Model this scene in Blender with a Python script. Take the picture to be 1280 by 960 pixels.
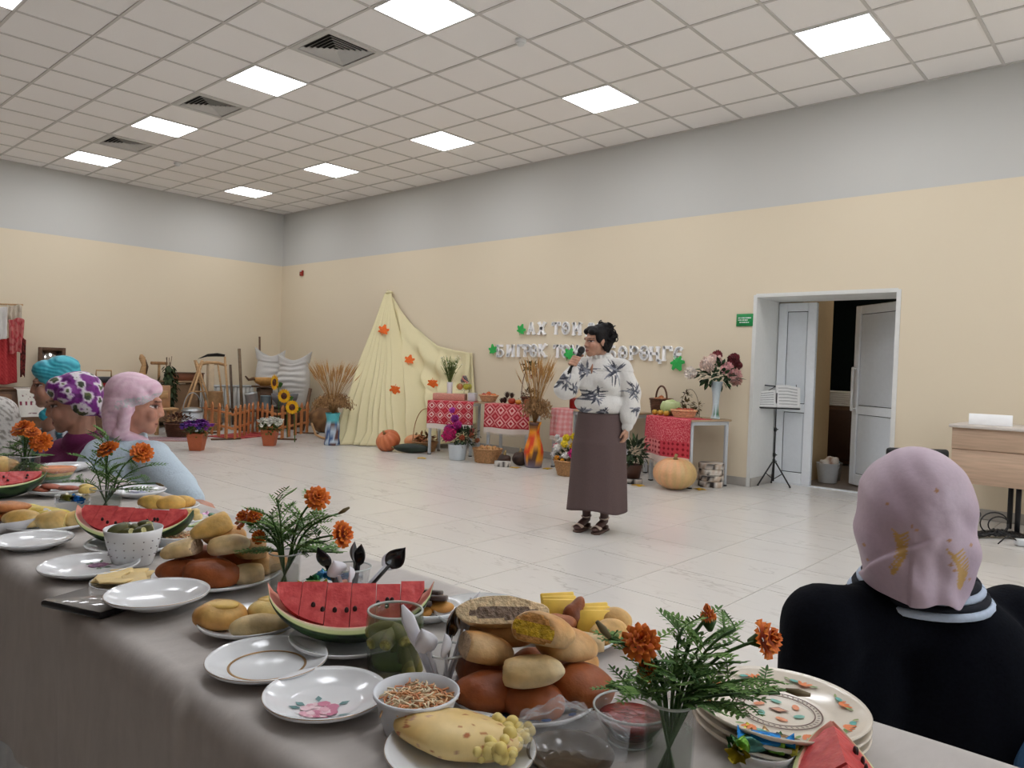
import bpy, bmesh, math, random
from mathutils import Vector, Matrix, Euler, noise
for _o in list(bpy.data.objects): bpy.data.objects.remove(_o)
SC = bpy.context.scene; COL = SC.collection
R_ = math.radians
# ------------------------------------------------------------------ camera (solved from the 0.6 m ceiling grid)
F_PX = 925.49; YAW, PITCH, ROLL = 0.73222, -0.02238, 0.03478
CAM = Vector((12.997, -7.684, 1.2))
FW = Vector((-math.sin(YAW)*math.cos(PITCH), math.cos(YAW)*math.cos(PITCH), math.sin(PITCH)))
_r0 = Vector((math.cos(YAW), math.sin(YAW), 0)); _u0 = _r0.cross(FW)
RT = _r0*math.cos(ROLL) + _u0*math.sin(ROLL); UP = _u0*math.cos(ROLL) - _r0*math.sin(ROLL)
cd = bpy.data.cameras.new('camera'); cam = bpy.data.objects.new('camera', cd); COL.objects.link(cam)
cd.sensor_width = 36; cd.lens = 36*F_PX/1280; cd.clip_start = 0.05; cd.clip_end = 100
mw = Matrix((RT, UP, -FW)).transposed().to_4x4(); mw.translation = CAM; cam.matrix_world = mw
SC.camera = cam
# ------------------------------------------------------------------ world and exposure
w = bpy.data.worlds.new('world'); SC.world = w; w.use_nodes = True
w.node_tree.nodes['Background'].inputs[0].default_value = (.75, .82, .9, 1)
w.node_tree.nodes['Background'].inputs[1].default_value = 4.5
SC.view_settings.view_transform = 'Standard'; SC.view_settings.look = 'None'
SC.view_settings.gamma = 1; SC.view_settings.use_curve_mapping = False
SC.view_settings.exposure = 0.37
PANEL_W = 13          # emission strength of the ceiling LED panels
# pixel -> place (a pixel is only a direction; the second argument is the surface it touches)
def ray(x, y): return FW + RT*((x-640)/F_PX) - UP*((y-480)/F_PX)
def onz(x, y, z): d = ray(x, y); return CAM + d*((z-CAM.z)/d.z)
def ony(x, y, Y): d = ray(x, y); return CAM + d*((Y-CAM.y)/d.y)
def onx(x, y, X): d = ray(x, y); return CAM + d*((X-CAM.x)/d.x)
def at(x, y, dep): return CAM + ray(x, y)*dep
def PX(p):
    d = Vector(p)-CAM; z = d.dot(FW); return (640+F_PX*d.dot(RT)/z, 480-F_PX*d.dot(UP)/z, z)
# ------------------------------------------------------------------ helpers
def lin(c):
    return tuple(((v/255)/12.92 if v/255 <= .04045 else ((v/255+.055)/1.055)**2.4) for v in c[:3])
_M = {}
def mat(name, col=(200,200,200), rough=.55, var=.08, scale=25, bump=0, metal=0, trans=0, ior=1.45, spec=.5, stretch=(1,1,1), col2=None, emit=0, alpha=1, sss=0, painted=False):
    if name in _M: return _M[name]
    m = bpy.data.materials.new(name); m.use_nodes = True; nt = m.node_tree; N = nt.nodes; L = nt.links
    b = N['Principled BSDF']; c = lin(col)
    tc = N.new('ShaderNodeTexCoord'); mp = N.new('ShaderNodeMapping'); mp.inputs['Scale'].default_value = stretch
    L.new(tc.outputs['Object'], mp.inputs[0])
    nz = N.new('ShaderNodeTexNoise'); nz.inputs['Scale'].default_value = scale; nz.inputs['Detail'].default_value = 4
    L.new(mp.outputs[0], nz.inputs['Vector'])
    if painted:
        a = N.new('ShaderNodeAttribute'); a.attribute_name = 'Col'
        hs = N.new('ShaderNodeMix'); hs.data_type = 'RGBA'; hs.blend_type = 'MULTIPLY'; hs.inputs[0].default_value = 1
        rp = N.new('ShaderNodeValToRGB'); rp.color_ramp.elements[0].color = (1-var,)*3+(1,); rp.color_ramp.elements[1].color = (1+var*.4,)*3+(1,)
        rp.color_ramp.elements[0].position = .3; rp.color_ramp.elements[1].position = .7
        L.new(nz.outputs[0], rp.inputs[0]); L.new(a.outputs['Color'], hs.inputs[6]); L.new(rp.outputs[0], hs.inputs[7])
        L.new(hs.outputs[2], b.inputs['Base Color'])
    else:
        rp = N.new('ShaderNodeValToRGB'); e = rp.color_ramp.elements
        e[0].position = .3; e[1].position = .7
        e[0].color = tuple(max(0, v*(1-var)) for v in c)+(1,)
        e[1].color = (tuple(min(1, v*(1+var)) for v in c) if col2 is None else lin(col2))+(1,)
        L.new(nz.outputs[0], rp.inputs[0]); L.new(rp.outputs[0], b.inputs['Base Color'])
        if emit:
            b.inputs['Emission Color'].default_value = c+(1,); b.inputs['Emission Strength'].default_value = emit
    b.inputs['Roughness'].default_value = rough; b.inputs['Metallic'].default_value = metal
    b.inputs['Transmission Weight'].default_value = trans; b.inputs['IOR'].default_value = ior
    b.inputs['Specular IOR Level'].default_value = spec; b.inputs['Alpha'].default_value = alpha
    if sss: b.inputs['Subsurface Weight'].default_value = sss; b.inputs['Subsurface Radius'].default_value = (.01, .004, .003)
    if bump:
        bp = N.new('ShaderNodeBump'); bp.inputs['Strength'].default_value = bump; bp.inputs['Distance'].default_value = .01
        L.new(nz.outputs[0], bp.inputs['Height']); L.new(bp.outputs[0], b.inputs['Normal'])
    _M[name] = m; return m
def pmat(name, rough=.7, var=.12, scale=60, bump=.1, **k): return mat(name, (128,128,128), rough, var, scale, bump, painted=True, **k)
def glass(name, col=(245,250,248), rough=.02, ior=1.35): 
    return mat(name, col, rough, .0, 5, trans=1, ior=ior)

def rotm(r):
    if r is None: return Matrix.Identity(3)
    if isinstance(r, Matrix): return r.to_3x3()
    if isinstance(r, (int, float)): return Matrix.Rotation(r, 3, 'Z')
    return Euler(r).to_matrix()
class MB:
    def __init__(s): s.v = []; s.f = []; s.m = []; s.uv = []; s.c = []; s.T = None
    def add(s, V, Fs, mi=0, col=None, uv=None):
        b = len(s.v)
        for i, p in enumerate(V):
            p = Vector(p)
            if s.T is not None: p = s.T @ p
            s.v.append(p); s.uv.append(uv[i] if uv else (0, 0))
            cc = col(p) if callable(col) else (col[i] if isinstance(col, list) else col)
            s.c.append(cc)
        for f in Fs: s.f.append(tuple(b+i for i in f)); s.m.append(mi)
        return s
    def box(s, c, d, r=None, mi=0, col=None):
        M = rotm(r); c = Vector(c); V = []
        for x in (-.5, .5):
            for y in (-.5, .5):
                for z in (-.5, .5): V.append(c + M @ Vector((x*d[0], y*d[1], z*d[2])))
        return s.add(V, [(0,1,3,2),(4,6,7,5),(0,4,5,1),(2,3,7,6),(0,2,6,4),(1,5,7,3)], mi, col)
    def rbox(s, c, d, b=.01, seg=2, r=None, mi=0, col=None):
        bm = bmesh.new(); bmesh.ops.create_cube(bm, size=1)
        for v in bm.verts: v.co = Vector((v.co.x*d[0], v.co.y*d[1], v.co.z*d[2]))
        bmesh.ops.bevel(bm, geom=list(bm.edges), offset=min(b, min(d)*.49), segments=seg, profile=.5, affect='EDGES')
        M = rotm(r); c = Vector(c); bm.verts.index_update()
        V = [c + M @ v.co for v in bm.verts]; Fs = [tuple(v.index for v in f.verts) for f in bm.faces]; bm.free()
        return s.add(V, Fs, mi, col)
    def tube(s, pts, r, n=8, mi=0, col=None, cap=True, flat=1):
        pts = [Vector(p) for p in pts]; k = len(pts)
        rr = [r]*k if isinstance(r, (int, float)) else list(r)
        V = []; Fs = []; up = None
        for i, p in enumerate(pts):
            d = (pts[min(i+1, k-1)] - pts[max(i-1, 0)])
            d = d.normalized() if d.length > 1e-9 else Vector((0,0,1))
            if up is None: up = d.orthogonal().normalized()
            up = (up - d*up.dot(d)); up = up.normalized() if up.length > 1e-6 else d.orthogonal().normalized()
            sd = d.cross(up)
            for j in range(n):
                a = 2*math.pi*j/n; V.append(p + up*(rr[i]*math.cos(a)) + sd*(rr[i]*flat*math.sin(a)))
        for i in range(k-1):
            for j in range(n):
                a = i*n+j; b = i*n+(j+1) % n; Fs.append((a, b, b+n, a+n))
        if cap: Fs.append(tuple(range(n-1, -1, -1))); Fs.append(tuple((k-1)*n+j for j in range(n)))
        return s.add(V, Fs, mi, col)
    def lathe(s, prof, n=24, c=(0,0,0), mi=0, col=None, r=None, sx=1, sy=1, cap0=True, cap1=False, wob=None):
        M = rotm(r); c = Vector(c); V = []; Fs = []
        for i, (rad, z) in enumerate(prof):
            for j in range(n):
                a = 2*math.pi*j/n; q = rad*(wob(a, i) if wob else 1)
                V.append(c + M @ Vector((q*math.cos(a)*sx, q*math.sin(a)*sy, z)))
        for i in range(len(prof)-1):
            for j in range(n):
                a = i*n+j; b = i*n+(j+1) % n; Fs.append((a, b, b+n, a+n))
        if cap0: Fs.append(tuple(range(n-1, -1, -1)))
        if cap1: Fs.append(tuple((len(prof)-1)*n+j for j in range(n)))
        return s.add(V, Fs, mi, col)
    def ell(s, c, d, nu=12, nv=8, r=None, mi=0, col=None, f=None):
        M = rotm(r); c = Vector(c); V = [c + M @ Vector((0,0,-d[2]))]; Fs = []
        for i in range(1, nv):
            t = -math.pi/2+math.pi*i/nv
            for j in range(nu):
                a = 2*math.pi*j/nu; V.append(c + M @ Vector((d[0]*math.cos(t)*math.cos(a), d[1]*math.cos(t)*math.sin(a), d[2]*math.sin(t))))
        V.append(c + M @ Vector((0,0,d[2])))
        if f: V = [f(p) for p in V]
        for j in range(nu): Fs.append((0, 1+(j+1) % nu, 1+j))
        for i in range(nv-2):
            for j in range(nu):
                a = 1+i*nu+j; b = 1+i*nu+(j+1) % nu; Fs.append((a, b, b+nu, a+nu))
        e = len(V)-1; o = 1+(nv-2)*nu
        for j in range(nu): Fs.append((e, o+j, o+(j+1) % nu))
        return s.add(V, Fs, mi, col)
    def prism(s, poly, T, h, mi=0, col=None):
        n = len(poly); V = [T @ Vector((x, y, 0)) for x, y in poly]+[T @ Vector((x, y, h)) for x, y in poly]
        Fs = [tuple(range(n-1, -1, -1)), tuple(range(n, 2*n))]+[(i, (i+1) % n, n+(i+1) % n, n+i) for i in range(n)]
        return s.add(V, Fs, mi, col)
    def sheet(s, fn, nu, nv, mi=0, cf=None, closed=False):
        V = []; uv = []; Fs = []; cols = []; w = nu if closed else nu+1
        for j in range(nv+1):
            for i in range(w):
                u, v = i/nu, j/nv; p = fn(u, v); V.append(p); uv.append((u, v))
                cols.append(cf(u, v) if cf else None)
        for j in range(nv):
            for i in range(nu):
                a = j*w+i; b = j*w+(i+1) % w; Fs.append((a, b, b+w, a+w))
        return s.add(V, Fs, mi, cols, uv)
    def build(s, name, m, parent=None, smooth=True, solid=0, sub=0, loc=None):
        me = bpy.data.meshes.new(name); me.from_pydata([tuple(p) for p in s.v], [], s.f)
        for q in (m if isinstance(m, (list, tuple)) else [m]): me.materials.append(q)
        me.polygons.foreach_set('material_index', s.m); me.polygons.foreach_set('use_smooth', [smooth]*len(s.f))
        if any(c is not None for c in s.c):
            a = me.color_attributes.new('Col', 'FLOAT_COLOR', 'POINT')
            d = []
            for c in s.c: d += (list(lin(c)) if c is not None else [.8, .8, .8])+[1]
            a.data.foreach_set('color', d)
        if any(u != (0, 0) for u in s.uv):
            ul = me.uv_layers.new(name='UVMap')
            for l in me.loops: ul.data[l.index].uv = s.uv[l.vertex_index]
        me.update()
        o = bpy.data.objects.new(name, me); COL.objects.link(o)
        if parent: o.parent = parent
        if loc is not None: o.location = loc
        if solid: q = o.modifiers.new('solid', 'SOLIDIFY'); q.thickness = solid; q.offset = 0
        if sub: q = o.modifiers.new('sub', 'SUBSURF'); q.levels = q.render_levels = sub
        return o
def tag(o, label, cat, group=None, kind=None):
    if label: o['label'] = label
    if cat: o['category'] = cat
    if group: o['group'] = group
    if kind: o['kind'] = kind
    return o
def thing(name, label, cat, loc=(0,0,0), rz=0, group=None):
    o = bpy.data.objects.new(name, None); COL.objects.link(o); o.empty_display_size = .05
    o.location = loc; o.rotation_euler = rz if isinstance(rz, (tuple, Euler)) else (0, 0, rz)
    return tag(o, label, cat, group)
def struct(o): o['kind'] = 'structure'; return o
def stuff(o): o['kind'] = 'stuff'; return o
def copy_tree(o, parent=None, **k):
    c = o.copy(); COL.objects.link(c); c.parent = parent
    for q, v in k.items(): c[q] = v
    for ch in list(o.children): copy_tree(ch, c)
    return c
def lerp(a, b, t): return a+(b-a)*t
def mixc(a, b, t): t = max(0, min(1, t)); return tuple(a[i]+(b[i]-a[i])*t for i in range(3))
def nz(p, s=1): return noise.noise(Vector(p)*s)
def bez(a, b, c, n=8):
    a, b, c = Vector(a), Vector(b), Vector(c)
    return [a*(1-t)**2+b*2*t*(1-t)+c*t*t for t in [i/n for i in range(n+1)]]
def leaf_blade(mb, p, d, L, W, up=Vector((0,0,1)), mi=0, col=None, bend=.2):
    d = Vector(d).normalized(); sd = d.cross(up); sd = sd.normalized() if sd.length > 1e-4 else d.orthogonal().normalized()
    n = sd.cross(d); p = Vector(p)
    V = [p, p+d*L*.35+sd*W*.5+n*bend*L*.12, p+d*L*.4-n*bend*L*.02, p+d*L*.35-sd*W*.5+n*bend*L*.12, p+d*L*.75+sd*W*.33, p+d*L*.75-sd*W*.33, p+d*L-n*bend*L*.3]
    mb.add(V, [(0,2,1),(0,3,2),(1,2,4),(2,3,5),(2,6,4),(2,5,6)], mi, col)
def remeshed(mb, voxel, smooth=3, fac=.5):
    me = bpy.data.meshes.new('tmp'); me.from_pydata([tuple(p) for p in mb.v], [], mb.f)
    o = bpy.data.objects.new('tmp', me); COL.objects.link(o)
    q = o.modifiers.new('r', 'REMESH'); q.mode = 'VOXEL'; q.voxel_size = voxel; q.use_smooth_shade = True
    if smooth: q = o.modifiers.new('s', 'SMOOTH'); q.iterations = smooth; q.factor = fac
    dg = bpy.context.evaluated_depsgraph_get(); ev = o.evaluated_get(dg); out = bpy.data.meshes.new_from_object(ev, depsgraph=dg)
    bpy.data.objects.remove(o); bpy.data.meshes.remove(me); return out
def blob(name, prims, m, parent=None, voxel=.012, smooth=3, cf=None, fac=.5, warp=None):
    mb = MB()
    for p in prims:
        if p[0] == 'c':
            a, b = Vector(p[1]), Vector(p[2]); r0, r1 = p[3], p[4]
            mb.ell(a, (r0,)*3, 14, 10); mb.ell(b, (r1,)*3, 14, 10); mb.tube([a, b], [r0, r1], 14)
        else: mb.ell(p[1], p[2], 18, 12, p[3] if len(p) > 3 else None)
    me = remeshed(mb, voxel, smooth, fac); me.name = name
    if warp:
        for v in me.vertices: v.co = warp(v.co.copy())
    for q in (m if isinstance(m, (list, tuple)) else [m]): me.materials.append(q)
    me.polygons.foreach_set('use_smooth', [True]*len(me.polygons))
    me.polygons.foreach_set('material_index', [0]*len(me.polygons))
    if cf:
        a = me.color_attributes.new('Col', 'FLOAT_COLOR', 'POINT'); d = []
        for v in me.vertices: d += list(lin(cf(v.co)))+[1]
        a.data.foreach_set('color', d)
    o = bpy.data.objects.new(name, me); COL.objects.link(o)
    if parent: o.parent = parent
    return o
RND = random.Random(7)
PAINT = pmat('painted_matte', .75, .10, 90, .08); PAINT_S = pmat('painted_satin', .38, .08, 60, .05); CLOTHP = pmat('painted_cloth', .9, .10, 160, .15)
CERAM = mat('white_ceramic', (232,234,236), .12, .02, 8); WHITE_MET = mat('white_metal', (205,208,210), .4, .03); BLACK = mat('black_plastic', (22,22,24), .35, .1)
GREEN = mat('stem_green', (58,92,40), .6, .25, 40); GLASS = mat('clear_glass', (120,130,126), .03, 0, alpha=.14, spec=1); CHROME = mat('chrome', (200,200,205), .15, .02, metal=1)
WOOD_L = mat('light_wood', (188,150,106), .6, .2, 12, .1, stretch=(1,1,8)); WOOD_D = mat('dark_wood', (96,70,50), .65, .25, 12, .1, stretch=(1,1,8)); WOOD_O = mat('orange_wood', (190,122,72), .6, .18, 14, .1, stretch=(1,1,6))
WICKER = mat('wicker', (176,132,88), .7, .3, 60, .4); WICKER_D = mat('dark_wicker', (92,56,36), .65, .3, 60, .4); TERRA = mat('terracotta_plastic', (176,92,56), .55, .06)
PINE = mat('straw', (196,160,100), .8, .25, 40)
# ------------------------------------------------------------------ the room
RX0, RX1, RY0, RY1, RH = 0.0, 16.8, -8.6, 0.0, 4.0
def wall_mat(name):
    m = bpy.data.materials.new(name); m.use_nodes = True; nt = m.node_tree; N = nt.nodes; L = nt.links; b = N['Principled BSDF']
    g = N.new('ShaderNodeNewGeometry'); sx = N.new('ShaderNodeSeparateXYZ'); L.new(g.outputs['Position'], sx.inputs[0])
    gt = N.new('ShaderNodeMath'); gt.operation = 'GREATER_THAN'; gt.inputs[1].default_value = 3.0; L.new(sx.outputs[2], gt.inputs[0])
    mx = N.new('ShaderNodeMix'); mx.data_type = 'RGBA'; L.new(gt.outputs[0], mx.inputs[0])
    mx.inputs[6].default_value = lin((228,214,188))+(1,); mx.inputs[7].default_value = lin((203,202,197))+(1,)
    n = N.new('ShaderNodeTexNoise'); n.inputs['Scale'].default_value = 160; L.new(g.outputs['Position'], n.inputs['Vector'])
    bp = N.new('ShaderNodeBump'); bp.inputs['Strength'].default_value = .05; L.new(n.outputs[0], bp.inputs['Height']); L.new(bp.outputs[0], b.inputs['Normal'])
    L.new(mx.outputs[2], b.inputs['Base Color']); b.inputs['Roughness'].default_value = .75; return m
WALLM = wall_mat('two_tone_wall_paint')
FRAME_PVC = mat('window_pvc', (232,234,236), .35, .02); WHITE_P = mat('white_reveal_paint', (226,226,222), .6, .02)
DX0, DX1, DZ = 9.585, 10.985, 2.055
NICHE = .62
def wall(name, boxes, m=WALLM):
    mb = MB()
    for c, d in boxes: mb.box(c, d)
    return struct(mb.build(name, m, smooth=False))
wall('wall_back', [((DX0/2-.1, .31, RH/2), (DX0+.2, NICHE, RH)), (((DX1+RX1)/2, .31, RH/2), (RX1-DX1, NICHE, RH)), (((DX0+DX1)/2, .31, (DZ+RH)/2), (DX1-DX0, NICHE, RH-DZ))])
wall('wall_left', [((-.1, (RY0+RY1)/2, RH/2), (.2, RY1-RY0, RH))])
WIN = [(-6.4,-4.8),(-4.0,-2.4)]; WZ0, WZ1 = .95, 3.0
_b = [((RX1+.1, (RY0+RY1)/2, WZ0/2), (.2, RY1-RY0, WZ0)), ((RX1+.1, (RY0+RY1)/2, (WZ1+RH)/2), (.2, RY1-RY0, RH-WZ1))]
_e = [RY0]+[v for w_ in WIN for v in w_]+[RY1]
for _i in range(0, len(_e), 2): _b.append(((RX1+.1, (_e[_i]+_e[_i+1])/2, (WZ0+WZ1)/2), (.2, _e[_i+1]-_e[_i], WZ1-WZ0)))
wall('wall_right', _b)
for _i, (a, b) in enumerate(WIN):
    wn = struct(MB().box((RX1+.1, (a+b)/2, (WZ0+WZ1)/2), (.006, b-a, WZ1-WZ0)).build('window_%d' % (_i+1), mat('window_pane', (240,246,250), .05, 0, alpha=.08), smooth=False))
    for y in (a+.03, (a+b)/2, b-.03): MB().rbox((RX1+.1, y, (WZ0+WZ1)/2), (.06, .06, WZ1-WZ0), .005, 1).build('window_frame', FRAME_PVC, wn)
    for z in (WZ0+.03, WZ1-.03): MB().rbox((RX1+.1, (a+b)/2, z), (.058, b-a, .06), .005, 1).build('window_frame', FRAME_PVC, wn)
    MB().rbox((RX1-.08, (a+b)/2, WZ0-.012), (.3, b-a+.1, .03), .006, 1).build('window_sill', FRAME_PVC, wn)
wall('wall_front', [(((RX0+RX1)/2, RY0-.1, RH/2), (RX1, .2, RH))], mat('brown_rear_wall', (104,92,84), .8, .05))  # unseen wall, set close and dark to dim the cloth's near side
# door reveal lining and casing
mb = MB(); q = .012
mb.box((DX0+q/2, .30, DZ/2), (q, .62, DZ)); mb.box((DX1-q/2, .30, DZ/2), (q, .62, DZ)); mb.box(((DX0+DX1)/2, .30, DZ-q/2), (DX1-DX0-2*q, .62, q))
mb.box((DX0-.012, -.004, DZ/2), (.03, .012, DZ+.03)); mb.box((DX1+.012, -.004, DZ/2), (.03, .012, DZ+.03)); mb.box(((DX0+DX1)/2, -.004, DZ+.012), (DX1-DX0, .012, .03))
struct(mb.build('trim_1', WHITE_P, smooth=False))
# --- floor: slab + 0.6 m marble tiles with grout joints
def marble():
    m = bpy.data.materials.new('marble_tile'); m.use_nodes = True; nt = m.node_tree; N = nt.nodes; L = nt.links; b = N['Principled BSDF']
    g = N.new('ShaderNodeNewGeometry'); oi = N.new('ShaderNodeObjectInfo')
    mp = N.new('ShaderNodeMapping'); mp.inputs['Scale'].default_value = (.9, 3.2, 1); mp.inputs['Rotation'].default_value = (0, 0, .22)
    ad = N.new('ShaderNodeVectorMath'); ad.operation = 'ADD'; sc = N.new('ShaderNodeVectorMath'); sc.operation = 'SCALE'; sc.inputs['Scale'].default_value = 31
    cx = N.new('ShaderNodeCombineXYZ'); L.new(oi.outputs['Random'], cx.inputs[0]); L.new(oi.outputs['Random'], cx.inputs[1]); L.new(cx.outputs[0], sc.inputs[0])
    L.new(g.outputs['Position'], ad.inputs[0]); L.new(sc.outputs[0], ad.inputs[1]); L.new(ad.outputs[0], mp.inputs[0])
    n = N.new('ShaderNodeTexNoise'); n.inputs['Scale'].default_value = 1.5; n.inputs['Detail'].default_value = 4; n.inputs['Roughness'].default_value = .55; n.inputs['Distortion'].default_value = .35
    L.new(mp.outputs[0], n.inputs['Vector'])
    # thin veins where the noise crosses its middle
    sb = N.new('ShaderNodeMath'); sb.operation = 'SUBTRACT'; sb.inputs[1].default_value = .5; L.new(n.outputs[0], sb.inputs[0])
    ab = N.new('ShaderNodeMath'); ab.operation = 'ABSOLUTE'; L.new(sb.outputs[0], ab.inputs[0])
    rp = N.new('ShaderNodeValToRGB'); e = rp.color_ramp.elements; e[0].position = 0; e[0].color = lin((196,191,184))+(1,); e[1].position = .013; e[1].color = lin((217,213,207))+(1,)
    L.new(ab.outputs[0], rp.inputs[0])
    n2 = N.new('ShaderNodeTexNoise'); n2.inputs['Scale'].default_value = .9; L.new(mp.outputs[0], n2.inputs['Vector'])
    mx = N.new('ShaderNodeMix'); mx.data_type = 'RGBA'; mx.inputs[7].default_value = lin((217,213,207))+(1,)
    r2 = N.new('ShaderNodeValToRGB'); r2.color_ramp.elements[0].position = .42; r2.color_ramp.elements[1].position = .6; L.new(n2.outputs[0], r2.inputs[0])
    L.new(r2.outputs[0], mx.inputs[0]); L.new(rp.outputs[0], mx.inputs[6]); L.new(mx.outputs[2], b.inputs['Base Color'])
    b.inputs['Roughness'].default_value = .22; b.inputs['Specular IOR Level'].default_value = .45; return m
MARBLE = marble(); GROUT = mat('grout', (160,154,146), .9, .05)
fl = struct(MB().box(((RX0+RX1)/2, (RY0+.66)/2, -.03), (RX1-RX0, .66-RY0, .05)).build('floor', GROUT, smooth=False))
TS = .6; FX, FY = 10.10, -4.22; th = .008; gap = .004
def clip_tile(i, j, ox, oy, x0, x1, y0, y1):
    a, b = max(ox+i*TS, x0), min(ox+(i+1)*TS, x1); c, d = max(oy+j*TS, y0), min(oy+(j+1)*TS, y1)
    return (a, b, c, d) if b-a > .02 and d-c > .02 else None
def in_view(x, y, z):
    p = PX((x, y, z)); return p[2] > .2 and -40 < p[0] < 1320 and -40 < p[1] < 1000
full = {}
def tiles(parent, name, m, ox, oy, z0, z1, rng, skip=(), edge=.004, limit=298):
    x0, x1, y0, y1 = rng; L = []
    for i in range(-30, 30):
        for j in range(-30, 30):
            if (i, j) in skip: continue
            r = clip_tile(i, j, ox, oy, x0, x1, y0, y1)
            if not r: continue
            cx, cy = (r[0]+r[1])/2, (r[2]+r[3])/2; p = PX((cx, cy, z0))
            vis = any(in_view(a, b, z0) for a in r[:2] for b in r[2:])
            L.append((0 if vis else 1, p[2] if p[2] > 0 else 99, r))
    L.sort(key=lambda t: t[:2]); rest = MB()
    for k, (v, d, r) in enumerate(L):
        w, h = r[1]-r[0]-gap, r[3]-r[2]-gap; c = Vector(((r[0]+r[1])/2, (r[2]+r[3])/2, z0))
        if k < limit and v == 0:
            key = (name, round(w, 3), round(h, 3))
            if key not in full:
                mb = MB(); e = edge; H = (z1-z0)
                V = [(-w/2,-h/2,0),(w/2,-h/2,0),(w/2,h/2,0),(-w/2,h/2,0),(-w/2+e,-h/2+e,H),(w/2-e,-h/2+e,H),(w/2-e,h/2-e,H),(-w/2+e,h/2-e,H)]
                mb.add(V, [(0,1,5,4),(1,2,6,5),(2,3,7,6),(3,0,4,7),(4,5,6,7),(3,2,1,0)] if H > 0 else [(4,5,1,0),(5,6,2,1),(6,7,3,2),(7,4,0,3),(7,6,5,4),(0,1,2,3)])
                tmp = mb.build(name+'_proto', m, smooth=False); full[key] = tmp.data; bpy.data.objects.remove(tmp)
            o = bpy.data.objects.new(name, full[key]); COL.objects.link(o); o.location = c; o.parent = parent
        else: rest.box(c+Vector((0,0,(z1-z0)/2)), (w, h, abs(z1-z0)))
    if rest.v: stuff(rest.build(name+'_field', m, parent, smooth=False))
tiles(fl, 'floor_tile', MARBLE, FX, FY, -.005, 0, (RX0, RX1, RY0, 0), edge=.001)
# tiles in the door niche and the corridor behind it
mb = MB(); 
for i in range(-1, 3): mb.box((DX0+.3+i*.6, .31, -.0025), (.597, .6, .005)); 
stuff(mb.build('niche_tile', MARBLE, fl, smooth=False))
# skirting tiles on the back wall and in the reveal
BASEM = mat('grey_skirting_tile', (176,170,162), .3, .12, 3)
def skirting(name, a, b, out, n):
    root = struct(MB().box(((a[0]+b[0])/2+out[0]*.003, (a[1]+b[1])/2+out[1]*.003, .045), (abs(b[0]-a[0])+.006*abs(out[0]) , abs(b[1]-a[1])+.006*abs(out[1]), .09)).build(name, GROUT, smooth=False))
    for i in range(n):
        t0, t1 = i/n, (i+1)/n; p = Vector(a).lerp(Vector(b), (t0+t1)/2); L = ((b[0]-a[0])**2+(b[1]-a[1])**2)**.5/n-.004
        d = (L, .01, .092) if abs(out[1]) else (.01, L, .092)
        MB().rbox((p.x+out[0]*.01, p.y+out[1]*.01, .046), d, .003, 1).build('skirting_tile', BASEM, root, smooth=False)
skirting('baseboard_back', (0, 0, 0), (DX0-.03, 0, 0), (0, -1), 16)
skirting('baseboard_right', (DX1+.03, 0, 0), (RX1, 0, 0), (0, -1), 10)
skirting('baseboard_left', (0, RY0, 0), (0, RY1, 0), (1, 0), 17)
skirting('baseboard_door', (DX0+q, 0, 0), (DX0+q, .58, 0), (1, 0), 1)
# --- ceiling: T-bar grid with mineral tiles, LED panels and air grilles
CTILE = mat('mineral_ceiling_tile', (247,244,241), .9, .03, 220, .12); TBAR = mat('ceiling_t_bar', (205,201,196), .5, .02)
cl = struct(MB().box(((RX0+RX1)/2, (RY0+RY1)/2, RH+.06), (RX1-RX0, RY1-RY0, .04)).build('ceiling', CTILE, smooth=False))
CX, CY = 8.15, -1.71
lights = [(i, j) for i in (-12, -8, -4, 0, 4, 8, 12) for j in (0, -4, -8, -12)]
vents = [(-2, -4), (-6, -4), (-10, -4), (2, -4), (6, -4)]
mb = MB()
for i in range(-14, 15):
    x = CX+i*TS
    if RX0 < x < RX1: mb.box((x, (RY0+RY1)/2, RH-.002), (.024, RY1-RY0, .012))
for j in range(-15, 4):
    y = CY+j*TS
    if RY0 < y < RY1: mb.box(((RX0+RX1)/2, y, RH-.0025), (RX1-RX0, .024, .012))
mb.box((.012, (RY0+RY1)/2, RH-.003), (.024, RY1-RY0, .012)); mb.box(((RX0+RX1)/2, -.012, RH-.003), (RX1-RX0, .024, .012))
mb.build('grid_rail', TBAR, cl, smooth=False)
gap = .026
tiles(cl, 'ceiling_tile', CTILE, CX, CY, RH+.003, RH-.001, (RX0, RX1, RY0, RY1), skip=set(lights+vents), edge=.0)
gap = .004
LED = mat('led_diffuser', (248,250,255), .5, 0, emit=PANEL_W); FRAME_W = mat('panel_frame_white', (230,230,228), .4, .02)
proto = None
for (i, j) in lights:
    x, y = CX+(i+.5)*TS, CY+(j+.5)*TS
    if not (RX0+.3 < x < RX1-.2 and RY0+.3 < y): continue
    if proto is None:
        proto = thing('ceiling_light_panel', 'square white LED panel set into the tiled ceiling grid', 'ceiling light', (x, y, RH-.012), 0, 'LED panels in the ceiling')
        MB().box((0,0,.004), (.556, .556, .008)).build('diffuser', LED, proto, smooth=False)
        mb = MB()
        for s in (-1, 1): mb.box((s*.286, 0, .006), (.016, .588, .014)); mb.box((0, s*.286, .006), (.556, .016, .014))
        mb.build('frame', FRAME_W, proto, smooth=False)
    else: o = copy_tree(proto); o.location = (x, y, RH-.012)
GRILLE = mat('air_grille_white', (205,203,198), .45, .02); DARKV = mat('air_duct_dark', (28,26,24), .8, .1)
proto = None
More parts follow.
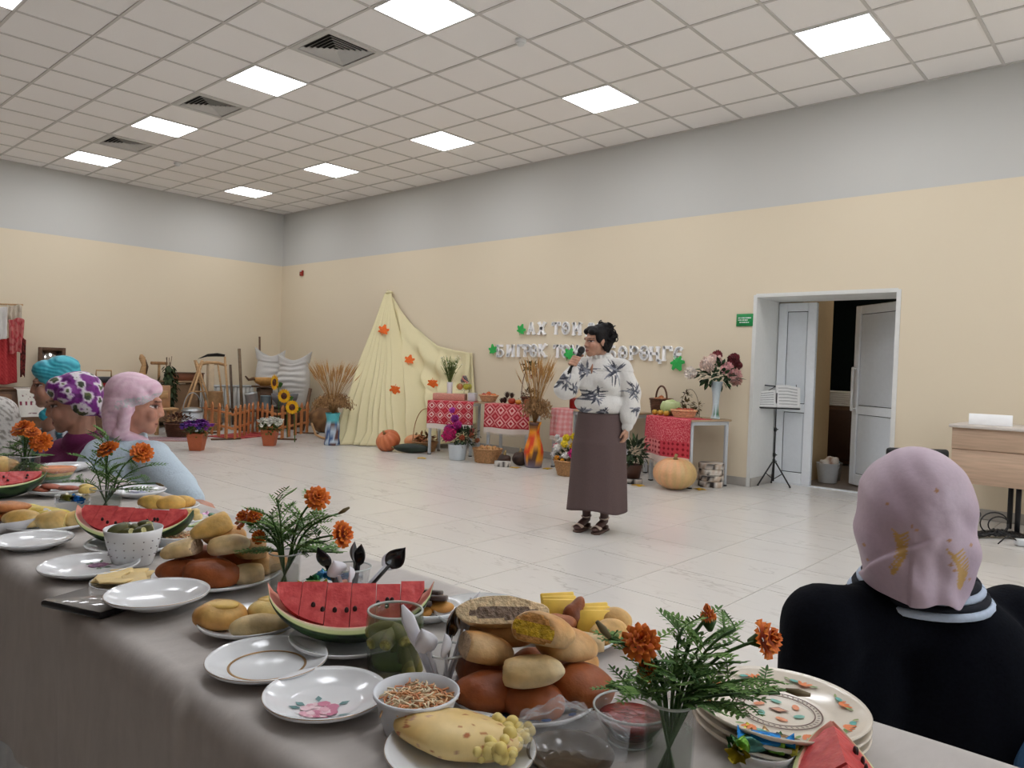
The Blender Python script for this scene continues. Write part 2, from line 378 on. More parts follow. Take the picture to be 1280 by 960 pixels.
for k, (i, j) in enumerate(vents):
    x, y = CX+(i+.5)*TS, CY+(j+.5)*TS
    if proto is None:
        proto = thing('ceiling_air_diffuser', 'square white air diffuser with four-way slats in the ceiling', 'air vent', (x, y, RH-.01), 0, 'air diffusers between the ceiling panels')
        MB().box((0,0,.03), (.56, .56, .01)).build('duct_plate', DARKV, proto, smooth=False)
        mb = MB()
        for s in (-1, 1): mb.box((s*.272, 0, .003), (.048, .592, .012)); mb.box((0, s*.272, .003), (.496, .048, .012))
        mb.build('frame', GRILLE, proto, smooth=False)
        for r in range(6):
            h = .235-r*.037; mb = MB()
            for a in range(4):
                M = Matrix.Rotation(a*math.pi/2, 3, 'Z')
                V = [M @ Vector(p) for p in ((-h, -h, .002), (h, -h, .002), (h-.026, -h+.026, .022), (-h+.026, -h+.026, .022), (-h, -h, .006), (h, -h, .006), (h-.026, -h+.026, .026), (-h+.026, -h+.026, .026))]
                mb.add(V, [(0,1,2,3),(7,6,5,4),(0,4,5,1),(3,2,6,7)])
            mb.build('slat_ring', GRILLE, proto, smooth=False)
        MB().box((0,0,.004), (.03, .03, .006)).build('centre_cap', GRILLE, proto, smooth=False)
    else: o = copy_tree(proto); o.location = (x, y, RH-.01)
# smoke detectors
for k, (px, py) in enumerate([(651, 49), (222, 203)]):
    p = onz(px, py, RH); t = thing('smoke_detector', ['round white smoke detector on the ceiling nearer the large light panels', 'tiny smoke detector on the ceiling towards the folk corner'][k], 'smoke detector', (p.x, p.y, RH-.008))
    MB().lathe([(.05,0),(.05,-.018),(.04,-.022)], 20, cap1=True).build('base', FRAME_W, t); MB().lathe([(.032,-.022),(.03,-.045),(.012,-.052)], 20, cap1=True).build('sensor', FRAME_W, t)
# --- door: narrow fixed leaf, open wide leaf, corridor
PVC = mat('white_pvc', (238,242,246), .35, .02); PANEL = mat('grey_pvc_panel', (226,231,236), .4, .02); SEAL = mat('black_seal', (40,42,44), .6, .05)
def leaf(name, w, h, side):
    root = struct(MB().box((w/2, 0, h/2), (w, .012, h)).build(name, SEAL, smooth=False)); fr = .095
    for n, x0, x1, z0, z1 in (('stile', 0, fr, 0, h), ('stile', w-fr, w, 0, h), ('rail', fr, w-fr, 0, fr+.03), ('rail', fr, w-fr, .80, .80+fr), ('rail', fr, w-fr, h-fr, h)):
        MB().rbox(((x0+x1)/2, 0, (z0+z1)/2), (x1-x0, .06, z1-z0), .006, 1).build(n, PVC, root, smooth=False)
    for z0, z1 in ((fr+.03, .80), (.80+fr, h-fr)):
        MB().rbox((w/2, 0, (z0+z1)/2), (w-2*fr-.014, .034, z1-z0-.014), .006, 1).build('panel', PANEL, root, smooth=False)
    return root
YD = .60
d1 = leaf('door_1', .42, 2.02, 0); d1.location = (DX0+.02, YD, .01)
d2 = leaf('door_2', .92, 2.02, 1); d2.location = (DX1-.02, YD+.02, .01); d2.rotation_euler = (0, 0, R_(180-40))
mb = MB(); mb.rbox((.86, .075, 1.08), (.03, .028, .5), .012, 2)
for z in (.86, 1.3): mb.tube([(.86, .02, z), (.86, .07, z)], .01, 8)
mb.build('door_handle', FRAME_W, d2)
struct(MB().box(((DX0+DX1)/2, YD, .004), (DX1-DX0-.03, .06, .012)).build('trim_2', PVC, smooth=False))
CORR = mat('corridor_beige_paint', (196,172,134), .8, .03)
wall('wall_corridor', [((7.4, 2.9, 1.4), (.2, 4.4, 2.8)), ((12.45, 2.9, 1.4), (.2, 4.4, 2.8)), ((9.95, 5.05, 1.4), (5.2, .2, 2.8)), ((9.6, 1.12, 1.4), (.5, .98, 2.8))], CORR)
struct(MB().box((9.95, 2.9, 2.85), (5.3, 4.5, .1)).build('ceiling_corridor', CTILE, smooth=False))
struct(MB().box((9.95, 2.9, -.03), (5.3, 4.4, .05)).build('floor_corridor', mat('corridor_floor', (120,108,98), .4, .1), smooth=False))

t = thing('corridor_fill_lamp', 'round white lamp added on the corridor ceiling, unseen behind the door', 'ceiling light', (10.5, 2.4, 2.8))  # out-of-view lamp, added to brighten the corridor
MB().lathe([(.17,0),(.17,-.03),(.14,-.06),(.0,-.07)], 24).build('lamp_shade', mat('corridor_fill_glow', (255,244,226), .5, 0, emit=22), t); MB().lathe([(.185,-.002),(.185,-.02)], 24, cap1=True).build('lamp_base', FRAME_W, t)
# ------------------------------------------------------------------ things on the back wall
LETW = mat('white_foam_letter', (253,253,253), .5, .02)
def arc(cx, cy, rx, ry, a0, a1, n=9): return [(cx+rx*math.cos(R_(a0+(a1-a0)*i/n)), cy+ry*math.sin(R_(a0+(a1-a0)*i/n))) for i in range(n+1)]
S_ = .2
GL = {
 'А': ([[(.1,0),(.4,1),(.7,0)], [(.22,.34),(.58,.34)]], [(.1,0),(.7,0)]),
 'Х': ([[(.1,0),(.7,1)], [(.1,1),(.7,0)], [(.2,.5),(.6,.5)]], [(.1,0),(.7,0),(.1,1),(.7,1)]),
 'Т': ([[(.02,.93),(.78,.93)], [(.4,0),(.4,1)], [(.05,.93),(.05,.72)], [(.75,.93),(.75,.72)]], [(.4,0)]),
 'Ә': ([arc(.4,.5,.3,.44,165,-180,14), [(.12,.5),(.7,.5)]], []),
 'М': ([[(.1,0),(.1,1),(.4,.35),(.7,1),(.7,0)]], [(.1,0),(.7,0),(.06,1),(.74,1)]),
 'Б': ([[(.12,0),(.12,1)], [(.12,.93),(.66,.93)], [(.12,.55)]+arc(.4,.31,.3,.25,85,-85,8)+[(.12,.06)]], []),
 'И': ([[(.1,0),(.1,1)], [(.7,0),(.7,1)], [(.1,.1),(.7,.9)]], [(.1,0),(.7,0),(.1,1),(.7,1)]),
 'Г': ([[(.2,0),(.2,1)], [(.2,.93),(.75,.93),(.75,.7)]], [(.2,0)]),
 'Р': ([[(.16,0),(.16,1)], [(.16,.93)]+arc(.42,.7,.27,.23,85,-85,8)+[(.16,.46)]], [(.16,0)]),
 'К': ([[(.12,0),(.12,1)], [(.7,1),(.2,.5),(.7,0)]], [(.12,0),(.7,0),(.12,1),(.7,1)]),
 'Ң': ([[(.1,0),(.1,1)], [(.66,0),(.66,1)], [(.1,.5),(.66,.5)], [(.66,.03),(.84,.03),(.84,-.18)]], [(.1,0),(.1,1),(.66,1)]),
 'Е': ([arc(.42,.5,.3,.44,45,315,12), [(.14,.5),(.56,.5)]], []),
 'Л': ([[(.08,.03),(.22,.1),(.38,.95),(.7,.95),(.7,0)]], [(.7,0)]),
}
def letter(ch, px, py, hgt):
    b = ony(px, py, -.017); mb = MB(); st, se = GL[ch]
    for pl in st:
        for a, c in zip(pl, pl[1:]):
            a, c = Vector(a), Vector(c); d = c-a; L = d.length+.05
            mb.box((((a.x+c.x)/2-.4)*hgt, 0, (a.y+c.y)/2*hgt), (L*hgt, .03, S_*hgt), (0, -math.atan2(d.y, d.x), 0))
    for x, y in se: mb.box(((x-.4)*hgt, .0, (y+(.05 if y < .5 else -.05))*hgt), (.3*hgt, .0296, .11*hgt))
    o = mb.build('wall_letter', LETW, smooth=False); o.location = b; return o
ROW1 = [('А',664,418),('Х',677,418),('Т',695,418),('Ә',707,418),('М',721,419),('Л',737,420),('Е',749,420)]
ROW2 = [('Б',625,446),('И',638,446),('Г',650,446),('Р',659,446),('Ә',667,446),('К',678,446),('Т',697,447),('Ә',707,447),('М',718,448),('Л',731,448),('Е',743,448),('Б',764,449),('Ә',778,450),('Р',792,450),('Ә',805,450),('Ң',818,451),('Г',833,451),('Е',848,452)]
ORD = ['first', 'second', 'third', 'fourth', 'fifth', 'sixth', 'seventh', 'eighth', 'ninth', 'tenth', 'eleventh', 'twelfth', 'thirteenth', 'fourteenth', 'fifteenth', 'sixteenth', 'seventeenth', 'eighteenth']
for k, (ch, x, y) in enumerate(ROW1): tag(letter(ch, x, y, .16), 'white cut-out letter %s, %s letter of the upper wall line' % (ch, ORD[k]), 'letter', 'letters of the wall slogan')
for k, (ch, x, y) in enumerate(ROW2): tag(letter(ch, x, y, .168), 'white cut-out letter %s, %s letter of the lower wall line' % (ch, ORD[k]), 'letter', 'letters of the wall slogan')
# maple leaves
def maple(name, col, size):
    pts = []
    lob = [(-155,.62),(-140,.52),(-118,.9),(-105,.84),(-92,.6),(-72,1.0),(-55,1.05),(-42,.66),(-20,.82),(-8,1.1),(8,1.1),(20,.82),(42,.66),(55,1.05),(72,1.0),(92,.6),(105,.84),(118,.9),(140,.52),(155,.62),(174,.35),(178,.85),(182,.85),(186,.35)]
    for a, r in lob: pts.append((math.sin(R_(a))*r*size*.5, math.cos(R_(a))*r*size*.5))
    mb = MB(); n = len(pts); V = [(0, -.006, 0)]+[(x, 0, z) for x, z in pts]+[(0, .001, 0)]+[(x, .003, z) for x, z in pts]
    Fs = [(0, 1+i, 1+(i+1) % n) for i in range(n)]+[(n+1, n+2+(i+1) % n, n+2+i) for i in range(n)]+[(1+i, n+2+i, n+2+(i+1) % n, 1+(i+1) % n) for i in range(n)]
    mb.add(V, Fs); return mb.build(name, col, smooth=False)
GLEAF = mat('green_felt', (52,178,84), .7, .1, 40); OLEAF = mat('orange_felt', (240,112,40), .7, .1, 40)
for (px, py, s, r, lab) in [(651,413,.17,20,'green paper maple leaf pinned before the upper line of white letters'), (616,438,.17,-10,'green paper maple leaf at the start of the lower line of letters'), (711,444,.19,30,'green paper maple leaf overlapping the letters beside the microphone'), (846,453,.2,150,'green paper maple leaf under the last letters near the hydrangeas')]:
    o = maple('maple_leaf', GLEAF, s); o.location = ony(px, py, -.045); o.rotation_euler = (0, R_(r), 0); tag(o, lab, 'paper leaf', 'green leaves on the wall')
# exit-side notice, fire call point
p = ony(931, 400, -.008); t = thing('wall_sign', 'small green notice plate with white text lines beside the doorway', 'sign', p)
MB().rbox((0,0,0), (.19,.012,.135), .003, 1).build('plate', mat('sign_green', (22,140,72), .4, .03), t)
mb = MB(); rr = random.Random(3)
for z, x0, x1 in ((.022, -.072, .072), (-.001, -.072, .05), (-.026, -.055, .055)):
    x = x0
    while x < x1-.006: w = rr.uniform(.004, .011); mb.box((x+w/2, -.007, z), (w, .002, rr.uniform(.008, .012))); x += w+rr.choice((.0022, .0022, .007))
mb.build('text_line', LETW, t, smooth=False)
p = ony(377, 341.5, -.02); t = thing('fire_call_point', 'small dark red fire alarm box high on the wall near the corner', 'fire alarm', p)
MB().rbox((0,0,0), (.085,.04,.1), .006, 1).build('housing', mat('alarm_red', (150,34,22), .4, .05), t); MB().box((0,-.022,-.01), (.045,.004,.04)).build('press_plate', mat('alarm_red_light', (196,90,76), .4, .05), t)
MB().box((0,-.0205,.034), (.06,.003,.016)).build('label_strip', LETW, t)
# ------------------------------------------------------------------ the draped yellow cloth with orange leaves
apex = ony(487, 367, -.06); rp_ = ony(588, 441, -.05); re_ = ony(592, 500, -.05)
bl = Vector((4.12, -1.3, .012)); bm_ = Vector((4.75, -.85, .012)); br = Vector((re_.x+.02, -.12, .1))
CLY = mat('yellow_drape_cloth', (228,218,176), .85, .05, 200, .1)
swag = [apex, ony(515, 408, -.06), ony(545, 432, -.055), ony(568, 438, -.05), rp_]
def swag_at(t):
    t = max(0, min(1, t))*4; i = min(3, int(t)); return swag[i].lerp(swag[i+1], t-i)
def drape(u, v):
    top = apex+Vector((lerp(-.06, .06, min(1, u/.6)), -.02, -.0)) if u < .6 else swag_at((u-.6)/.4)
    bot = bl.lerp(bm_, u/.55) if u < .55 else bm_.lerp(br, (u-.55)/.45)
    e = v**(1.15 if u < .6 else 1)
    p = top.lerp(bot, e)
    ph = u*78+4*nz((u*6, 0, 0))+.8*nz((u*4, v*2, 5)); am = (.025+.21*min(1, v*1.2))*(.55+.9*abs(nz((u*8, 1.5, 0))))
    sn = math.sin(ph); wav = (sn+.25*math.sin(2*ph+1))*am+.07*v*nz((u*9, v*3, 2))
    if u > .6: wav = wav*.5+.05*math.sin((v-.35*(u-.6))*26)*math.sin(math.pi*min(1, (u-.6)/.4))*max(0, 1-v*1.1)
    dn = Vector((-.35, -.94, 0)) if u < .75 else Vector((0, -1, 0))
    p = p+dn*wav+Vector((0, 0, -.05*math.sin(math.pi*v)*(1 if u > .6 else .3)))
    if u > .6: p.z -= .12*math.sin(math.pi*min(1, v*2))*math.sin(math.pi*(u-.6)/.4)
    if v > .93: p += dn*.05*(v-.93)/.07*(1+math.sin(ph*1.7)); p.z = max(.012, p.z)
    p.y = min(p.y, -.03); return p
dr = thing('yellow_drape', 'pale yellow cloth draped from a wall hook down to the floor', 'drape', (apex.x, -.02, 0))
mb = MB(); mb.T = Matrix.Translation(-dr.location); mb.sheet(drape, 220, 70); mb.build('cloth', CLY, dr, solid=.003)
def sidefold(u, v):
    p = rp_.lerp(re_+Vector((.02,0,-.35)), v)+Vector((lerp(-.12, .03, u), 0, 0)); p.y = -.03-.03*(1+math.sin(u*22+v*2))*(.4+v*.4); return p
mb = MB(); mb.T = Matrix.Translation(-dr.location); mb.sheet(sidefold, 40, 30); mb.build('side_fold', CLY, dr, solid=.003)
mb = MB(); mb.T = Matrix.Translation(-dr.location); mb.tube([apex+Vector((0,.05,.03)), apex+Vector((0,-.03,.03)), apex+Vector((0,-.04,.06))], .012, 8); mb.ell(apex+Vector((0,-.01,.015)), (.075,.05,.03)); mb.build('knot', CLY, dr)
for (px, py, s, r, dy, lab) in [(476,409,.19,15,-.3,'orange felt maple leaf pinned highest on the yellow cloth'), (512,447,.17,10,-.42,'orange felt maple leaf pinned mid-height in the drape folds'), (491,482,.18,-170,-.75,'orange felt maple leaf pinned lowest on the yellow cloth'), (541,475,.18,180,-.4,'orange felt maple leaf pinned beside the field flower cup')]:
    # sit on the cloth: nearest drape point along this direction
    best = None
    for i in range(0, 221, 2):
        for j in range(0, 71, 2):
            q = drape(i/220, j/70); a = PX(q); e = (a[0]-px)**2+(a[1]-py)**2
            if best is None or e < best[0]-4 or (e < 40 and a[2] < best[2] and e < best[0]+20): best = (e, q, a[2])
    q = CAM+(best[1]-CAM)*.994
    o = maple('maple_leaf', OLEAF, s); o.location = q; o.rotation_euler = Euler((R_(-8), R_(r), R_(35)), 'XYZ'); tag(o, lab, 'felt leaf', 'orange leaves on the drape')
# ------------------------------------------------------------------ display desks
DT = .72
DESKTOP = mat('desk_laminate', (186,160,128), .45, .08, 9, stretch=(1,6,1)); LEGM = mat('grey_desk_frame', (196,200,204), .4, .03)
def desk(cx, cy, w, d, rz, label):
    t = thing('school_desk', label, 'desk', (cx, cy, 0), R_(rz), 'display desks along the wall')
    MB().rbox((0,0,DT-.01), (w+.04, d+.04, .02), .004, 1).build('desk_top', DESKTOP, t)
    mb = MB()
    for s in (-1, 1): mb.box((0, s*(d/2-.015), DT-.04), (w, .025, .04)); mb.box((s*(w/2-.015), 0, DT-.04), (.025, d-.05, .04))
    mb.build('frame_rail', LEGM, t, smooth=False)
    for sx in (-1, 1):
        for sy in (-1, 1):
            l = MB().rbox((sx*(w/2-.018), sy*(d/2-.018), (DT-.02)/2+.006), (.036, .036, DT-.032), .004, 1).build('leg', LEGM, t)
            MB().box((sx*(w/2-.018), sy*(d/2-.018), .006), (.04, .04, .012)).build('foot_cap', BLACK, l)
    return t
def pat_diamond(c1, c2, c3, nu, nv, hem=.82, big=True):
    def f(u, v):
        if v > hem: return (228,216,206)
        a, b = (u*nu) % 1-.5, (v*nv) % 1-.5; d = abs(a)+abs(b)
        if v > hem-.03: return c1
        if big: k = int(d*6) % 2; return c1 if k == 0 else (c2 if d < .55 else c3)
        a2, b2 = (u*nu*2.3) % 1-.5, (v*nv*2.3) % 1-.5
        return c1 if (abs(a2)+abs(b2)) < .34 else c2
    return f
def towel(t, w, d, drop, u0, u1, cf, label, group='woven towels on the display desks', zoff=0, crease=.4):
    """runner lying over the desk top and hanging down the front edge; u0..u1 across the desk width"""
    o = thing('woven_towel', label, 'towel', t.location, t.rotation_euler.z, group)
    n = 90
    def fn(u, v):
        x = lerp(u0, u1, u)*w; s = v*(.36+drop)
        if s < .3: return Vector((x, -d/2-.02+.3-s, DT+.003+zoff))
        if s < .36: a = (s-.3)/.06*math.pi/2; return Vector((x, -d/2-.02-.012*math.sin(a), DT+.003+zoff-.03*(1-math.cos(a))))
        q = s-.36; bul = .05*max(0, 1-abs(u-crease)/.5)*min(1, q/.2)
        return Vector((x, -d/2-.034-bul-.008*math.sin(u*17+2)*min(1, q*5), DT-.027-q+.015*math.sin(u*9)*q))
    mb = MB(); mb.sheet(fn, 96, 110, cf=lambda u, v: cf(u, max(0, (v*(.36+drop)-.33)/(drop+.03))) if v*(.36+drop) > .33 else cf(u, (.33-v*(.36+drop))*2))
    mb.build('cloth', CLOTHP, o, solid=.003)
    mb = MB()
    for i in range(70):
        p = fn((i+.5)/70, 1); mb.tube([p, p+Vector((RND.uniform(-.004,.004), RND.uniform(-.004,.004), -.03))], .0016, 3)
    stuff(mb.build('fringe', mat('fringe_white', (228,220,210), .9, .1), o)); return o
RED, PNK, LRED = (178,34,50), (232,190,186), (205,70,80)
dk1 = desk(5.70, -.70, .60, .50, 32, 'desk under a red diamond towel beside the yellow drape')
towel(dk1, .6, .5, .34, -.52, .52, pat_diamond(RED, PNK, LRED, 5, 3), 'red and white diamond towel hanging below the field flower cup', crease=.4)
dk2 = desk(6.56, -.46, .56, .50, 22, 'desk with a red diamond towel above the onion basket')
towel(dk2, .58, .5, .34, -.53, .53, pat_diamond((176,30,46), (236,176,172), (214,110,112), 4, 2.4), 'red diamond towel hanging above the onion basket', crease=.6)
dk3 = desk(7.83, -.32, 1.05, .5, 4, 'wide desk standing behind the speaking woman')
towel(dk3, 1.05, .5, .34, -.5, -.2, pat_diamond((206,96,104), (238,214,208), (226,160,158), 5, 6, .9), 'faded pink towel hanging behind the speaking woman')
dk4 = desk(9.04, -.36, .62, .56, -16, 'desk with bare end frame next to the doorway')
def cf4(u, v):
    if v > .84: return (230,208,196)
    if v < .5: return (196,52,70) if nz((u*55, v*40, 0)) > -.08 else (222,120,124)
    a, b = (u*11) % 1-.5, ((v-.5)*9) % 1-.5; return (140,18,34) if abs(a)+abs(b) < .33 else ((206,64,78) if u > .42 else (224,128,128))
towel(dk4, .62, .56, .46, -.56, .53, cf4, 'dense crimson patterned towel with cream hem above the pale pumpkin', crease=.45)
def on_desk(t, x, y, z=0): return t.matrix_world @ Vector((x, y, DT+.004+z)) if False else Matrix.Translation(t.location) @ Matrix.Rotation(t.rotation_euler.z, 4, 'Z') @ Vector((x, y, DT+.004+z))
# ------------------------------------------------------------------ plant and produce builders
def pumpkin(loc, r, h, cols, label, ribs=10, rz=0, tilt=0, name='pumpkin'):
    t = thing(name, label, 'pumpkin', loc, (0, 0, rz))
    def f(p):
        a = math.atan2(p.y, p.x); k = 1-.07*abs(math.sin(a*ribs/2))**.6; k = 1-.085*(1-abs(math.sin(a*ribs/2)))**2
        rr = math.hypot(p.x, p.y)/r; dz = -.16*h*max(0, 1-rr*2.2)**1 if p.z > 0 else 0
        return Vector((p.x*k, p.y*k, p.z+dz))
    M = Matrix.Rotation(tilt, 3, 'X'); mb = MB()
    def cf(p): return mixc(cols[0], cols[1], .5+1.2*nz(p, 5/r*.12)+.3*math.sin(math.atan2(p.y, p.x)*ribs))
    mb.ell((0,0,0), (r, r, h/2), 60, 28, f=f, col=cf)
    mb.v = [M @ v + Vector((0,0,h/2*.985)) for v in mb.v]; mb.build('pumpkin_body', PAINT_S, t)
    e = M @ Vector((0,0,h/2*.84)) + Vector((0,0,h/2)); d = M @ Vector((0,0,1))
    MB().tube([e, e+d*h*.08, e+d*h*.16+Vector((.01,0,.0))], [r*.13, r*.07, r*.08], 8).build('pumpkin_stem', mat('dry_stem', (150,128,84), .8, .2), t)
    return t
def basket(t, r0, r1, h, m, hoop=0, n=28, sx=1, hr=.006):
    mb = MB(); rows = max(5, int(h/.014))
    for k in range(rows):
        z = (k+.5)/rows*h; r = lerp(r0, r1, (k+.5)/rows); pts = []
        for j in range(n+1):
            a = 2*math.pi*j/n; q = r*(1+.025*math.cos(a*n/2+k*math.pi)); pts.append((q*math.cos(a)*sx, q*math.sin(a), z))
        mb.tube(pts, h/rows*.56, 5, cap=False)
    for j in range(n//2):
        a = 4*math.pi*(j+.5)/n; mb.tube([(r0*math.cos(a)*sx, r0*math.sin(a), 0), (r1*math.cos(a)*sx, r1*math.sin(a), h)], .004, 4)
    mb.lathe([(r0*.98, .002), (r0*.98, .006)], n, cap1=True, sx=sx); mb.build('weave', m, t)
    pts = [(r1*1.03*math.cos(2*math.pi*j/n)*sx, r1*1.03*math.sin(2*math.pi*j/n), h) for j in range(n+1)]
    MB().tube(pts, .011, 6).build('rim', m, t)
    if hoop: MB().tube([(r1*sx*math.cos(a), 0, h+hoop*math.sin(a)) for a in [math.pi*i/16 for i in range(17)]], hr, 6).build('handle', m, t)
def blossom(mb, c, r, col, n=40, seed=0, up=(0,0,1), col2=None):
    rr = random.Random(seed); c = Vector(c)
    for i in range(n*2):
        d = Vector((rr.gauss(0,1), rr.gauss(0,1), rr.gauss(0,1)+.3)).normalized(); k = rr.uniform(.8, 1); e = (d+Vector((rr.uniform(-1,1), rr.uniform(-1,1), rr.uniform(-1,1)))*.9).normalized()
        leaf_blade(mb, c+d*r*.68*k, e, r*.42*k, r*.36, Vector((rr.random(), rr.random(), rr.random())), col=mixc(col, col2 or tuple(x*.7 for x in col), rr.random()))
    mb.ell(c, (r*.76,)*3, 12, 8, col=lambda p: mixc(col, tuple(x*.72 for x in col), .5+1.4*nz(p*60)))
def foliage(mb, c, R, n, L, col, seed=0, flat=1):
    rr = random.Random(seed); c = Vector(c)
    for i in range(n):
        d = Vector((rr.gauss(0,1), rr.gauss(0,1), rr.gauss(0,1)*flat+.2)).normalized(); p = c+Vector((d.x*R[0], d.y*R[1], d.z*R[2]))*rr.uniform(.35, 1)
        dd = (d+Vector((rr.uniform(-.6,.6), rr.uniform(-.6,.6), rr.uniform(-.6,.6)))).normalized()
        leaf_blade(mb, p, dd, L*rr.uniform(.6,1.2), L*.42, Vector((rr.uniform(-.5,.5), rr.uniform(-.5,.5), 1)), col=mixc(col, tuple(x*.55 for x in col), rr.random()))
def fruit(name, loc, r, col, label, cat, group, sq=.92, col2=None, stem=True):
    t = thing(name, label, cat, loc, RND.uniform(0,6), group); c2 = col2 or tuple(x*.8 for x in col)
    MB().ell((0,0,r*sq), (r,r,r*sq), 16, 12, f=lambda p: Vector((p.x, p.y, p.z-(.22*r*max(0,1-math.hypot(p.x,p.y)/(r*.5)) if p.z > r*1.2 else 0))), col=lambda p: mixc(col, c2, .5+1.3*nz(p+Vector(loc), 9))).build('flesh', PAINT_S, t)
    if stem: MB().tube([(0,0,r*1.62), (.003,0,r*2.0)], [.004,.003], 5).build('stalk', mat('brown_stalk', (84,62,40), .8), t)
    return t
def wheat(t, base, n, H, spread, seed, lean=0, droop=90, colr=(200,156,92)):
    rr = random.Random(seed); mb = MB(); dm = MB(); B = Vector(base)
    for i in range(n):
        a = rr.uniform(0, 2*math.pi); k = rr.random()**.5*spread; h = H*rr.uniform(.72, 1.0)
        tip = B+Vector((math.cos(a)*k+lean*h, math.sin(a)*k, h)); mid = B+Vector((math.cos(a)*k*.25, math.sin(a)*k*.25, h*.55)); pts = bez(B+Vector((math.cos(a)*.015, math.sin(a)*.015, 0)), mid, tip, 4)
        c = mixc(colr, (150,112,66), rr.random()); mb.tube(pts, .0022, 3, col=c); d = (pts[-1]-pts[-2]).normalized(); L = rr.uniform(.09, .15)
        mb.tube([tip-d*.01, tip+d*L*.25, tip+d*L*.7, tip+d*L], [.003,.0075,.006,.0015], 5, col=mixc(colr, (170,124,74), rr.random()))
        for q in range(3): mb.tube([tip+d*L*.5, tip+d*L*(1.2+.2*q)+Vector((rr.uniform(-.02,.02), rr.uniform(-.02,.02), 0))], .0011, 3, col=colr)
    stuff(mb.build('wheat_ear', PAINT, t))
    for i in range(droop):
        a = rr.uniform(0, 2*math.pi); k = spread*rr.uniform(.5, 1.05); h = H*rr.uniform(.28, .5)
        pts = bez(B+Vector((0,0,.0)), B+Vector((math.cos(a)*k*.55, math.sin(a)*k*.55, h*1.3)), B+Vector((math.cos(a)*k*1.0, math.sin(a)*k*1.0, h*rr.uniform(.55,.95))), 6)
        c = mixc((182,142,94), (132,98,64), rr.random()); dm.tube(pts, .0022, 3, col=c)
        for q in range(6): dm.ell(pts[-1-q % 4]+Vector((rr.uniform(-.02,.02), rr.uniform(-.02,.02), -rr.uniform(0,.05))), (.0055,.0055,.017), 5, 4, r=(rr.uniform(-.5,.5), rr.uniform(-.5,.5), 0), col=c)
    stuff(dm.build('oat_spray', PAINT, t))
# ------------------------------------------------------------------ in front of the drape and under the desks
def flr(px, py): p = onz(px, py, 0); return Vector((p.x, p.y, 0))
pumpkin((5.0,-1.28,0), .17, .285, ((214,128,84),(196,104,62)), 'round orange ribbed pumpkin leaning against the yellow drape', 12, tilt=R_(35))
pumpkin((5.0,-.78,0), .17, .21, ((216,150,100),(200,120,80)), 'flat orange pumpkin behind the dark green marrow', 14)
t = thing('marrow', 'long dark green marrow lying on the floor before the pumpkins', 'marrow', (5.36,-1.16,0), R_(40))
MB().ell((0,0,.065), (.25,.075,.065), 28, 14, f=lambda p: Vector((p.x, p.y*(1-.3*(p.x/.25)), p.z)), col=lambda p: mixc((38,50,36),(24,34,26), .5+nz(p,14))).build('marrow_body', PAINT_S, t)
MB().tube([(-.245,0,.065),(-.275,0,.07)], [.016,.012], 8).build('marrow_stem', mat('dry_stem'), t)
t = thing('tall_hoop_basket', 'wicker basket with a tall thin hoop handle full of dry leaves', 'basket', (5.28,-.86,0), R_(40)); basket(t, .13, .17, .13, WICKER, hoop=.46)
mb = MB(); foliage(mb, (0,0,.16), (.15,.14,.07), 90, .08, (150,92,40), 5); stuff(mb.build('dry_leaf', PAINT, t))
# white enamel bucket with magenta flowers
t = thing('bucket_of_magenta_flowers', 'white enamel bucket full of magenta dahlias and dark foliage', 'flower bucket', (6.2,-1.12,0))
MB().lathe([(.095,0),(.1,.005),(.122,.19),(.127,.197),(.122,.2),(.116,.19),(.1,.02)], 32).build('bucket', mat('white_enamel', (214,222,228), .25, .02), t)
MB().tube([(.125*math.cos(a), .125*math.sin(a)*.6-.05, .19-.09*math.sin(a)) for a in [math.pi*i/12 for i in range(13)]], .004, 6).build('bail_handle', CHROME, t)
mb = MB(); foliage(mb, (.05,.03,.3), (.30,.2,.13), 320, .06, (58,78,44), 11); stuff(mb.build('foliage', PAINT, t))
for k, (x, y, z, r, c) in enumerate([(-.02,-.14,.32,.11,(176,20,92)), (-.1,-.06,.38,.08,(150,20,110)), (.03,-.04,.44,.07,(168,30,120)), (-.07,0,.52,.06,(150,40,140)), (-.14,.02,.62,.045,(170,50,160)), (.16,-.08,.3,.045,(150,70,40)), (.26,-.02,.33,.04,(160,80,50)), (.2,.05,.38,.04,(140,70,60)), (-.2,-.05,.3,.04,(210,200,200)), (.3,.05,.27,.035,(150,84,50))]):
    mb = MB(); blossom(mb, (x,y,z), r, c, 46, k, col2=tuple(min(255,v*1.25) for v in c)); mb.build('flower', PAINT, t)
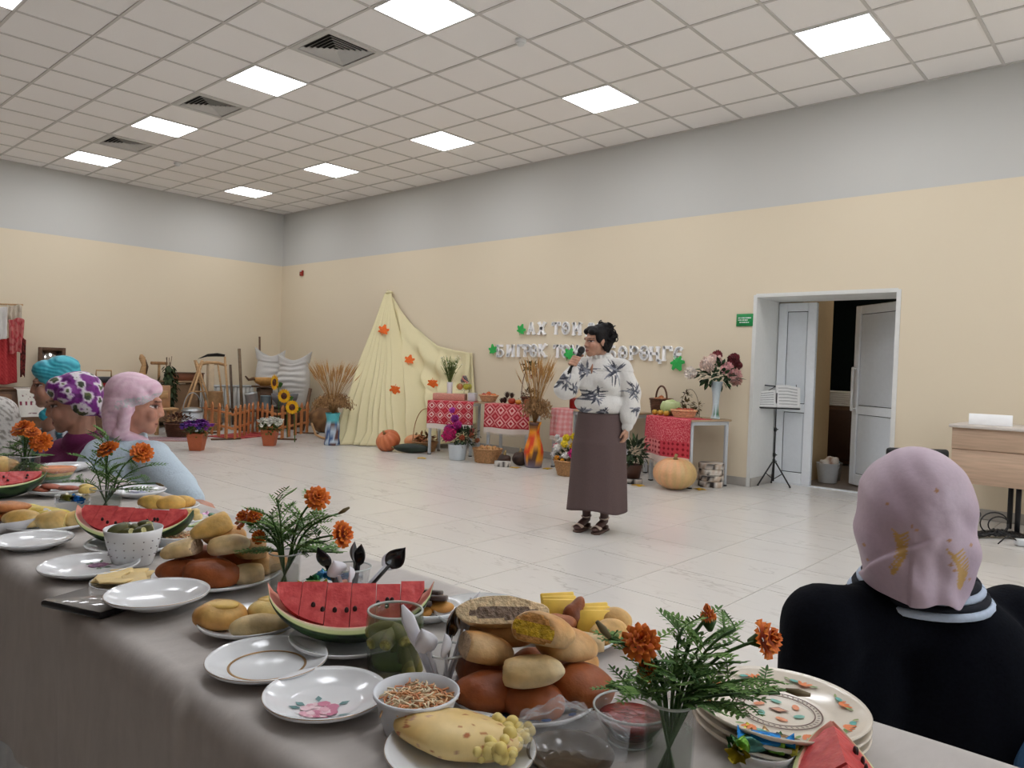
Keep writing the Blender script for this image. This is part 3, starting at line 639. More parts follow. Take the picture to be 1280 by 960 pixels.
# onion basket, birch slab, two dark roots
t = thing('onion_basket', 'square-sided straw basket filled with yellow onions', 'basket', (6.6,-.98,0), R_(30)); basket(t, .13, .155, .17, WICKER, sx=1.15)
for k in range(12):
    a = k*2.4; r = .035+.085*(k/12)**.5
    fruit('onion', t.location+Vector((r*math.cos(a)*1.05, r*math.sin(a), .125+(.025 if k < 5 else 0))), .034, (206,160,104), 'yellow onion in the straw basket under the desk', 'onion', 'onions in the straw basket', col2=(170,116,70))
t = thing('birch_slab', 'small slab of birch log with peeling bark by the dark roots', 'birch slab', flr(628,583), R_(25))
MB().lathe([(.1,0),(.105,.01),(.104,.06),(.1,.066)], 20, cap1=True, sy=.6, col=lambda p: (46,40,38) if nz((p.x*30,p.y*30,p.z*60)) > .12 else (206,200,192)).build('bark', PAINT, t)
for k, (x, y, r) in enumerate([(6.92,-1.02,.085), (7.02,-.84,.1)]):
    t = thing('dark_root', ['smaller dark brown beet root beside the birch slab', 'larger dark brown beet root beside the orange vase'][k], 'root vegetable', (x, y, 0), k)
    MB().ell((0,0,r*.8), (r,r*.95,r*.82), 20, 14, f=lambda p: p+p*(.14*nz(p+Vector((k,0,0)), 16)), col=lambda p: mixc((82,58,44),(48,34,28), .5+nz(p,24))).build('root_body', PAINT, t)
    MB().tube([(0,0,r*1.5),(.01,0,r*1.9),(.0,.02,r*2.2)], [.03,.015,.006], 7).build('root_top', mat('dry_stem'), t)
# tall orange vase with wheat
t = thing('orange_wheat_vase', 'tall orange and yellow painted floor vase holding a wheat sheaf', 'vase', (7.22,-.82,0))
def vcol(p):
    k = nz((p.x*9+3, p.y*9, p.z*7)); 
    if p.z < .07 or (p.z < .16 and k > .05): return (128,118,136)
    return (222,72,34) if k > .22 else ((90,58,44) if k < -.34 else mixc((240,176,40), (232,126,30), .5+k))
MB().lathe([(.085,0),(.1,.01),(.115,.1),(.12,.19),(.1,.28),(.072,.36),(.062,.43),(.068,.5),(.085,.55),(.078,.55),(.055,.43),(.06,.36)], 36, col=vcol).build('vase_body', PAINT_S, t)
wheat(t, (0,0,.52), 60, .68, .2, 21, droop=120)
# basket of mixed flowers
t = thing('mixed_flower_basket', 'wicker basket of yellow, white and magenta garden flowers', 'flower basket', (7.9,-1.0,0)); basket(t, .12, .17, .17, WICKER)
mb = MB(); foliage(mb, (0,0,.22), (.18,.17,.1), 160, .06, (70,92,50), 31); stuff(mb.build('foliage', PAINT, t))
for k, (x, y, z, r, c) in enumerate([(-.02,-.04,.42,.055,(236,206,30)), (.06,0,.44,.055,(230,198,30)), (.0,-.1,.36,.05,(240,210,50)), (.1,-.06,.35,.05,(214,170,40)), (-.1,-.1,.3,.06,(236,232,226)), (-.16,-.06,.22,.06,(232,226,224)), (-.16,-.04,.31,.05,(196,90,100)), (.13,-.1,.27,.07,(196,30,120)), (.05,-.14,.24,.045,(238,234,230)), (-.07,-.14,.2,.035,(226,150,40)), (.02,-.15,.18,.03,(230,160,40)), (-.18,.04,.36,.05,(226,224,220)), (-.2,.02,.42,.035,(222,222,222)), (.12,.05,.34,.05,(200,60,130))]):
    mb = MB(); blossom(mb, (x,y,z), r, c, 40, k+50, col2=tuple(min(255,v*1.15) for v in c)); mb.build('flower', PAINT, t)
# leafy pot behind the speaker
t = thing('dark_pot_plant', 'bushy dark leafed plant in a brown pot on a birch slab beside the desk leg', 'pot plant', flr(791,604))
MB().lathe([(.09,0),(.1,.005),(.1,.05),(.095,.055)], 20, cap1=True, col=lambda p: (40,36,34) if nz((p.x*30,p.y*30,p.z*80)) > .1 else (198,190,182)).build('birch_base', PAINT, t)
MB().lathe([(.07,.056),(.095,.2),(.1,.205),(.09,.205),(.08,.17)], 24).build('pot', mat('brown_pot', (80,52,42), .5), t)
mb = MB(); foliage(mb, (0,0,.34), (.14,.14,.14), 150, .09, (64,84,50), 41); mb.build('foliage', PAINT, t)
# pale pumpkin + birch cylinder
pumpkin((9.17,-.86,0), .225, .335, ((228,172,126),(208,176,120)), 'large pale orange pumpkin on the floor below the crimson towel', 16)
t = thing('birch_bark_tub', 'round birch bark tub with black marks under the desk end', 'birch tub', flr(887,608)+Vector((0,.02,0)))
for k in range(4):
    MB().lathe([(.128,k*.064),(.134,k*.064+.008),(.134,k*.064+.056),(.128,k*.064+.062)], 28, cap1=True, col=lambda p: (44,38,36) if nz((p.x*14+k*5,p.y*14,p.z*55)) > .2 else ((196,176,156) if nz(p*20) > .1 else (216,208,198))).build('bark_band', PAINT, t)
# fallen yellow leaves
for k, (px, py) in enumerate([(526,573),(607,579),(645,585),(685,586),(797,607),(874,612)]):
    mb = MB(); leaf_blade(mb, (-.06,0,.006), (1,.2,0), .14, .08, col=(214,170,50)); leaf_blade(mb, (0,0,.007), (.2,1,0), .08, .06, col=(224,184,60)); leaf_blade(mb, (0,0,.007), (.2,-1,0), .07, .05, col=(206,160,46))
    o = mb.build('fallen_leaf', PAINT, solid=.002); o.location = flr(px, py); o.rotation_euler.z = k*1.3
    tag(o, ['yellow leaf on the floor below the marrow', 'yellow leaf on the floor between white bucket and onion basket', 'yellow leaf on the floor below the dark roots', 'yellow leaf at the foot of the orange vase', 'pale yellow leaf before the dark pot plant', 'brown yellow leaf between pale pumpkin and birch tub'][k], 'leaf', 'fallen leaves by the display')
# ------------------------------------------------------------------ things on the desks
# desk 1
TW = .006
def dk(t, px, py, lx_y, z=0):
    """point on a desk: the desk's own front-back row (local y) met by this pixel column"""
    rz = t.rotation_euler.z; a = t.location+Vector((-math.sin(rz)*lx_y, math.cos(rz)*lx_y, 0)); d = Vector((math.cos(rz), math.sin(rz), 0)); r = ray(px, py); n = Vector((-r.y, r.x, 0))
    s = (CAM-a).dot(n)/d.dot(n); s = max(-.49, min(.49, s)) if False else s
    p = a+d*s; p.z = DT+TW+z; return p
p = dk(dk1, 560, 495, .02); t = thing('pink_tray_box', 'low pink wicker tray standing on the desk towel', 'tray', p, R_(32)); 
MB().rbox((.03,0,.045), (.44,.2,.09), .01, 2).build('tray_side', mat('pink_wicker', (208,150,132), .8, .2, 70, .4), t)
t = thing('white_storage_box', 'small white plastic box at the end of the pink tray', 'box', dk(dk1, 589, 495, .02), R_(32)); MB().rbox((.02,0,.05), (.1,.16,.1), .008, 2).build('box_body', WHITE_MET, t); MB().rbox((.02,0,.104), (.106,.166,.012), .004, 1).build('box_lid', WHITE_MET, t)
p = dk(dk1, 562, 490, 0, .09); t = thing('field_flower_cup', 'white flared cup holding a bunch of wild field flowers', 'flower vase', p)
MB().lathe([(.034,0),(.036,.005),(.04,.15),(.042,.155),(.037,.15)], 24).build('cup', CERAM, t)
mb = MB(); rr = random.Random(5)
for i in range(80):
    a = rr.uniform(0, 6.28); k = rr.uniform(.03,.16); h = rr.uniform(.22,.38); e = Vector((math.cos(a)*k, math.sin(a)*k, .14+h)); pts = bez((0,0,.1), (math.cos(a)*k*.4, math.sin(a)*k*.4, .1+h*.7), e, 4); mb.tube(pts, .0025, 3, col=mixc((120,136,70),(86,106,52), rr.random()))
    for q in range(3): leaf_blade(mb, pts[2+q % 2], (rr.uniform(-1,1), rr.uniform(-1,1), .8), .05, .014, col=mixc((128,140,84),(90,110,60), rr.random()))
    if i % 3 == 0: mb.ell(e, (.009,.009,.007), 6, 4, col=(232,228,206))
stuff(mb.build('wild_flowers', PAINT, t))
p = dk(dk1, 580, 492, .05, .09); t = thing('tiered_fruit_stand', 'small two-tier glass fruit stand on the pink tray', 'fruit stand', p)
MB().lathe([(.05,0),(.012,.01),(.012,.04),(.115,.05),(.12,.056),(.01,.048),(.01,.13),(.07,.138),(.074,.144),(.0,.136)], 28).build('stand', GLASS, t)
for k, (x, y, c) in enumerate([(-.075,-.02,(206,190,60)), (.07,-.03,(200,196,70)), (0,-.08,(226,150,90)), (.02,.07,(196,190,70)), (-.03,.06,(214,180,60))]):
    fruit('pear', p+Vector((x, y, .056)), .042, c, 'yellow pear on the lower tier of the fruit stand', 'pear', 'pears on the fruit stand', sq=1.05)
t2 = thing('grape_bunch', 'dusky grape bunch and rosy fruit on the upper tier of the stand', 'grapes', p+Vector((0,0,.144)))
for k in range(26): MB().ell((.05*math.cos(k*2.4)*(1-k/34), .05*math.sin(k*2.4)*(1-k/34), .016+k*.0032), (.016,)*3, 8, 6, col=(112,104,104) if k % 5 else (206,130,120)).build('grape', PAINT_S, t2)
p = dk(dk1, 607, 500, .12); p = Vector((6.06,-.43,DT+TW)); t = thing('apple_basket', 'pale wicker bowl heaped with red apples between two desks', 'fruit basket', p); basket(t, .085, .125, .085, mat('pale_wicker', (222,170,128), .7, .25, 60, .3))
for k in range(9): fruit('apple', p+Vector((.075*math.cos(k*.9)*(k > 0), .075*math.sin(k*.9)*(k > 0), .06+(.025 if k == 0 else 0))), .029, (178,40,44), 'red apple in the pale wicker bowl', 'apple', 'apples in the pale wicker bowl', col2=(220,120,50))
MB().rbox((6.03,-.43,DT-.012), (.26,.28,.02), .004, 1).build('desk_flap', DESKTOP, dk1).matrix_parent_inverse = (Matrix.Translation(dk1.location) @ Matrix.Rotation(dk1.rotation_euler.z, 4, 'Z')).inverted()
# desk 2
for k, (px, py, z, r) in enumerate([(631,500,0,.045), (638,500,0,.04), (634,494,.07,.045), (640,492,.07,.04), (627,502,0,.035)]):
    q = dk(dk2, px, py, .02+.02*(k % 2), z); t = thing('pine_cone', 'brown pine cone in the small heap on the diamond towel', 'pine cone', q, k, 'pine cones on the desk'); mb = MB()
    for i in range(34):
        a = i*2.4; zz = i/34; rad = r*math.sin(math.pi*(.12+.8*zz)); leaf_blade(mb, (rad*.5*math.cos(a), rad*.5*math.sin(a), zz*r*1.7+.005), (math.cos(a), math.sin(a), .5), rad*.7+.006, .02, col=(92,74,62))
    mb.ell((0,0,r*.85), (r*.6,r*.6,r*.85), 8, 6, col=(70,54,46)); mb.build('scales', PAINT, t)
for k, (px, py, r, c, nm) in enumerate([(640,500,.052,(208,66,28),'tomato'), (648,501,.042,(214,150,60),'yellow_tomato'), (659,500,.048,(214,84,30),'tomato')]):
    fruit(nm, dk(dk2, px, py, -.17), r, c, ['large red tomato beside the pine cones', 'yellow tomato lying between two red tomatoes', 'orange red tomato below the tall hoop basket'][k], 'tomato', 'tomatoes on the diamond towel', sq=.8)
p = dk(dk2, 662, 500, .1); t = thing('dried_flower_basket', 'thin hoop basket with dried seed heads and hanging hops', 'basket', p, R_(40)); basket(t, .08, .11, .09, WICKER_D, hoop=.42, hr=.005)
mb = MB(); foliage(mb, (0,0,.12), (.12,.1,.08), 130, .05, (120,92,64), 61); mb.build('dried_heads', PAINT, t)
mb = MB(); foliage(mb, (0,0,.5), (.09,.05,.03), 40, .08, (84,84,52), 62); foliage(mb, (.02,0,.43), (.05,.04,.07), 40, .05, (190,110,84), 63); mb.build('hop_sprig', PAINT, t)
# desk 3: jam jar
t = thing('jam_jar', 'squat jar of dark red preserve on the faded pink towel', 'jar', dk(dk3, 719, 497, -.12)); MB().lathe([(.065,0),(.07,.01),(.07,.1),(.06,.115)], 24, cap1=True).build('jar_body', mat('red_preserve', (120,18,16), .12, .15), t); MB().lathe([(.062,.115),(.062,.13)], 24, cap1=True).build('jar_lid', mat('lid_red', (150,60,50), .4), t)
# desk 4
p = dk(dk4, 826, 515, .02); t = thing('brown_apple_basket', 'dark brown wicker basket with arched handle and onions', 'basket', p, R_(-30)); basket(t, .10, .125, .17, WICKER_D, hoop=.15, hr=.011)
for k in range(7): fruit('onion', p+Vector((.06*math.cos(k*.9)*(k > 0), .06*math.sin(k*.9)*(k > 0), .135+(.025 if k == 0 else 0))), .03, (206,136,84), 'round onion in the dark brown basket', 'onion', 'onions in the dark basket', col2=(180,100,60))
t = thing('cabbage', 'round pale green cabbage behind the small yellow apples', 'cabbage', dk(dk4, 838, 512, -.07), 0)
MB().ell((0,0,.088), (.105,.1,.09), 26, 18, f=lambda p: p+p*.05*nz(p,18), col=lambda p: mixc((168,190,120),(206,216,160), .5+1.2*nz(p,14))).build('cabbage_head', PAINT, t)
mb = MB()
for a in (0, 1.3, 2.6, 3.9, 5.2): mb.sheet(lambda u, v, a=a: Matrix.Rotation(a, 3, 'Z') @ Vector((.112*math.cos((u-.5)*1.3)*math.cos(v*1.4-.6), .112*math.sin((u-.5)*1.3), .088+.096*math.sin(v*1.4-.6))), 8, 6, cf=lambda u, v: mixc((170,192,122),(204,214,164), v))
mb.build('outer_leaf', PAINT, t, solid=.003)
for k, px in enumerate((818.5, 825.5, 833)): fruit('yellow_apple', dk(dk4, px, 517, -.215), .034, (214,166,56), ['leftmost'[:0]+'yellow apple at the outer end of the row on the crimson towel', 'middle yellow apple of the row on the crimson towel', 'yellow apple touching the cabbage and the wicker bowl'][k], 'apple', 'yellow apples in a row')
p = dk(dk4, 855, 515, -.12); t = thing('tomato_bowl', 'low pale wicker bowl of small tomatoes with trailing hops', 'basket', p); basket(t, .10, .13, .075, mat('pale_wicker'))
for k in range(12): a = k*2.4; r = .1*(k/12)**.5; fruit('small_tomato', p+Vector((r*math.cos(a), r*math.sin(a), .052)), .026, (206,84,52), 'small tomato in the low pale wicker bowl', 'tomato', 'tomatoes in the low wicker bowl')
p = dk(dk4, 862, 512, .1); t = thing('hop_vine', 'dry hop vine curling over a thin wire hoop behind the bowl', 'hop vine', p, R_(-16)); 
MB().tube([(.15*math.cos(a)-.0, 0, .30*math.sin(a)) for a in [math.pi*i/16 for i in range(17)]], .003, 5).build('wire_hoop', WOOD_D, t)
mb = MB()
for c, n in (((-.06,0,.22),30), ((-.05,0,.14),30), ((.13,-.02,.12),34), ((.1,-.04,.05),40), ((-.09,.0,.06),34), ((.16,-.05,.02),20)): foliage(mb, c, (.05,.04,.05), n, .045, (132,112,72), int(n+c[0]*100))
stuff(mb.build('hop_cones', PAINT, t))
p = dk(dk4, 894, 522, .12); t = thing('hydrangea_vase', 'tall white and blue vase of pink hydrangeas and dark amaranth', 'flower vase', p)
MB().lathe([(.045,0),(.05,.006),(.036,.05),(.032,.16),(.042,.28),(.068,.4),(.062,.4),(.036,.28)], 32, col=lambda p: (40,96,170) if (.08 < p.z < .26 and nz(p*22+Vector((3,0,0))) > .12) else ((60,120,80) if (.03 < p.z < .1 and nz(p*26) > .2) else (208,222,228))).build('vase_body', PAINT_S, t)
mb = MB(); foliage(mb, (0,0,.46), (.22,.16,.12), 130, .11, (50,84,44), 71); mb.build('foliage', PAINT, t)
for k, (u, z, dd, r, c) in enumerate([(-.3,.48,-.05,.075,(226,216,206)), (-.12,.58,-.06,.095,(232,208,196)), (-.04,.62,0,.09,(230,196,188)), (.08,.54,-.1,.075,(226,168,170)), (.17,.47,-.06,.085,(222,176,172)), (.2,.42,-.02,.07,(200,150,140)), (.0,.68,.02,.06,(136,52,60)), (.17,.64,0,.075,(112,42,50)), (.22,.58,.02,.06,(120,50,54)), (.2,.66,.02,.05,(118,44,52))]):
    c0 = Vector((RT.x*u, RT.y*u, z))+Vector((-FW.x, -FW.y, 0))*(-dd); mb = MB(); blossom(mb, c0, r, c, 90, k+90, col2=tuple(min(255,v*1.12) for v in c)); mb.build('flower_head', PAINT, t)
# ------------------------------------------------------------------ music stand
t = thing('music_stand', 'black folding tripod music stand in the doorway', 'music stand', (9.73,.30,0), R_(38))
for k, a in enumerate((200, 320, 80)):
    l = MB().tube([(.02*math.cos(R_(a)), .02*math.sin(R_(a)), .26), (.19*math.cos(R_(a)), .19*math.sin(R_(a)), .012)], .008, 8).build('tripod_leg', BLACK, t); MB().ell((.19*math.cos(R_(a)), .19*math.sin(R_(a)), .01), (.012,.012,.01), 8, 6).build('rubber_foot', BLACK, l)
    MB().tube([(0,0,.07), (.1*math.cos(R_(a)), .1*math.sin(R_(a)), .142)], .005, 6).build('brace', BLACK, t)
MB().tube([(0,0,.05),(0,0,.62)], .01, 10).build('lower_pole', BLACK, t); MB().tube([(0,0,.6),(0,0,1.02)], .007, 10).build('upper_pole', BLACK, t)
for z in (.27, .34, .62): mb = MB(); mb.tube([(0,0,z-.02),(0,0,z+.02)], .016, 10); mb.tube([(0,0,z),(.03,0,z)], .007, 6); mb.build('clamp_knob', BLACK, t)
tm = Matrix.Translation((0,0,.85)) @ Matrix.Rotation(R_(-18), 4, 'X')
mb = MB(); mb.T = tm
for s in (-1, 1): mb.tube([(0,0,.02),(s*.23,0,.1),(s*.23,0,.28)], .004, 6); mb.tube([(0,0,.25),(s*.2,.0,.12)], .004, 6)
mb.tube([(-.25,-.02,0),(.25,-.02,0)], .006, 6); mb.tube([(-.25,0,0),(.25,0,0)], .005, 6); mb.tube([(-.13,-.01,.26),(.05,-.01,.25)], .007, 6); mb.build('desk_frame', BLACK, t)
for k, (x0, x1, h, rr_) in enumerate([(-.24,.0,.2,0), (.0,.25,.255,1)]):
    o = thing('sheet_music', ['white sheet of printed music leaning on the outer half of the stand', 'curled white sheet of printed music on the door side of the stand'][k], 'sheet music', t.location, t.rotation_euler.z, 'sheets on the music stand')
    def pf(u, v, x0=x0, x1=x1, h=h, k=k): return tm @ Vector((lerp(x0, x1, u)+(.0 if k == 0 else -.0), -.022-.012*math.sin(u*3)*v-(.05*max(0, u-.6)*v*2.5 if k else .03*(1-u)*v), .008+v*h-(.09*max(0, u-.55)*v if k else .05*v*(1-u))))
    MB().sheet(pf, 14, 12).build('paper', mat('music_paper', (226,226,224), .8, .02), o, solid=.001)
    mb = MB()
    for r in range(6):
        for q in range(3):
            v = .14+r*.14+q*.02; pts = [pf(u, v)+Vector((0,0,0))+(tm.to_3x3() @ Vector((0,-.0016,0))) for u in (.1,.3,.5,.7,.88)]; mb.tube(pts, .0011, 3)
    mb.build('stave_line', mat('print_grey', (120,120,122), .8), o)
# ------------------------------------------------------------------ corridor things
t = thing('white_bucket', 'white plastic bucket with rags just inside the open door', 'bucket', (10.03,1.12,0))
MB().lathe([(.095,0),(.1,.006),(.125,.22),(.13,.225),(.12,.225),(.1,.03)], 28).build('bucket_body', WHITE_MET, t)
MB().tube([(.128*math.cos(a), -.128*math.sin(a)*.5, .2-.1*math.sin(a)) for a in [math.pi*i/10 for i in range(11)]], .004, 6).build('bail_handle', WHITE_MET, t)
mb = MB(); mb.ell((.01,0,.23), (.1,.09,.05), 18, 12, f=lambda p: p+p*.25*nz(p,16), col=lambda p: mixc((214,206,196),(150,110,90), .4+1.5*nz(p,18))); mb.build('rag', PAINT, t)
t = thing('small_bucket', 'grey bucket half hidden behind the narrow door leaf', 'bucket', (9.99,1.42,0)); MB().lathe([(.08,0),(.1,.2),(.105,.205),(.095,.2)], 24).build('bucket_body', mat('grey_plastic', (150,152,152), .5), t); MB().ell((0,0,.2), (.08,.08,.05), 14, 8, col=(110,130,140)).build('rag', PAINT, t)
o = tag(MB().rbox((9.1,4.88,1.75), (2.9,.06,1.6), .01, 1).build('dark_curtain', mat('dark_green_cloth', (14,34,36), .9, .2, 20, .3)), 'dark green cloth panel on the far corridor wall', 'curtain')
t = thing('corridor_cabinet', 'dark low cabinet with a white paper stack seen through the door gap', 'cabinet', (9.4,3.3,0)); MB().rbox((0,0,.42), (.7,.5,.8), .01, 1).build('cabinet_body', WOOD_D, t); MB().rbox((0,-.26,.42), (.64,.02,.7), .006, 1).build('cabinet_door', mat('brown_front', (70,48,38), .5), t)
for k in range(7): tag(MB().rbox((9.4,3.2,.835+k*.03), (.5,.3,.026), .004, 1).build('paper_stack', LETW), 'white bundle of paper stacked on the corridor cabinet', 'paper', 'papers on the corridor cabinet')
# ------------------------------------------------------------------ teacher desk, cable heap, chair back on the right
DKW = mat('beige_wood_laminate', (206,176,150), .5, .12, 6, stretch=(.6,1,9))
A = ony(1191, 530, -.75); t = thing('teacher_desk', 'light wood teacher desk with modesty panel against the wall', 'desk', (A.x, -.75, 0))
ZT = A.z
MB().rbox((.8,.3,ZT-.012), (1.64,.68,.025), .003, 1).build('desk_top', mat('desk_top_pale', (214,204,196), .35, .05), t)
MB().rbox((.8,0,ZT-.11), (1.6,.022,.17), .002, 1).build('front_panel', DKW, t); MB().rbox((.8,.012,ZT-.335), (1.6,.022,.275), .002, 1).build('front_panel', DKW, t)
for x in (.36, .46, 1.3, 1.4):
    MB().rbox((x,.1+.35*((x*10) % 2 > .9),.2), (.035,.035,.4), .003, 1).build('leg', BLACK, t)
MB().rbox((.8,.3,.41), (1.2,.05,.04), .003, 1).build('beam', BLACK, t)
t = thing('paper_folder', 'white folder standing half open on the teacher desk', 'paper', Vector((A.x+.24,-.62,ZT+.002)), R_(8)); MB().rbox((0,.0,.045), (.3,.004,.09), .001, 1, r=(R_(-14),0,0)).build('front_sheet', LETW, t); MB().rbox((0,.055,.045), (.3,.004,.09), .001, 1, r=(R_(14),0,0)).build('back_sheet', LETW, t)
t = thing('black_device', 'small black box standing on the teacher desk', 'device', Vector((A.x+.65,-.6,ZT+.002))); MB().rbox((0,0,.035), (.26,.16,.07), .008, 2).build('case', BLACK, t); MB().box((0,-.082,.035), (.2,.004,.03)).build('front_grille', mat('dark_grey', (50,50,54), .4), t)
c0 = onz(1245, 672, 0); t = thing('cable_heap', 'tangle of black cables heaped on the floor beside the desk legs', 'cables', (c0.x, c0.y, 0))
rr = random.Random(9)
for k in range(26):
    pts = []; ph = rr.uniform(0, 6); L = rr.uniform(.35, .55)
    for i in range(15):
        s = -L/2+L*i/14; pts.append(Vector((RT.x*s*1.0+rr.uniform(-.012,.012)-FW.x*0, RT.y*s+.07*math.sin(ph+i*.6), .012+.05*max(0, 1-abs(s)/.28)*rr.uniform(.2,1))))
    MB().tube(pts, .009, 6).build('cable', BLACK, t)
for k, (cx, r, z) in enumerate([(-.02,.1,.1), (.01,.075,.085)]):
    MB().tube([Vector((RT.x*(cx+r*math.cos(a)*1.1), RT.y*(cx+r*math.cos(a)*1.1)+.03*k, .012+max(0, z+r*.85*math.sin(a)))) for a in [2*math.pi*i/20 for i in range(21)]], .0055, 6).build('cable_loop', BLACK, t)
c1 = onz(1278, 683, 0); t = thing('white_adapter', 'small white power adapter lying beside the black cables', 'adapter', (c1.x, c1.y, 0), .6); MB().rbox((0,0,.03), (.09,.06,.05), .008, 2).build('case', WHITE_MET, t); MB().tube([(-.04,0,.04),(-.1,0,.08),(-.18,-.02,.012)], .005, 6).build('lead', BLACK, t)
a, b = ony(1218,650,-.03), ony(1290,660,-.03); o = MB().tube([a.lerp(b, i/8)+Vector((0,0,-.012*math.sin(i/8*3.1))) for i in range(9)], .004, 6).build('wall_cable', BLACK); tag(o, 'thin black cable running along the skirting behind the desk', 'cable')

p = ony(1147, 600, -1.6); zt = ony(1147, 559, -1.6).z; t = thing('black_low_chair', 'low black chair with rounded back standing beside the teacher desk', 'chair', (p.x, -1.6, 0), R_(42))
MB().rbox((0,.02,zt-.11), (.46,.05,.2), .024, 3).build('backrest', BLACK, t); MB().rbox((0,-.2,.30), (.46,.42,.05), .02, 2).build('seat', BLACK, t)
for sx in (-1, 1):
    MB().tube([(sx*.2,.02,.0),(sx*.2,.02,zt-.2)], .014, 8).build('back_leg', BLACK, t); MB().tube([(sx*.2,-.38,.0),(sx*.2,-.36,.29)], .014, 8).build('front_leg', BLACK, t)
# ------------------------------------------------------------------ folk corner along the left wall
BURLAP = mat('burlap', (150,116,78), .9, .2, 60, .5); TIN = mat('tin', (168,172,174), .35, .1, 20, metal=.8); SACKM = mat('white_sack_weave', (206,204,200), .7, .06, 90, .35)
def LW(px, py, X): return onx(px, py, X)
# table against the left wall
y0, y1 = LW(150, 475, .4).y, LW(247, 475, .4).y; t = thing('wall_table', 'long brown table against the wall behind the seated women', 'table', (.35, (y0+y1)/2, 0)); W = y1-y0
MB().rbox((0,0,.765), (.6,W,.03), .004, 1).build('table_top', mat('brown_laminate', (150,122,92), .5, .1, 8), t)
MB().rbox((.24,0,.42), (.02,W-.1,.62), .003, 1).build('front_panel', mat('brown_panel', (140,112,86), .6, .08, 8), t)
for s in (-1, 1): MB().rbox((0,s*(W/2-.06),.375), (.5,.03,.75), .003, 1).build('side_panel', mat('brown_panel'), t)
# radiator
a, b = LW(241, 478, .1), LW(316, 515, .1); t = thing('radiator', 'white sectional radiator low on the wall behind the fence', 'radiator', (.09, (a.y+b.y)/2, 0)); W = b.y-a.y
MB().rbox((0,0,.68), (.1,W,.04), .01, 1).build('top_grille', WHITE_MET, t)
n = 14
for i in range(n): MB().rbox((0,-W/2+W*(i+.5)/n,.41), (.09,W/n-.012,.5), .012, 1).build('section', mat('radiator_white', (220,220,216), .45, .02), t)
mb = MB(); mb.tube([(0,-W/2,.2),(0,W/2,.2)], .018, 8); mb.tube([(0,-W/2,.62),(0,W/2,.62)], .018, 8); mb.build('manifold', WHITE_MET, t)
for s in (-1, 1): MB().rbox((-.03,s*W*.3,.1), (.06,.03,.2), .003, 1).build('bracket', WHITE_MET, t)
# picket fences (posts in folk-corner zigzag)
def fence(P0, P1, n, h, label, feet=True):
    d = P1-P0; L = d.length; a = math.atan2(d.y, d.x); t = thing('picket_fence', label, 'fence', P0, a, 'orange picket fence panels')
    for z in (h*.32, h*.74): MB().rbox((L/2, .018, z+.02), (L, .018, .035), .002, 1).build('rail', WOOD_O, t)
    for i in range(n):
        x = L*(i+.5)/n; w = min(.09, L/n*.7); mb = MB(); T = Matrix.Translation((x-w/2, .009, .02)) @ Matrix.Rotation(R_(90), 4, 'X')
        mb.prism([(0,0),(w,0),(w,h-.05),(w/2,h),(0,h-.05)], T, .018); mb.build('picket', WOOD_O, t, smooth=False)
    if feet:
        for x in (L*.12, L*.88): MB().rbox((x, 0, .012), (.04, .42, .024), .003, 1).build('foot', WOOD_D, t)
Q = [flr(252,541), flr(287,551), flr(318,541), flr(345,551), flr(387,541)]
fence(Q[0], Q[1], 4, .5, 'orange picket fence panel beside the purple flower pot'); fence(Q[1]+Vector((.03,.03,0)), Q[2], 5, .48, 'orange picket fence panel just behind the white flower pot', False)
fence(Q[2]+Vector((.02,0,0)), Q[3]-Vector((.02,.02,0)), 4, .5, 'orange picket fence panel under the sunflowers', False); fence(Q[3]+Vector((.02,.03,0)), Q[4], 5, .5, 'orange picket fence panel ending near the blue wheat vase')
# flower pots
def flowerpot(loc, label, fcols, seed, n):
    t = thing('potted_flowers', label, 'flower pot', loc, R_(20))
    mb = MB(); V = []
    for z, r in ((0,.085),(.19,.118),(.2,.125),(.225,.125),(.225,.112),(.18,.108)): V.append((r, z))
    mb.lathe(V, 4, r=R_(45+25), sx=1.18, sy=1.18); o = mb.build('pot', TERRA, t, smooth=False); q = o.modifiers.new('b', 'BEVEL'); q.width = .015; q.segments = 2
    mb = MB(); foliage(mb, (0,0,.25), (.16,.15,.075), 260, .06, (96,122,52), seed); stuff(mb.build('foliage', PAINT, t)); rr = random.Random(seed)
    for k in range(n):
        a = rr.uniform(0, 6.28); r = .19*rr.random()**.5; mb = MB(); c = fcols[k % len(fcols)]; p = Vector((r*math.cos(a), r*math.sin(a), .32+.06*rr.random()-.35*r*r*4))
        for q in range(5):
            an = q*1.257; leaf_blade(mb, p, (math.cos(an), math.sin(an), .8), (.05), .055, col=mixc(c, tuple(v*.8 for v in c), rr.random()))
        mb.ell(p+Vector((0,0,.006)), (.022,.022,.02), 8, 6, col=c); mb.build('bloom', PAINT, t)
flowerpot(flr(246,563), 'terracotta pot of purple petunias standing on the floor', [(98,52,140),(120,50,150),(74,58,128),(140,60,160)], 3, 40)
flowerpot(flr(337,557), 'terracotta pot of white petunias before the picket fence', [(236,236,224),(244,242,232)], 4, 54)
# rugs
def rug(P, w, l, rz, cols, label, n=12):
    t = thing('rag_rug', label, 'rug', P, rz); 
    for i in range(n): MB().rbox((0, -l/2+l*(i+.5)/n, .006), (w, l/n-.003, .01), .003, 1).build('stripe', mat('rug_%d_%d_%d' % cols[i % len(cols)], cols[i % len(cols)], .95, .2, 60, .5), t)
rug(flr(222,551)+Vector((-.2,.0,0)), .9, .5, R_(55), [(170,120,110),(70,70,110),(214,200,190),(150,90,84),(60,66,100)], 'striped grey and rose rag rug near the dark basket')
rug(flr(318,548)+Vector((-.45,.1,0)), .6, 1.0, R_(20), [(170,60,60),(190,96,84),(150,44,52)], 'red woven rug lying under the picket fence')
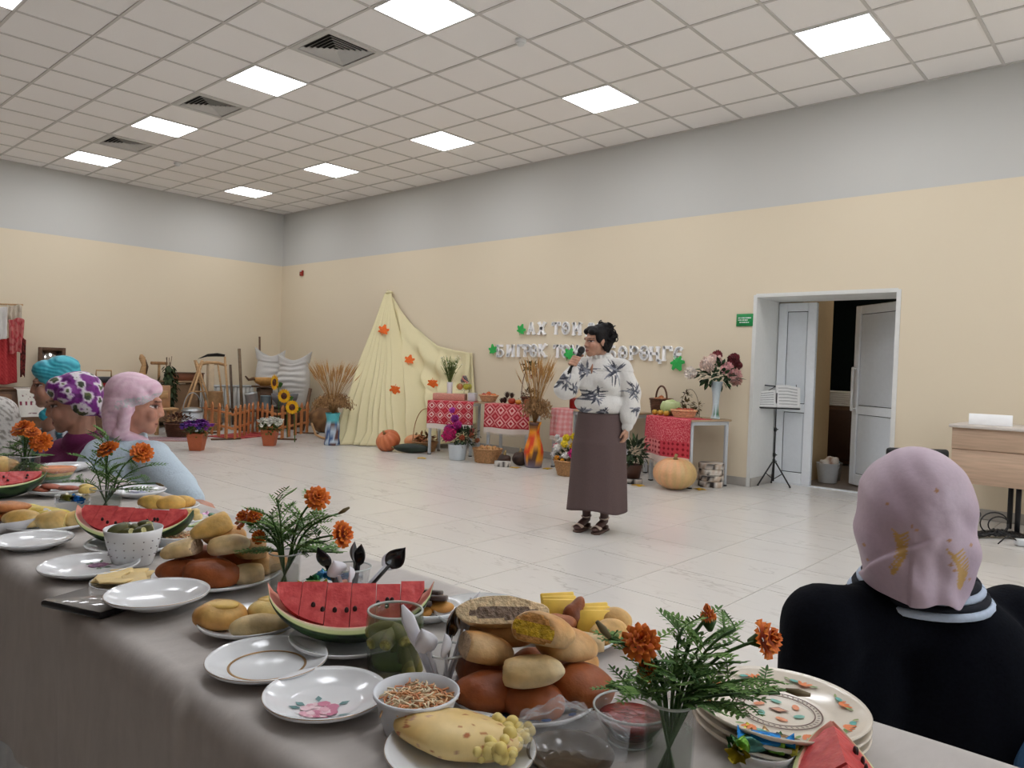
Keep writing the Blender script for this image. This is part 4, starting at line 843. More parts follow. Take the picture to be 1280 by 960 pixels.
# sunflowers
for k, (px, py, r, tl) in enumerate([(344,478,.125,55),(355.5,495,.11,15),(365.5,509,.105,5)]):
    p = at(px, py, 11.0 if k < 2 else 10.75); t = thing('sunflower', ['yellow sunflower turned sideways, topmost of the three', 'yellow sunflower facing forward, middle of the three', 'yellow sunflower hanging lowest on the picket fence'][k], 'sunflower', p, Euler((R_(90), 0, R_(40-tl*.8)), 'XYZ'))
    for ring, L in ((0, 1), (1, .85)):
        mb = MB()
        for q in range(16): a = (q+ring*.5)*math.pi/8; leaf_blade(mb, (math.cos(a)*r*.38, math.sin(a)*r*.38, .008*ring), (math.cos(a), math.sin(a), .15), r*.66*L, r*.3, col=mixc((246,200,30),(236,160,20), RND.random()))
        mb.build('petal_ring', PAINT, t)
    MB().ell((0,0,.012), (r*.45,r*.45,.022), 18, 8, col=lambda p: (70,36,22) if nz(p*90) > -.1 else (120,66,24)).build('seed_disc', PAINT, t)
    mb = MB(); e = Vector((0, -r*.4, -.02)); mb.tube([(0,0,-.01), (.01,-.06,-.05), (.03,-.62,-.06)], .007, 6, col=(70,110,50)); leaf_blade(mb, (.0,-.05,-.05), (1,.3,-.1), .12, .09, col=(60,110,50)); mb.build('stem', PAINT, t)
# two sacks
for k, (px, pyb, wd, ht, X) in enumerate([(340,508,.56,1.32,.62), (363,508,.6,1.26,1.15)]):
    p = onx(px, pyb, X); p.z = 0; base = .32; t = thing('grain_sack', ['white woven sack behind, leaning to the wall corner', 'wrinkled white woven sack with an open folded mouth'][k], 'sack', p, R_(38))
    def sf(u, v, wd=wd, ht=ht, k=k):
        a = u*2*math.pi; prof = (.82+.22*math.sin(math.pi*min(1, v*1.15))) if v < .85 else .93+.1*(v-.85)/.15
        if v < .06: prof *= .75+.25*(v/.06)
        flat = 1-.5*max(0, (v-.55)/.45); x = wd/2*prof*math.cos(a); y = wd*.34*prof*flat*math.sin(a)
        wr = .02*math.sin(v*60+4*nz((x*4, v*3, k)))*max(0, math.sin(math.pi*v))*max(0, .4+nz((x*3, v*2, k+4)))*1.4
        z = base+v*(ht-base)+(.07*math.cos(2*a)*(v-.8)*5 if v > .8 else 0)+(.06*x/wd if k else -.04*x/wd)*v
        return Vector((x+.06*v*(1 if k else -1), y+.0*v+wr*math.sin(a), z))
    MB().sheet(sf, 56, 60, closed=True).build('sack_body', SACKM, t, solid=.004)
    MB().lathe([(wd*.3, base-.02),(wd*.34, base+.02),(wd*.2,.75)], 24, sy=.6, cap1=True).build('grain_fill', mat('grain', (170,130,84), .9, .3, 80, .4), t)
    MB().rbox((0,0,base/2-.01), (wd*.8,wd*.5,base-.02), .01, 1).build('crate_under', WOOD_D, t)
# tools leaning on the wall
def pole(a, b, r, m, name): return MB().tube([a, Vector(a).lerp(Vector(b), .5), b], r, 8).build(name, m)
def tool(name, label, cat, pt, X, rb, m, extra=None, r=.018):
    top = onx(pt[0], pt[1], X); bot = Vector((X+.22, onx(rb[0], rb[1], X+.2).y, .01)); t = thing(name, label, cat, bot)
    mb = MB(); mb.T = Matrix.Translation(-bot); mb.tube([bot, top], r, 8); mb.build('handle', m, t)
    if extra: extra(t, top-bot)
    return t
def blade(t, top):
    mb = MB(); T = Matrix.Translation(top) ; V = []
    pts = [(0,0,.02),(-.05,-.12,.03),(-.07,-.28,.015),(-.07,-.44,-.05)]
    mb.T = T; mb.tube([Vector(p) for p in pts], [.03,.045,.035,.004], 6, flat=.2); mb.build('blade', mat('black_iron', (26,24,24), .5, .2), t)
tool('scythe', 'scythe with a black blade above its wooden handle', 'scythe', (281,446), .6, (287,520), WOOD_L, blade, .02)
def spade(t, top): MB().rbox((-.0,0,.14), (.015,.16,.26), .004, 1).build('spade_blade', mat('black_iron'), t)
tool('spade', 'tall grey wooden pole with a dark iron spade end by the radiator', 'spade', (299,436), .35, (303,520), mat('grey_wood', (120,100,78), .7, .2, 20), spade, .028)
tool('thin_pole', 'short dark wooden pole leaning at the radiator', 'pole', (288,456), .35, (291,518), mat('darkgrey_wood', (92,74,60), .7, .2, 20), None, .022)
def rake(t, top):
    MB().rbox(top+Vector((0,0,0)), (.03,.3,.03), .004, 1).build('rake_head', WOOD_L, t)
tool('rake_handle', 'thin brown pole rising behind the white sacks', 'pole', (324.5,421), .2, (325,515), WOOD_D, None, .018)
# A-frame trestle
mb = None; A = Vector((.95, LW(248,470,.95).y, 0)); t = thing('wooden_trestle', 'tall pale A-frame trestle of thin wooden poles', 'trestle', A)
H_ = LW(246,455,.95).z
for s in (-1, 1):
    for e in (-1, 1): MB().tube([(e*.12, s*.32, 0), (e*.02, -s*.06, H_+.06)], .018, 8).build('pole', WOOD_L, t)
for z in (.35, .62): MB().tube([(0,-.32*(1-z/H_)-.02,z),(0,.32*(1-z/H_)+.02,z)], .012, 6).build('rung', WOOD_L, t)
# wooden T stand with curved bar, churn in front
B = Vector((.6, LW(265,470,.6).y, 0)); t = thing('wooden_winder', 'thick pale wooden post with a curved cross bar on top', 'wooden winder', B)
zt = LW(265,455,.6).z
MB().rbox((0,-.03,zt/2), (.1,.1,zt), .012, 2).build('post', mat('pale_wood', (206,186,156), .6, .1, 12), t); MB().tube([(0,-.26,zt-.03),(0,-.1,zt+.02),(0,.1,zt+.02),(0,.26,zt-.02)], [.02,.03,.03,.02], 8).build('cross_bar', WOOD_L, t)
MB().tube([(0,.1,zt),(.06,.2,.3)], .016, 8).build('strut', WOOD_L, t)
C_ = Vector((1.25, LW(269,510,1.25).y, 0)); t = thing('butter_churn', 'tapered brown wooden churn standing behind the fence', 'churn', C_); zt = LW(269,489,1.25).z
MB().lathe([(.12,0),(.125,.01),(.1,.3),(.115,zt-.02),(.115,zt),(.1,zt),(.09,.1)], 20).build('staves', mat('churn_wood', (150,116,78), .7, .2, 20, .2), t)
for z in (.1, .35): MB().lathe([(.127-.06*z,z),(.13-.06*z,z+.03)], 20, cap0=False).build('hoop', WOOD_D, t)
# box on the table edge
p = LW(256,477,.35); t = thing('wooden_box', 'reddish brown wooden box at the end of the wall table', 'box', (.32, p.y-.35, .782)); MB().rbox((0,0,.06), (.3,.55,.12), .006, 1).build('box_body', mat('red_brown_wood', (120,72,48), .6, .2, 10), t); MB().rbox((0,0,.128), (.32,.57,.02), .004, 1).build('box_lid', WOOD_D, t)
t = thing('table_spindle', 'carved wooden spindle figure standing on the wall table', 'spindle', (.35, LW(178,470,.35).y, .782)); 
MB().tube([(0,0,0),(0,.0,.12),(0,.02,.25),(.0,-.01,.36),(0,-.03,.42)], [.06,.05,.035,.05,.02], 10).build('spindle_body', WOOD_L, t); MB().tube([(0,.05,.1),(0,.07,.22),(0,.04,.34)], [.02,.025,.01], 8).build('spindle_arm', WOOD_D, t)
p = LW(200,478,.5); t = thing('wooden_mallet', 'T-shaped wooden mallet standing upright on the wall table', 'mallet', (.45, p.y, .782)); zt = LW(200,454,.45).z-.782
MB().tube([(0,0,0),(0,0,zt)], .022, 8).build('shaft', WOOD_L, t); MB().rbox((0,0,zt), (.07,.26,.05), .008, 1).build('head', mat('mallet_head', (158,116,74), .6, .2), t)
# birch whisk
a, b = LW(211,452,.75), LW(212,507,.8); t = thing('birch_whisk', 'bundle of dark green birch twigs hanging at the table edge', 'birch whisk', (.75, a.y, 0)); mb = MB(); rr = random.Random(8)
for i in range(260):
    s = rr.random(); z = lerp(a.z-.05, b.z, s); w = .05+.1*math.sin(math.pi*min(1, s*.9+.1)); q = rr.uniform(0, 6.28); p = Vector((w*.6*math.cos(q)*rr.random(), w*math.sin(q)*rr.random()+.04*s, z)); leaf_blade(mb, p, (math.cos(q)*.5, math.sin(q)*.6, -.8), .09, .05, col=mixc((66,82,46),(40,52,32), rr.random()))
stuff(mb.build('leaves', PAINT, t)); mb = MB()
for q in range(7): mb.tube([(0,rr.uniform(-.02,.02),a.z-.3), (rr.uniform(-.04,.04), rr.uniform(-.07,.07), a.z+rr.uniform(-.02,.1))], .005, 5)
mb.tube([(0,0,a.z-.3),(0,.04,b.z+.1)], .018, 6); mb.build('twigs', WOOD_D, t)
# stool with board, dark basket
S = Vector((1.5, LW(203,530,1.5).y, 0)); zt = LW(203,511,1.5).z; t = thing('wooden_stool', 'rough wooden stool beside the dark basket', 'stool', S)
MB().rbox((0,0,zt), (.3,.36,.035), .006, 1).build('seat', WOOD_L, t)
for sx in (-1, 1):
    for sy in (-1, 1): MB().rbox((sx*.11,sy*.13,zt/2-.01), (.05,.05,zt-.02), .004, 1).build('leg', WOOD_L, t)
t = thing('wooden_board', 'upright pinkish wooden board standing on the stool', 'board', S+Vector((0,.0,zt+.018))); MB().rbox((0,0,.17), (.06,.2,.34), .006, 1).build('plank', mat('pink_wood', (176,134,100), .6, .15, 10), t); MB().rbox((.034,0,.2), (.01,.12,.12), .003, 1).build('carved_panel', WOOD_L, t)
p = flr(215,546)+Vector((.05,.1,0)); t = thing('dark_twig_basket', 'dark wicker basket heaped with dry brown hops', 'basket', p); basket(t, .17, .22, .2, WICKER_D, hoop=.0)
mb = MB(); foliage(mb, (0,0,.24), (.22,.22,.1), 260, .06, (110,62,40), 12); stuff(mb.build('dry_hops', PAINT, t))
# milk can
p = flr(238,545)+Vector((-.6,.2,0)); p = Vector((1.45, LW(240,530,1.45).y, 0)); t = thing('white_milk_can', 'white enamel can with grey lid and black lettering beside the fence', 'milk can', p); zt = LW(240,509,1.45).z
MB().lathe([(.15,0),(.155,.01),(.155,zt-.1),(.14,zt-.07)], 26, cap1=True).build('can_body', mat('white_enamel'), t); MB().lathe([(.165,zt-.07),(.165,zt-.05),(.13,zt-.02),(.05,zt)], 26, cap1=True).build('lid', TIN, t)
MB().tube([(0,.15*math.cos(a), zt-.07+.3*math.sin(a)) for a in [math.pi*i/12 for i in range(13)]], .008, 6).build('bail_handle', TIN, t)
mb = MB()
for i in range(6): a = R_(-62+i*9); mb.box((.157*math.cos(a), .157*math.sin(a), zt-.25), (.004,.016,.035), a)
mb.build('lettering', BLACK, t)
# cans and bowls inside the fence, on a low crate
CR = Vector((1.55, LW(332,530,1.55).y, 0)); t = thing('low_bench', 'low dark bench holding tin cans and bowls inside the fence', 'bench', CR); zb = LW(325,511,1.6).z
MB().rbox((0,0,zb-.02), (.5,1.05,.04), .005, 1).build('bench_top', WOOD_D, t)
for s in (-1, 1): MB().rbox((0,s*.42,zb/2-.02), (.4,.05,zb-.04), .004, 1).build('bench_side', WOOD_D, t)
def tin(px, r, h, m, label, tilt, X=1.6):
    y = LW(px, 500, X).y; t = thing('tin_can', label, 'tin can', (X, y, zb+.002), (R_(tilt), 0, 0)); MB().lathe([(r,0),(r*1.03,.01),(r,.02),(r,h-.02),(r*1.03,h-.01),(r,h),(r*.92,h),(r*.92,.02)], 24).build('can_wall', m, t); return t
tin(317, .1, .27, TIN, 'tilted shiny tin can leaning beside the grey one', 12); tin(332, .085, .22, mat('blue_grey_tin', (120,136,142), .4, .1, metal=.5), 'blue grey tin can standing next to the tilted one', 0)
y = LW(352, 500, 1.6).y; t = thing('tin_tray', 'flat grey tin tray lying behind the sunflowers', 'tray', (1.6, y, zb+.002)); MB().lathe([(.2,0),(.27,.04),(.275,.045),(.26,.04),(.19,.008)], 26).build('tray_body', TIN, t)
p = Vector((1.25, LW(331,480,1.25).y, LW(331,482,1.25).z)); t = thing('wooden_scoop', 'yellow wooden scoop bowl lying on a dark stand', 'wooden bowl', p, R_(10)); 
MB().lathe([(.06,0),(.12,.05),(.17,.14),(.16,.14),(.1,.05),(.05,.015)], 24, sy=1.5).build('bowl', mat('yellow_wood', (200,150,84), .5, .15), t); MB().tube([(0,-.22,.12),(0,-.34,.1),(.02,-.42,.16)], [.03,.02,.012], 8).build('handle', WOOD_D, t)
t2 = thing('dark_stand', 'dark narrow stand under the yellow wooden scoop', 'stand', (1.25, p.y, 0)); MB().rbox((0,0,p.z/2-.02), (.16,.22,p.z-.04), .006, 1).build('stand_body', WOOD_D, t2); MB().rbox((0,0,p.z-.016), (.3,.34,.03), .006, 1).build('stand_top', WOOD_D, t2)
t = thing('grey_pot', 'shallow dark grey pot behind the middle sunflower', 'pot', (1.78, LW(356,496,1.78).y, zb+.06)); MB().lathe([(.12,0),(.2,.1),(.22,.2),(.21,.2),(.18,.1)], 24).build('pot_body', mat('grey_pot_m', (112,112,116), .5, .1), t); MB().rbox((0,0,-.03), (.2,.2,.06), .004, 1).build('pot_stand', WOOD_D, t)
# dark stick + burlap bundle
tool('dark_stick', 'dark brown plank leaning by the last fence panel', 'plank', (388,486), 1.75, (377,545), WOOD_D, None, .03)
p = flr(399,543)+Vector((-.3,.3,0)); t = thing('burlap_bundle', 'brown burlap bundle slumped behind the blue wheat vase', 'sack', p)
MB().ell((0,0,.25), (.26,.24,.27), 30, 22, f=lambda q: Vector((q.x, q.y, max(.005, q.z)))*(1+.0)+Vector((1,1,0))*0+q*.12*nz(q, 9), col=lambda q: mixc((158,120,80),(108,78,50), .5+1.4*nz(q*Vector((1,1,1)), 12))).build('bundle', PAINT, t); MB().tube([(.2*math.cos(a), .18*math.sin(a), .44+.015*math.sin(3*a)) for a in [i*math.pi/8 for i in range(17)]], .012, 6).build('cord', WOOD_L, t)
# sled-like runners beside it
t = thing('wooden_runner', 'pale curved wooden runner lying on the floor by the burlap', 'wooden runner', flr(398,548)); MB().tube([(-.35,.1,.2),(-.15,.05,.04),(.1,0,.02),(.3,-.05,.02)], .018, 8).build('runner', WOOD_L, t); MB().tube([(-.1,.2,.02),(.25,.1,.02)], .018, 8).build('cross_bar', WOOD_L, t)
# blue vase with wheat and oats
p = flr(415,556); t = thing('blue_wheat_vase', 'blue and white painted floor vase holding a big dry wheat sheaf', 'vase', p)
MB().lathe([(.11,0),(.115,.02),(.11,.05),(.1,.1),(.105,.2),(.1,.3),(.085,.36),(.1,.44),(.11,.46),(.1,.46),(.08,.36)], 32, col=lambda q: (90,190,200) if q.z > .36 else ((60,90,140) if nz(q*16) > .1 else ((104,70,66) if nz(q*14+Vector((7,0,0))) > .18 else (190,206,220)))).build('vase_body', PAINT_S, t)
wheat(t, (0,0,.44), 90, .62, .3, 33, droop=170, colr=(196,150,92))
# hanging costume
y_ = lambda px: LW(px, 430, .12).y
t = thing('folk_costume', 'hanging folk costume with white blouse, pink vest and red skirt', 'costume', (.1, y_(8), 0)); oy = y_(8)
def hang(name, px0, py0, px1, py1, m, X, seed, cf=None, taper=1.0):
    ya, yb = LW(px0, py0, X).y-oy, LW(px1, py0, X).y-oy; za, zb2 = LW(px0, py0, X).z, LW(px0, py1, X).z
    def fn(u, v): 
        k = lerp(1, taper, v); c = (ya+yb)/2; return Vector((X-.1+.02*math.sin(u*19+seed)+.02*nz((u*5, v*4, seed)), c+(lerp(ya, yb, u)-c)*k, lerp(za, zb2, v)+.02*math.sin(u*6+seed)))
    MB().sheet(fn, 36, 30, cf=cf).build(name, m, t, solid=.005)
hang('skirt', -22, 420, 20, 479, CLOTHP, .22, 1, lambda u, v: (196,70,70) if (int(u*26)+int(v*22)) % 2 else (178,50,56), 1.1)
hang('blouse', -24, 383, 9, 424, mat('white_linen', (214,210,206), .9, .04, 80, .2), .28, 2)
hang('sleeve', 9, 381, 27, 402, mat('cream_lace', (206,194,176), .9, .08, 120, .3), .2, 3)
hang('vest', 11, 398, 31, 441, CLOTHP, .3, 4, lambda u, v: (200,116,112) if nz((u*9, v*9, 0)) > -.1 else (186,70,76), .75)
hang('ribbon', 26, 424, 33, 470, CLOTHP, .3, 5, lambda u, v: (90,40,36) if nz((u*4, v*14, 0)) > 0 else (150,60,56), .8)
MB().tube([(.05, LW(-26,381,.2).y-oy, LW(0,381,.2).z), (.05, LW(30,381,.2).y-oy, LW(30,381,.2).z)], .012, 8).build('hanging_rail', WOOD_L, t)
# mirror and embroidered towel on a dark chest
y0, y1 = LW(-30,500,.45).y, LW(96,500,.45).y; zc = LW(60,487,.45).z; t = thing('dark_chest', 'dark wooden cabinet under the brown framed mirror', 'cabinet', (.33, (y0+y1)/2, 0)); W = y1-y0
MB().rbox((0,0,zc/2), (.5,W,zc), .008, 1).build('chest_body', mat('chest_brown', (104,76,56), .6, .15, 8), t); MB().rbox((0,0,zc+.01), (.56,W+.04,.025), .004, 1).build('chest_top', WOOD_D, t)
for k in range(3): MB().rbox((.255,-W/3+W/3*k,zc/2), (.02,W/3-.06,zc-.12), .006, 1).build('chest_door', mat('chest_front', (120,88,64), .6, .15, 8), t)
a, b = LW(48,434,.16), LW(82,434,.16); t = thing('wall_mirror', 'mirror with a wide brown wooden frame standing on the cabinet', 'mirror', (.16, (a.y+b.y)/2, zc+.024)); H_ = a.z-zc-.02; W = b.y-a.y; fr = .05
for s in (-1, 1): MB().rbox((0,s*(W/2-fr/2),H_/2), (.04,fr,H_), .006, 1).build('frame', WOOD_D, t); MB().rbox((0,0,H_/2+s*(H_/2-fr/2)), (.038,W-2*fr,fr), .006, 1).build('frame', WOOD_D, t)
MB().box((0,0,H_/2), (.01,W-2*fr+.02,H_-2*fr+.02)).build('glass', mat('mirror_glass', (220,222,224), .08, .02, metal=1), t)
t = thing('embroidered_towel', 'white towel with small embroidered flowers hanging from the cabinet', 'towel', (.62, LW(40,495,.62).y, 0)); oy = t.location.y
def et(u, v): z = lerp(zc+.03, LW(45,521,.65).z, v); return Vector((.03+.012*math.sin(u*9)+(.0 if v > .05 else -.15*(1-v/.05)), lerp(LW(20,490,.62).y, LW(57,490,.62).y, u)-oy+.12*v*(.6-u)*.6, z))
def ec(u, v):
    k = nz((u*9, v*11, 3)); 
    if .1 < v < .5 and .15 < u < .9 and k > .3: return (70,96,70) if nz((u*20, v*20, 0)) > 0 else (150,70,90)
    if .45 < v < .6 and abs(math.sin(u*16)) > .8: return (140,60,80)
    if .85 < v < .9 and .3 < u < .8 and k > -.1: return (120,70,80)
    return (226,222,214)
MB().sheet(et, 50, 60, cf=ec).build('cloth', CLOTHP, t, solid=.004)
p = LW(129,500,1.6); t = thing('red_plaid_case', 'red plaid box-shaped case with black top and wooden handle', 'case', (1.6, p.y, 0)); z0, z1, z2 = LW(129,503,1.6).z, LW(129,478,1.6).z, LW(129,471,1.6).z
for zz, hh, m_, nm in ((z0,z1-z0,CLOTHP,'case_body'),):
    mb = MB(); n = 14; W = .36
    mb.sheet(lambda u, v: Vector((.14, lerp(-W/2, W/2, u), lerp(z0, z1, v))), 28, 28, cf=lambda u, v: (70,16,22) if (u*6 % 1 < .14 or v*5 % 1 < .14) else (140,26,34)); mb.build('plaid_front', CLOTHP, t)
MB().rbox((0,0,(z0+z1)/2), (.27,W,z1-z0), .01, 1).build('case_body', mat('plaid_red', (134,26,34), .8, .3, 30), t); MB().rbox((0,0,(z1+z2)/2), (.3,W+.02,z2-z1), .012, 1).build('case_top', BLACK, t)
MB().tube([(0,-.1,z2),(0,-.1,z2+.09),(0,.1,z2+.09),(0,.1,z2)], .012, 8).build('handle', WOOD_L, t); MB().rbox((0,0,z0/2-.002), (.3,W+.05,z0-.01), .01, 1).build('stand_box', WOOD_D, t)
# ------------------------------------------------------------------ people
SKIN = pmat('skin', .5, .06, 40, .03, sss=.08)
def hframe(dirv, tilt=0):
    d = Vector(dirv).normalized(); z = Vector((0,0,1)); l = z.cross(d).normalized(); u = d.cross(l)
    M = Matrix((l, -d, u)).transposed()
    return M
def head_prims(c, M, s=1.0, ears=True):
    c = Vector(c); T = lambda p: c + M @ (Vector(p)*s); E = lambda p, r: ('e', T(p), tuple(v*s for v in r), M); Cc = lambda a, b, r0, r1: ('c', T(a), T(b), r0*s, r1*s)
    L = [E((0,.012,.03),(.073,.092,.086)), E((0,-.025,-.035),(.059,.066,.076)), E((0,-.066,-.096),(.024,.022,.02)), E((.036,-.058,-.034),(.025,.024,.03)), E((-.036,-.058,-.034),(.025,.024,.03)),
         Cc((-.034,-.079,.02),(.034,-.079,.02),.013,.013), Cc((0,-.085,.012),(0,-.099,-.03),.008,.0115), E((.012,-.091,-.036),(.009,.01,.008)), E((-.012,-.091,-.036),(.009,.01,.008)),
         Cc((-.017,-.085,-.064),(.017,-.085,-.064),.006,.006), Cc((-.014,-.084,-.075),(.014,-.084,-.075),.0075,.0075), E((0,-.05,-.08),(.04,.035,.03))]
    if ears: L += [E((.073,.008,-.01),(.01,.018,.03)), E((-.073,.008,-.01),(.01,.018,.03))]
    return L
def face_paint(c, M, s, skin, lips=(172,92,86), brow=(60,42,36), old=0):
    c = Vector(c); Mi = M.transposed()
    def f(p):
        q = (Mi @ (Vector(p)-c))/s; col = mixc(skin, tuple(v*.86 for v in skin), .5+.9*nz(p, 30))
        if q.y < -.02:
            ch = math.exp(-(((abs(q.x)-.042)/.022)**2+((q.z+.036)/.024)**2)); col = mixc(col, (206,126,110), ch*.22)
            if abs(q.z+.0695) < .011 and abs(q.x) < .024*(1-abs(q.z+.0695)/.014): col = mixc(lips, (110,50,48), 1 if abs(q.z+.0695) < .0022 else 0)
            e = ((abs(q.x)-.032)/.016)**2+((q.z-.001)/.007)**2
            if q.y < -.05 and e < 1: col = (58,40,36) if (abs(abs(q.x)-.032) < .007 or q.z > .003) else (206,196,190)
            elif q.y < -.05 and e < 2.2: col = mixc(col, (120,76,64), .5)  # eye sockets are not hollowed; their shade is painted into the skin
            if q.y < -.05 and .02 < q.z < .0265-.25*abs(abs(q.x)-.032)*.8 and .012 < abs(q.x) < .054: col = mixc(col, brow, .75)
            if abs(q.x) < .012 and q.z < -.038 and q.z > -.044: col = mixc(col, (110,60,52), .6)
        return col
    return f
def hand_prims(w, d, side, up, grip=None, s=1.0):
    """relaxed hand: wrist point, pointing direction, side (towards thumb), back-of-hand normal"""
    w, d, side, up = Vector(w), Vector(d).normalized(), Vector(side).normalized(), Vector(up).normalized(); L = []
    for k in range(4): L.append(('c', w+d*.012*s, w+d*.072*s+side*(.025-.0165*k)*s, .016*s, .0115*s))
    for k, fl in enumerate((.062,.07,.066,.052)):
        a = w+d*.074*s+side*(.027-.0175*k)*s; b = a+d*fl*.5*s-up*.014*s; c = b+d*fl*.18*s-up*fl*.42*s; L += [('c', a, b, .0092*s, .0085*s), ('c', b, c, .0085*s, .0072*s)]
    a = w+d*.018*s+side*.022*s; b = a+side*.026*s+d*.026*s-up*.008*s; c = b+d*.03*s-up*.012*s+side*.004*s; L += [('c', a, b, .014*s, .0105*s), ('c', b, c, .0105*s, .0085*s)]
    return L
def fist_prims(c, ax, out, s=1.0):
    """fingers closed round a shaft through c along ax; out = direction of the knuckles"""
    c, ax, out = Vector(c), Vector(ax).normalized(), Vector(out).normalized(); sd = ax.cross(out); L = []
    pal = c-sd*.024*s; 
    for k in range(4): L.append(('c', pal+ax*(.03-.02*k)*s-out*.02*s, pal+ax*(.03-.02*k)*s+out*.02*s, .013*s, .0105*s))
    for k in range(4):
        o = c+ax*(.032-.021*k)*s; p = [o-sd*.024*s+out*.022*s, o+out*.031*s+sd*.002*s, o+out*.018*s+sd*.026*s, o-out*.008*s+sd*.027*s]
        for a, b in zip(p, p[1:]): L.append(('c', a, b, .0092*s, .0085*s))
    o = c+ax*.042*s; p = [o-sd*.024*s-out*.018*s, o-out*.029*s+ax*.012*s, o-out*.02*s+sd*.022*s+ax*.016*s]
    for a, b in zip(p, p[1:]): L.append(('c', a, b, .0115*s, .0095*s))
    return L
# --- the speaking woman
W1 = thing('person', 'standing woman in floral white blouse and long brown skirt holding a microphone', 'person', (9.80,-3.14,0), R_(18))
HM = hframe((math.sin(R_(-42)), -math.cos(R_(-42)), -.04)); HC = Vector((-.03,-.035,1.415)); HS = .98
hc, hax = Vector((-.135,-.205,1.262)), Vector((.062,.062,.155)).normalized()
body = head_prims(HC, HM, HS)+[('c',(-.015,.0,1.35),(0,.02,1.25),.048,.056), ('e',(0,.01,1.12),(.145,.095,.17)), ('e',(0,.01,.88),(.15,.115,.14)), ('c',(-.14,.01,1.23),(.14,.01,1.23),.05,.05),
  ('c',(-.16,.01,1.23),(-.215,-.17,1.06),.048,.04), ('c',(-.215,-.17,1.06),(-.15,-.2,1.2),.038,.026), ('c',(-.15,-.2,1.2),(-.155,-.2,1.235),.026,.026), ('c',(.16,.01,1.23),(.225,.045,1.0),.048,.038), ('c',(.225,.045,1.0),(.218,-.01,.79),.036,.025)]
for sx, fx in ((-1,-.082),(1,.058)):
    body += [('c',(sx*.075,.0,.82),(fx,.01,.46),.078,.052), ('c',(fx,.01,.46),(fx,.03,.3),.05,.05), ('c',(fx,.03,.3),(fx,.03,.1),.046,.03), ('c',(fx,.045,.075),(fx-.012,-.06,.052),.028,.027), ('c',(fx-.012,-.06,.052),(fx-.025,-.125,.03),.026,.019), ('e',(fx-.02,-.1,.034),(.036,.05,.018))]
body += fist_prims(hc, hax, Vector((-.5,-.8,.2)).normalized(), 1.0)+hand_prims((.216,-.015,.785), (-.05,-.1,-1), (-.2,-1,0), (1,-.1,0), s=.92)
sk1 = (198,150,124); fp = face_paint(HC, HM, HS, sk1, (160,86,80), (40,30,28))
blob('body', body, SKIN, W1, .0055, 2, cf=lambda p: (84,58,52) if p.z < .5 else fp(p))
mot = [((-.02,-.1,1.02),.13), ((-.09,-.1,1.2),.1), ((.12,-.08,1.2),.12), ((.25,0,1.06),.11), ((-.24,-.2,1.12),.1), ((-.17,-.16,1.06),.06), ((.24,.02,.92),.06), ((.05,-.1,.9),.05), ((-.1,-.1,.9),.05), ((.02,.14,1.1),.12)]
strk = []; rr = random.Random(12)
for c, R in mot:
    for i in range(22):
        a = rr.uniform(0, 6.28); L = R*rr.uniform(.45,1); o = Vector(((rr.random()-.5)*R*.5, (rr.random()-.5)*R*.5)); strk.append((Vector(c), o, o+Vector((math.cos(a), math.sin(a)))*L*.8, rr.uniform(.0035,.0075), rr.choice(((66,68,78),(92,94,104),(140,142,150)))))
vx, vy = RT.x/math.hypot(RT.x, RT.y), RT.y/math.hypot(RT.x, RT.y)
def blouse_col(p):
    u = p.x*vx+p.y*vy
    for c, a, b, w_, cl_ in strk:
        if (p-c).length > .17: continue
        cu = c.x*vx+c.y*vy; q = Vector((u-cu, p.z-c.z)); d = b-a; t_ = max(0, min(1, (q-a).dot(d)/max(1e-6, d.length_squared))); ww = w_*math.sin(math.pi*(.12+.85*t_))
        if (q-(a+d*t_)).length < ww: return cl_
    return (222,219,214)
blob('blouse', [('e',(0,.005,1.12),(.178,.125,.19)), ('e',(.075,-.06,1.12),(.085,.075,.085)), ('e',(-.075,-.06,1.12),(.085,.075,.085)), ('c',(-.14,.01,1.235),(.14,.01,1.235),.064,.064), ('e',(0,.0,.95),(.19,.15,.1)), ('c',(-.04,.01,1.285),(.04,.01,1.285),.05,.05),
  ('c',(.165,.01,1.225),(.228,.04,1.02),.066,.074), ('c',(.228,.04,1.02),(.222,.0,.87),.074,.072), ('c',(.22,-.008,.83),(.217,-.015,.795),.042,.038), ('c',(-.165,.0,1.22),(-.215,-.16,1.06),.07,.088), ('c',(-.215,-.16,1.06),(-.17,-.195,1.14),.085,.06), ('c',(-.152,-.2,1.18),(-.15,-.2,1.205),.04,.036)],
  CLOTHP, W1, .0055, 4, cf=blouse_col, warp=lambda p: p+Vector((0, 0, 0)) + Vector((p.x, p.y, 0)).normalized()*.006*math.sin(p.z*40+p.x*30) if p.z < 1.2 else p)
mb = MB()
mb.sheet(lambda u, v: Vector((-.012+(.062+.01*v+.007*math.sin(u*2*math.pi*13)*v)*math.cos(u*2*math.pi), .008+(.06+.01*v+.007*math.sin(u*2*math.pi*13)*v)*math.sin(u*2*math.pi), 1.292+.036*v-.016*math.sin(u*2*math.pi)*-1)), 96, 4, closed=True); mb.build('ruffle_collar', mat('blouse_white', (224,221,216), .9, .03, 80, .1), W1, solid=.003)
MB().tube([(-.03,-.118,1.245),(-.035,-.127,1.21),(-.03,-.132,1.175)], [.004,.012,.003], 8, flat=.5).build('neck_slit', mat('slit_skin', (150,104,80), .7), W1)
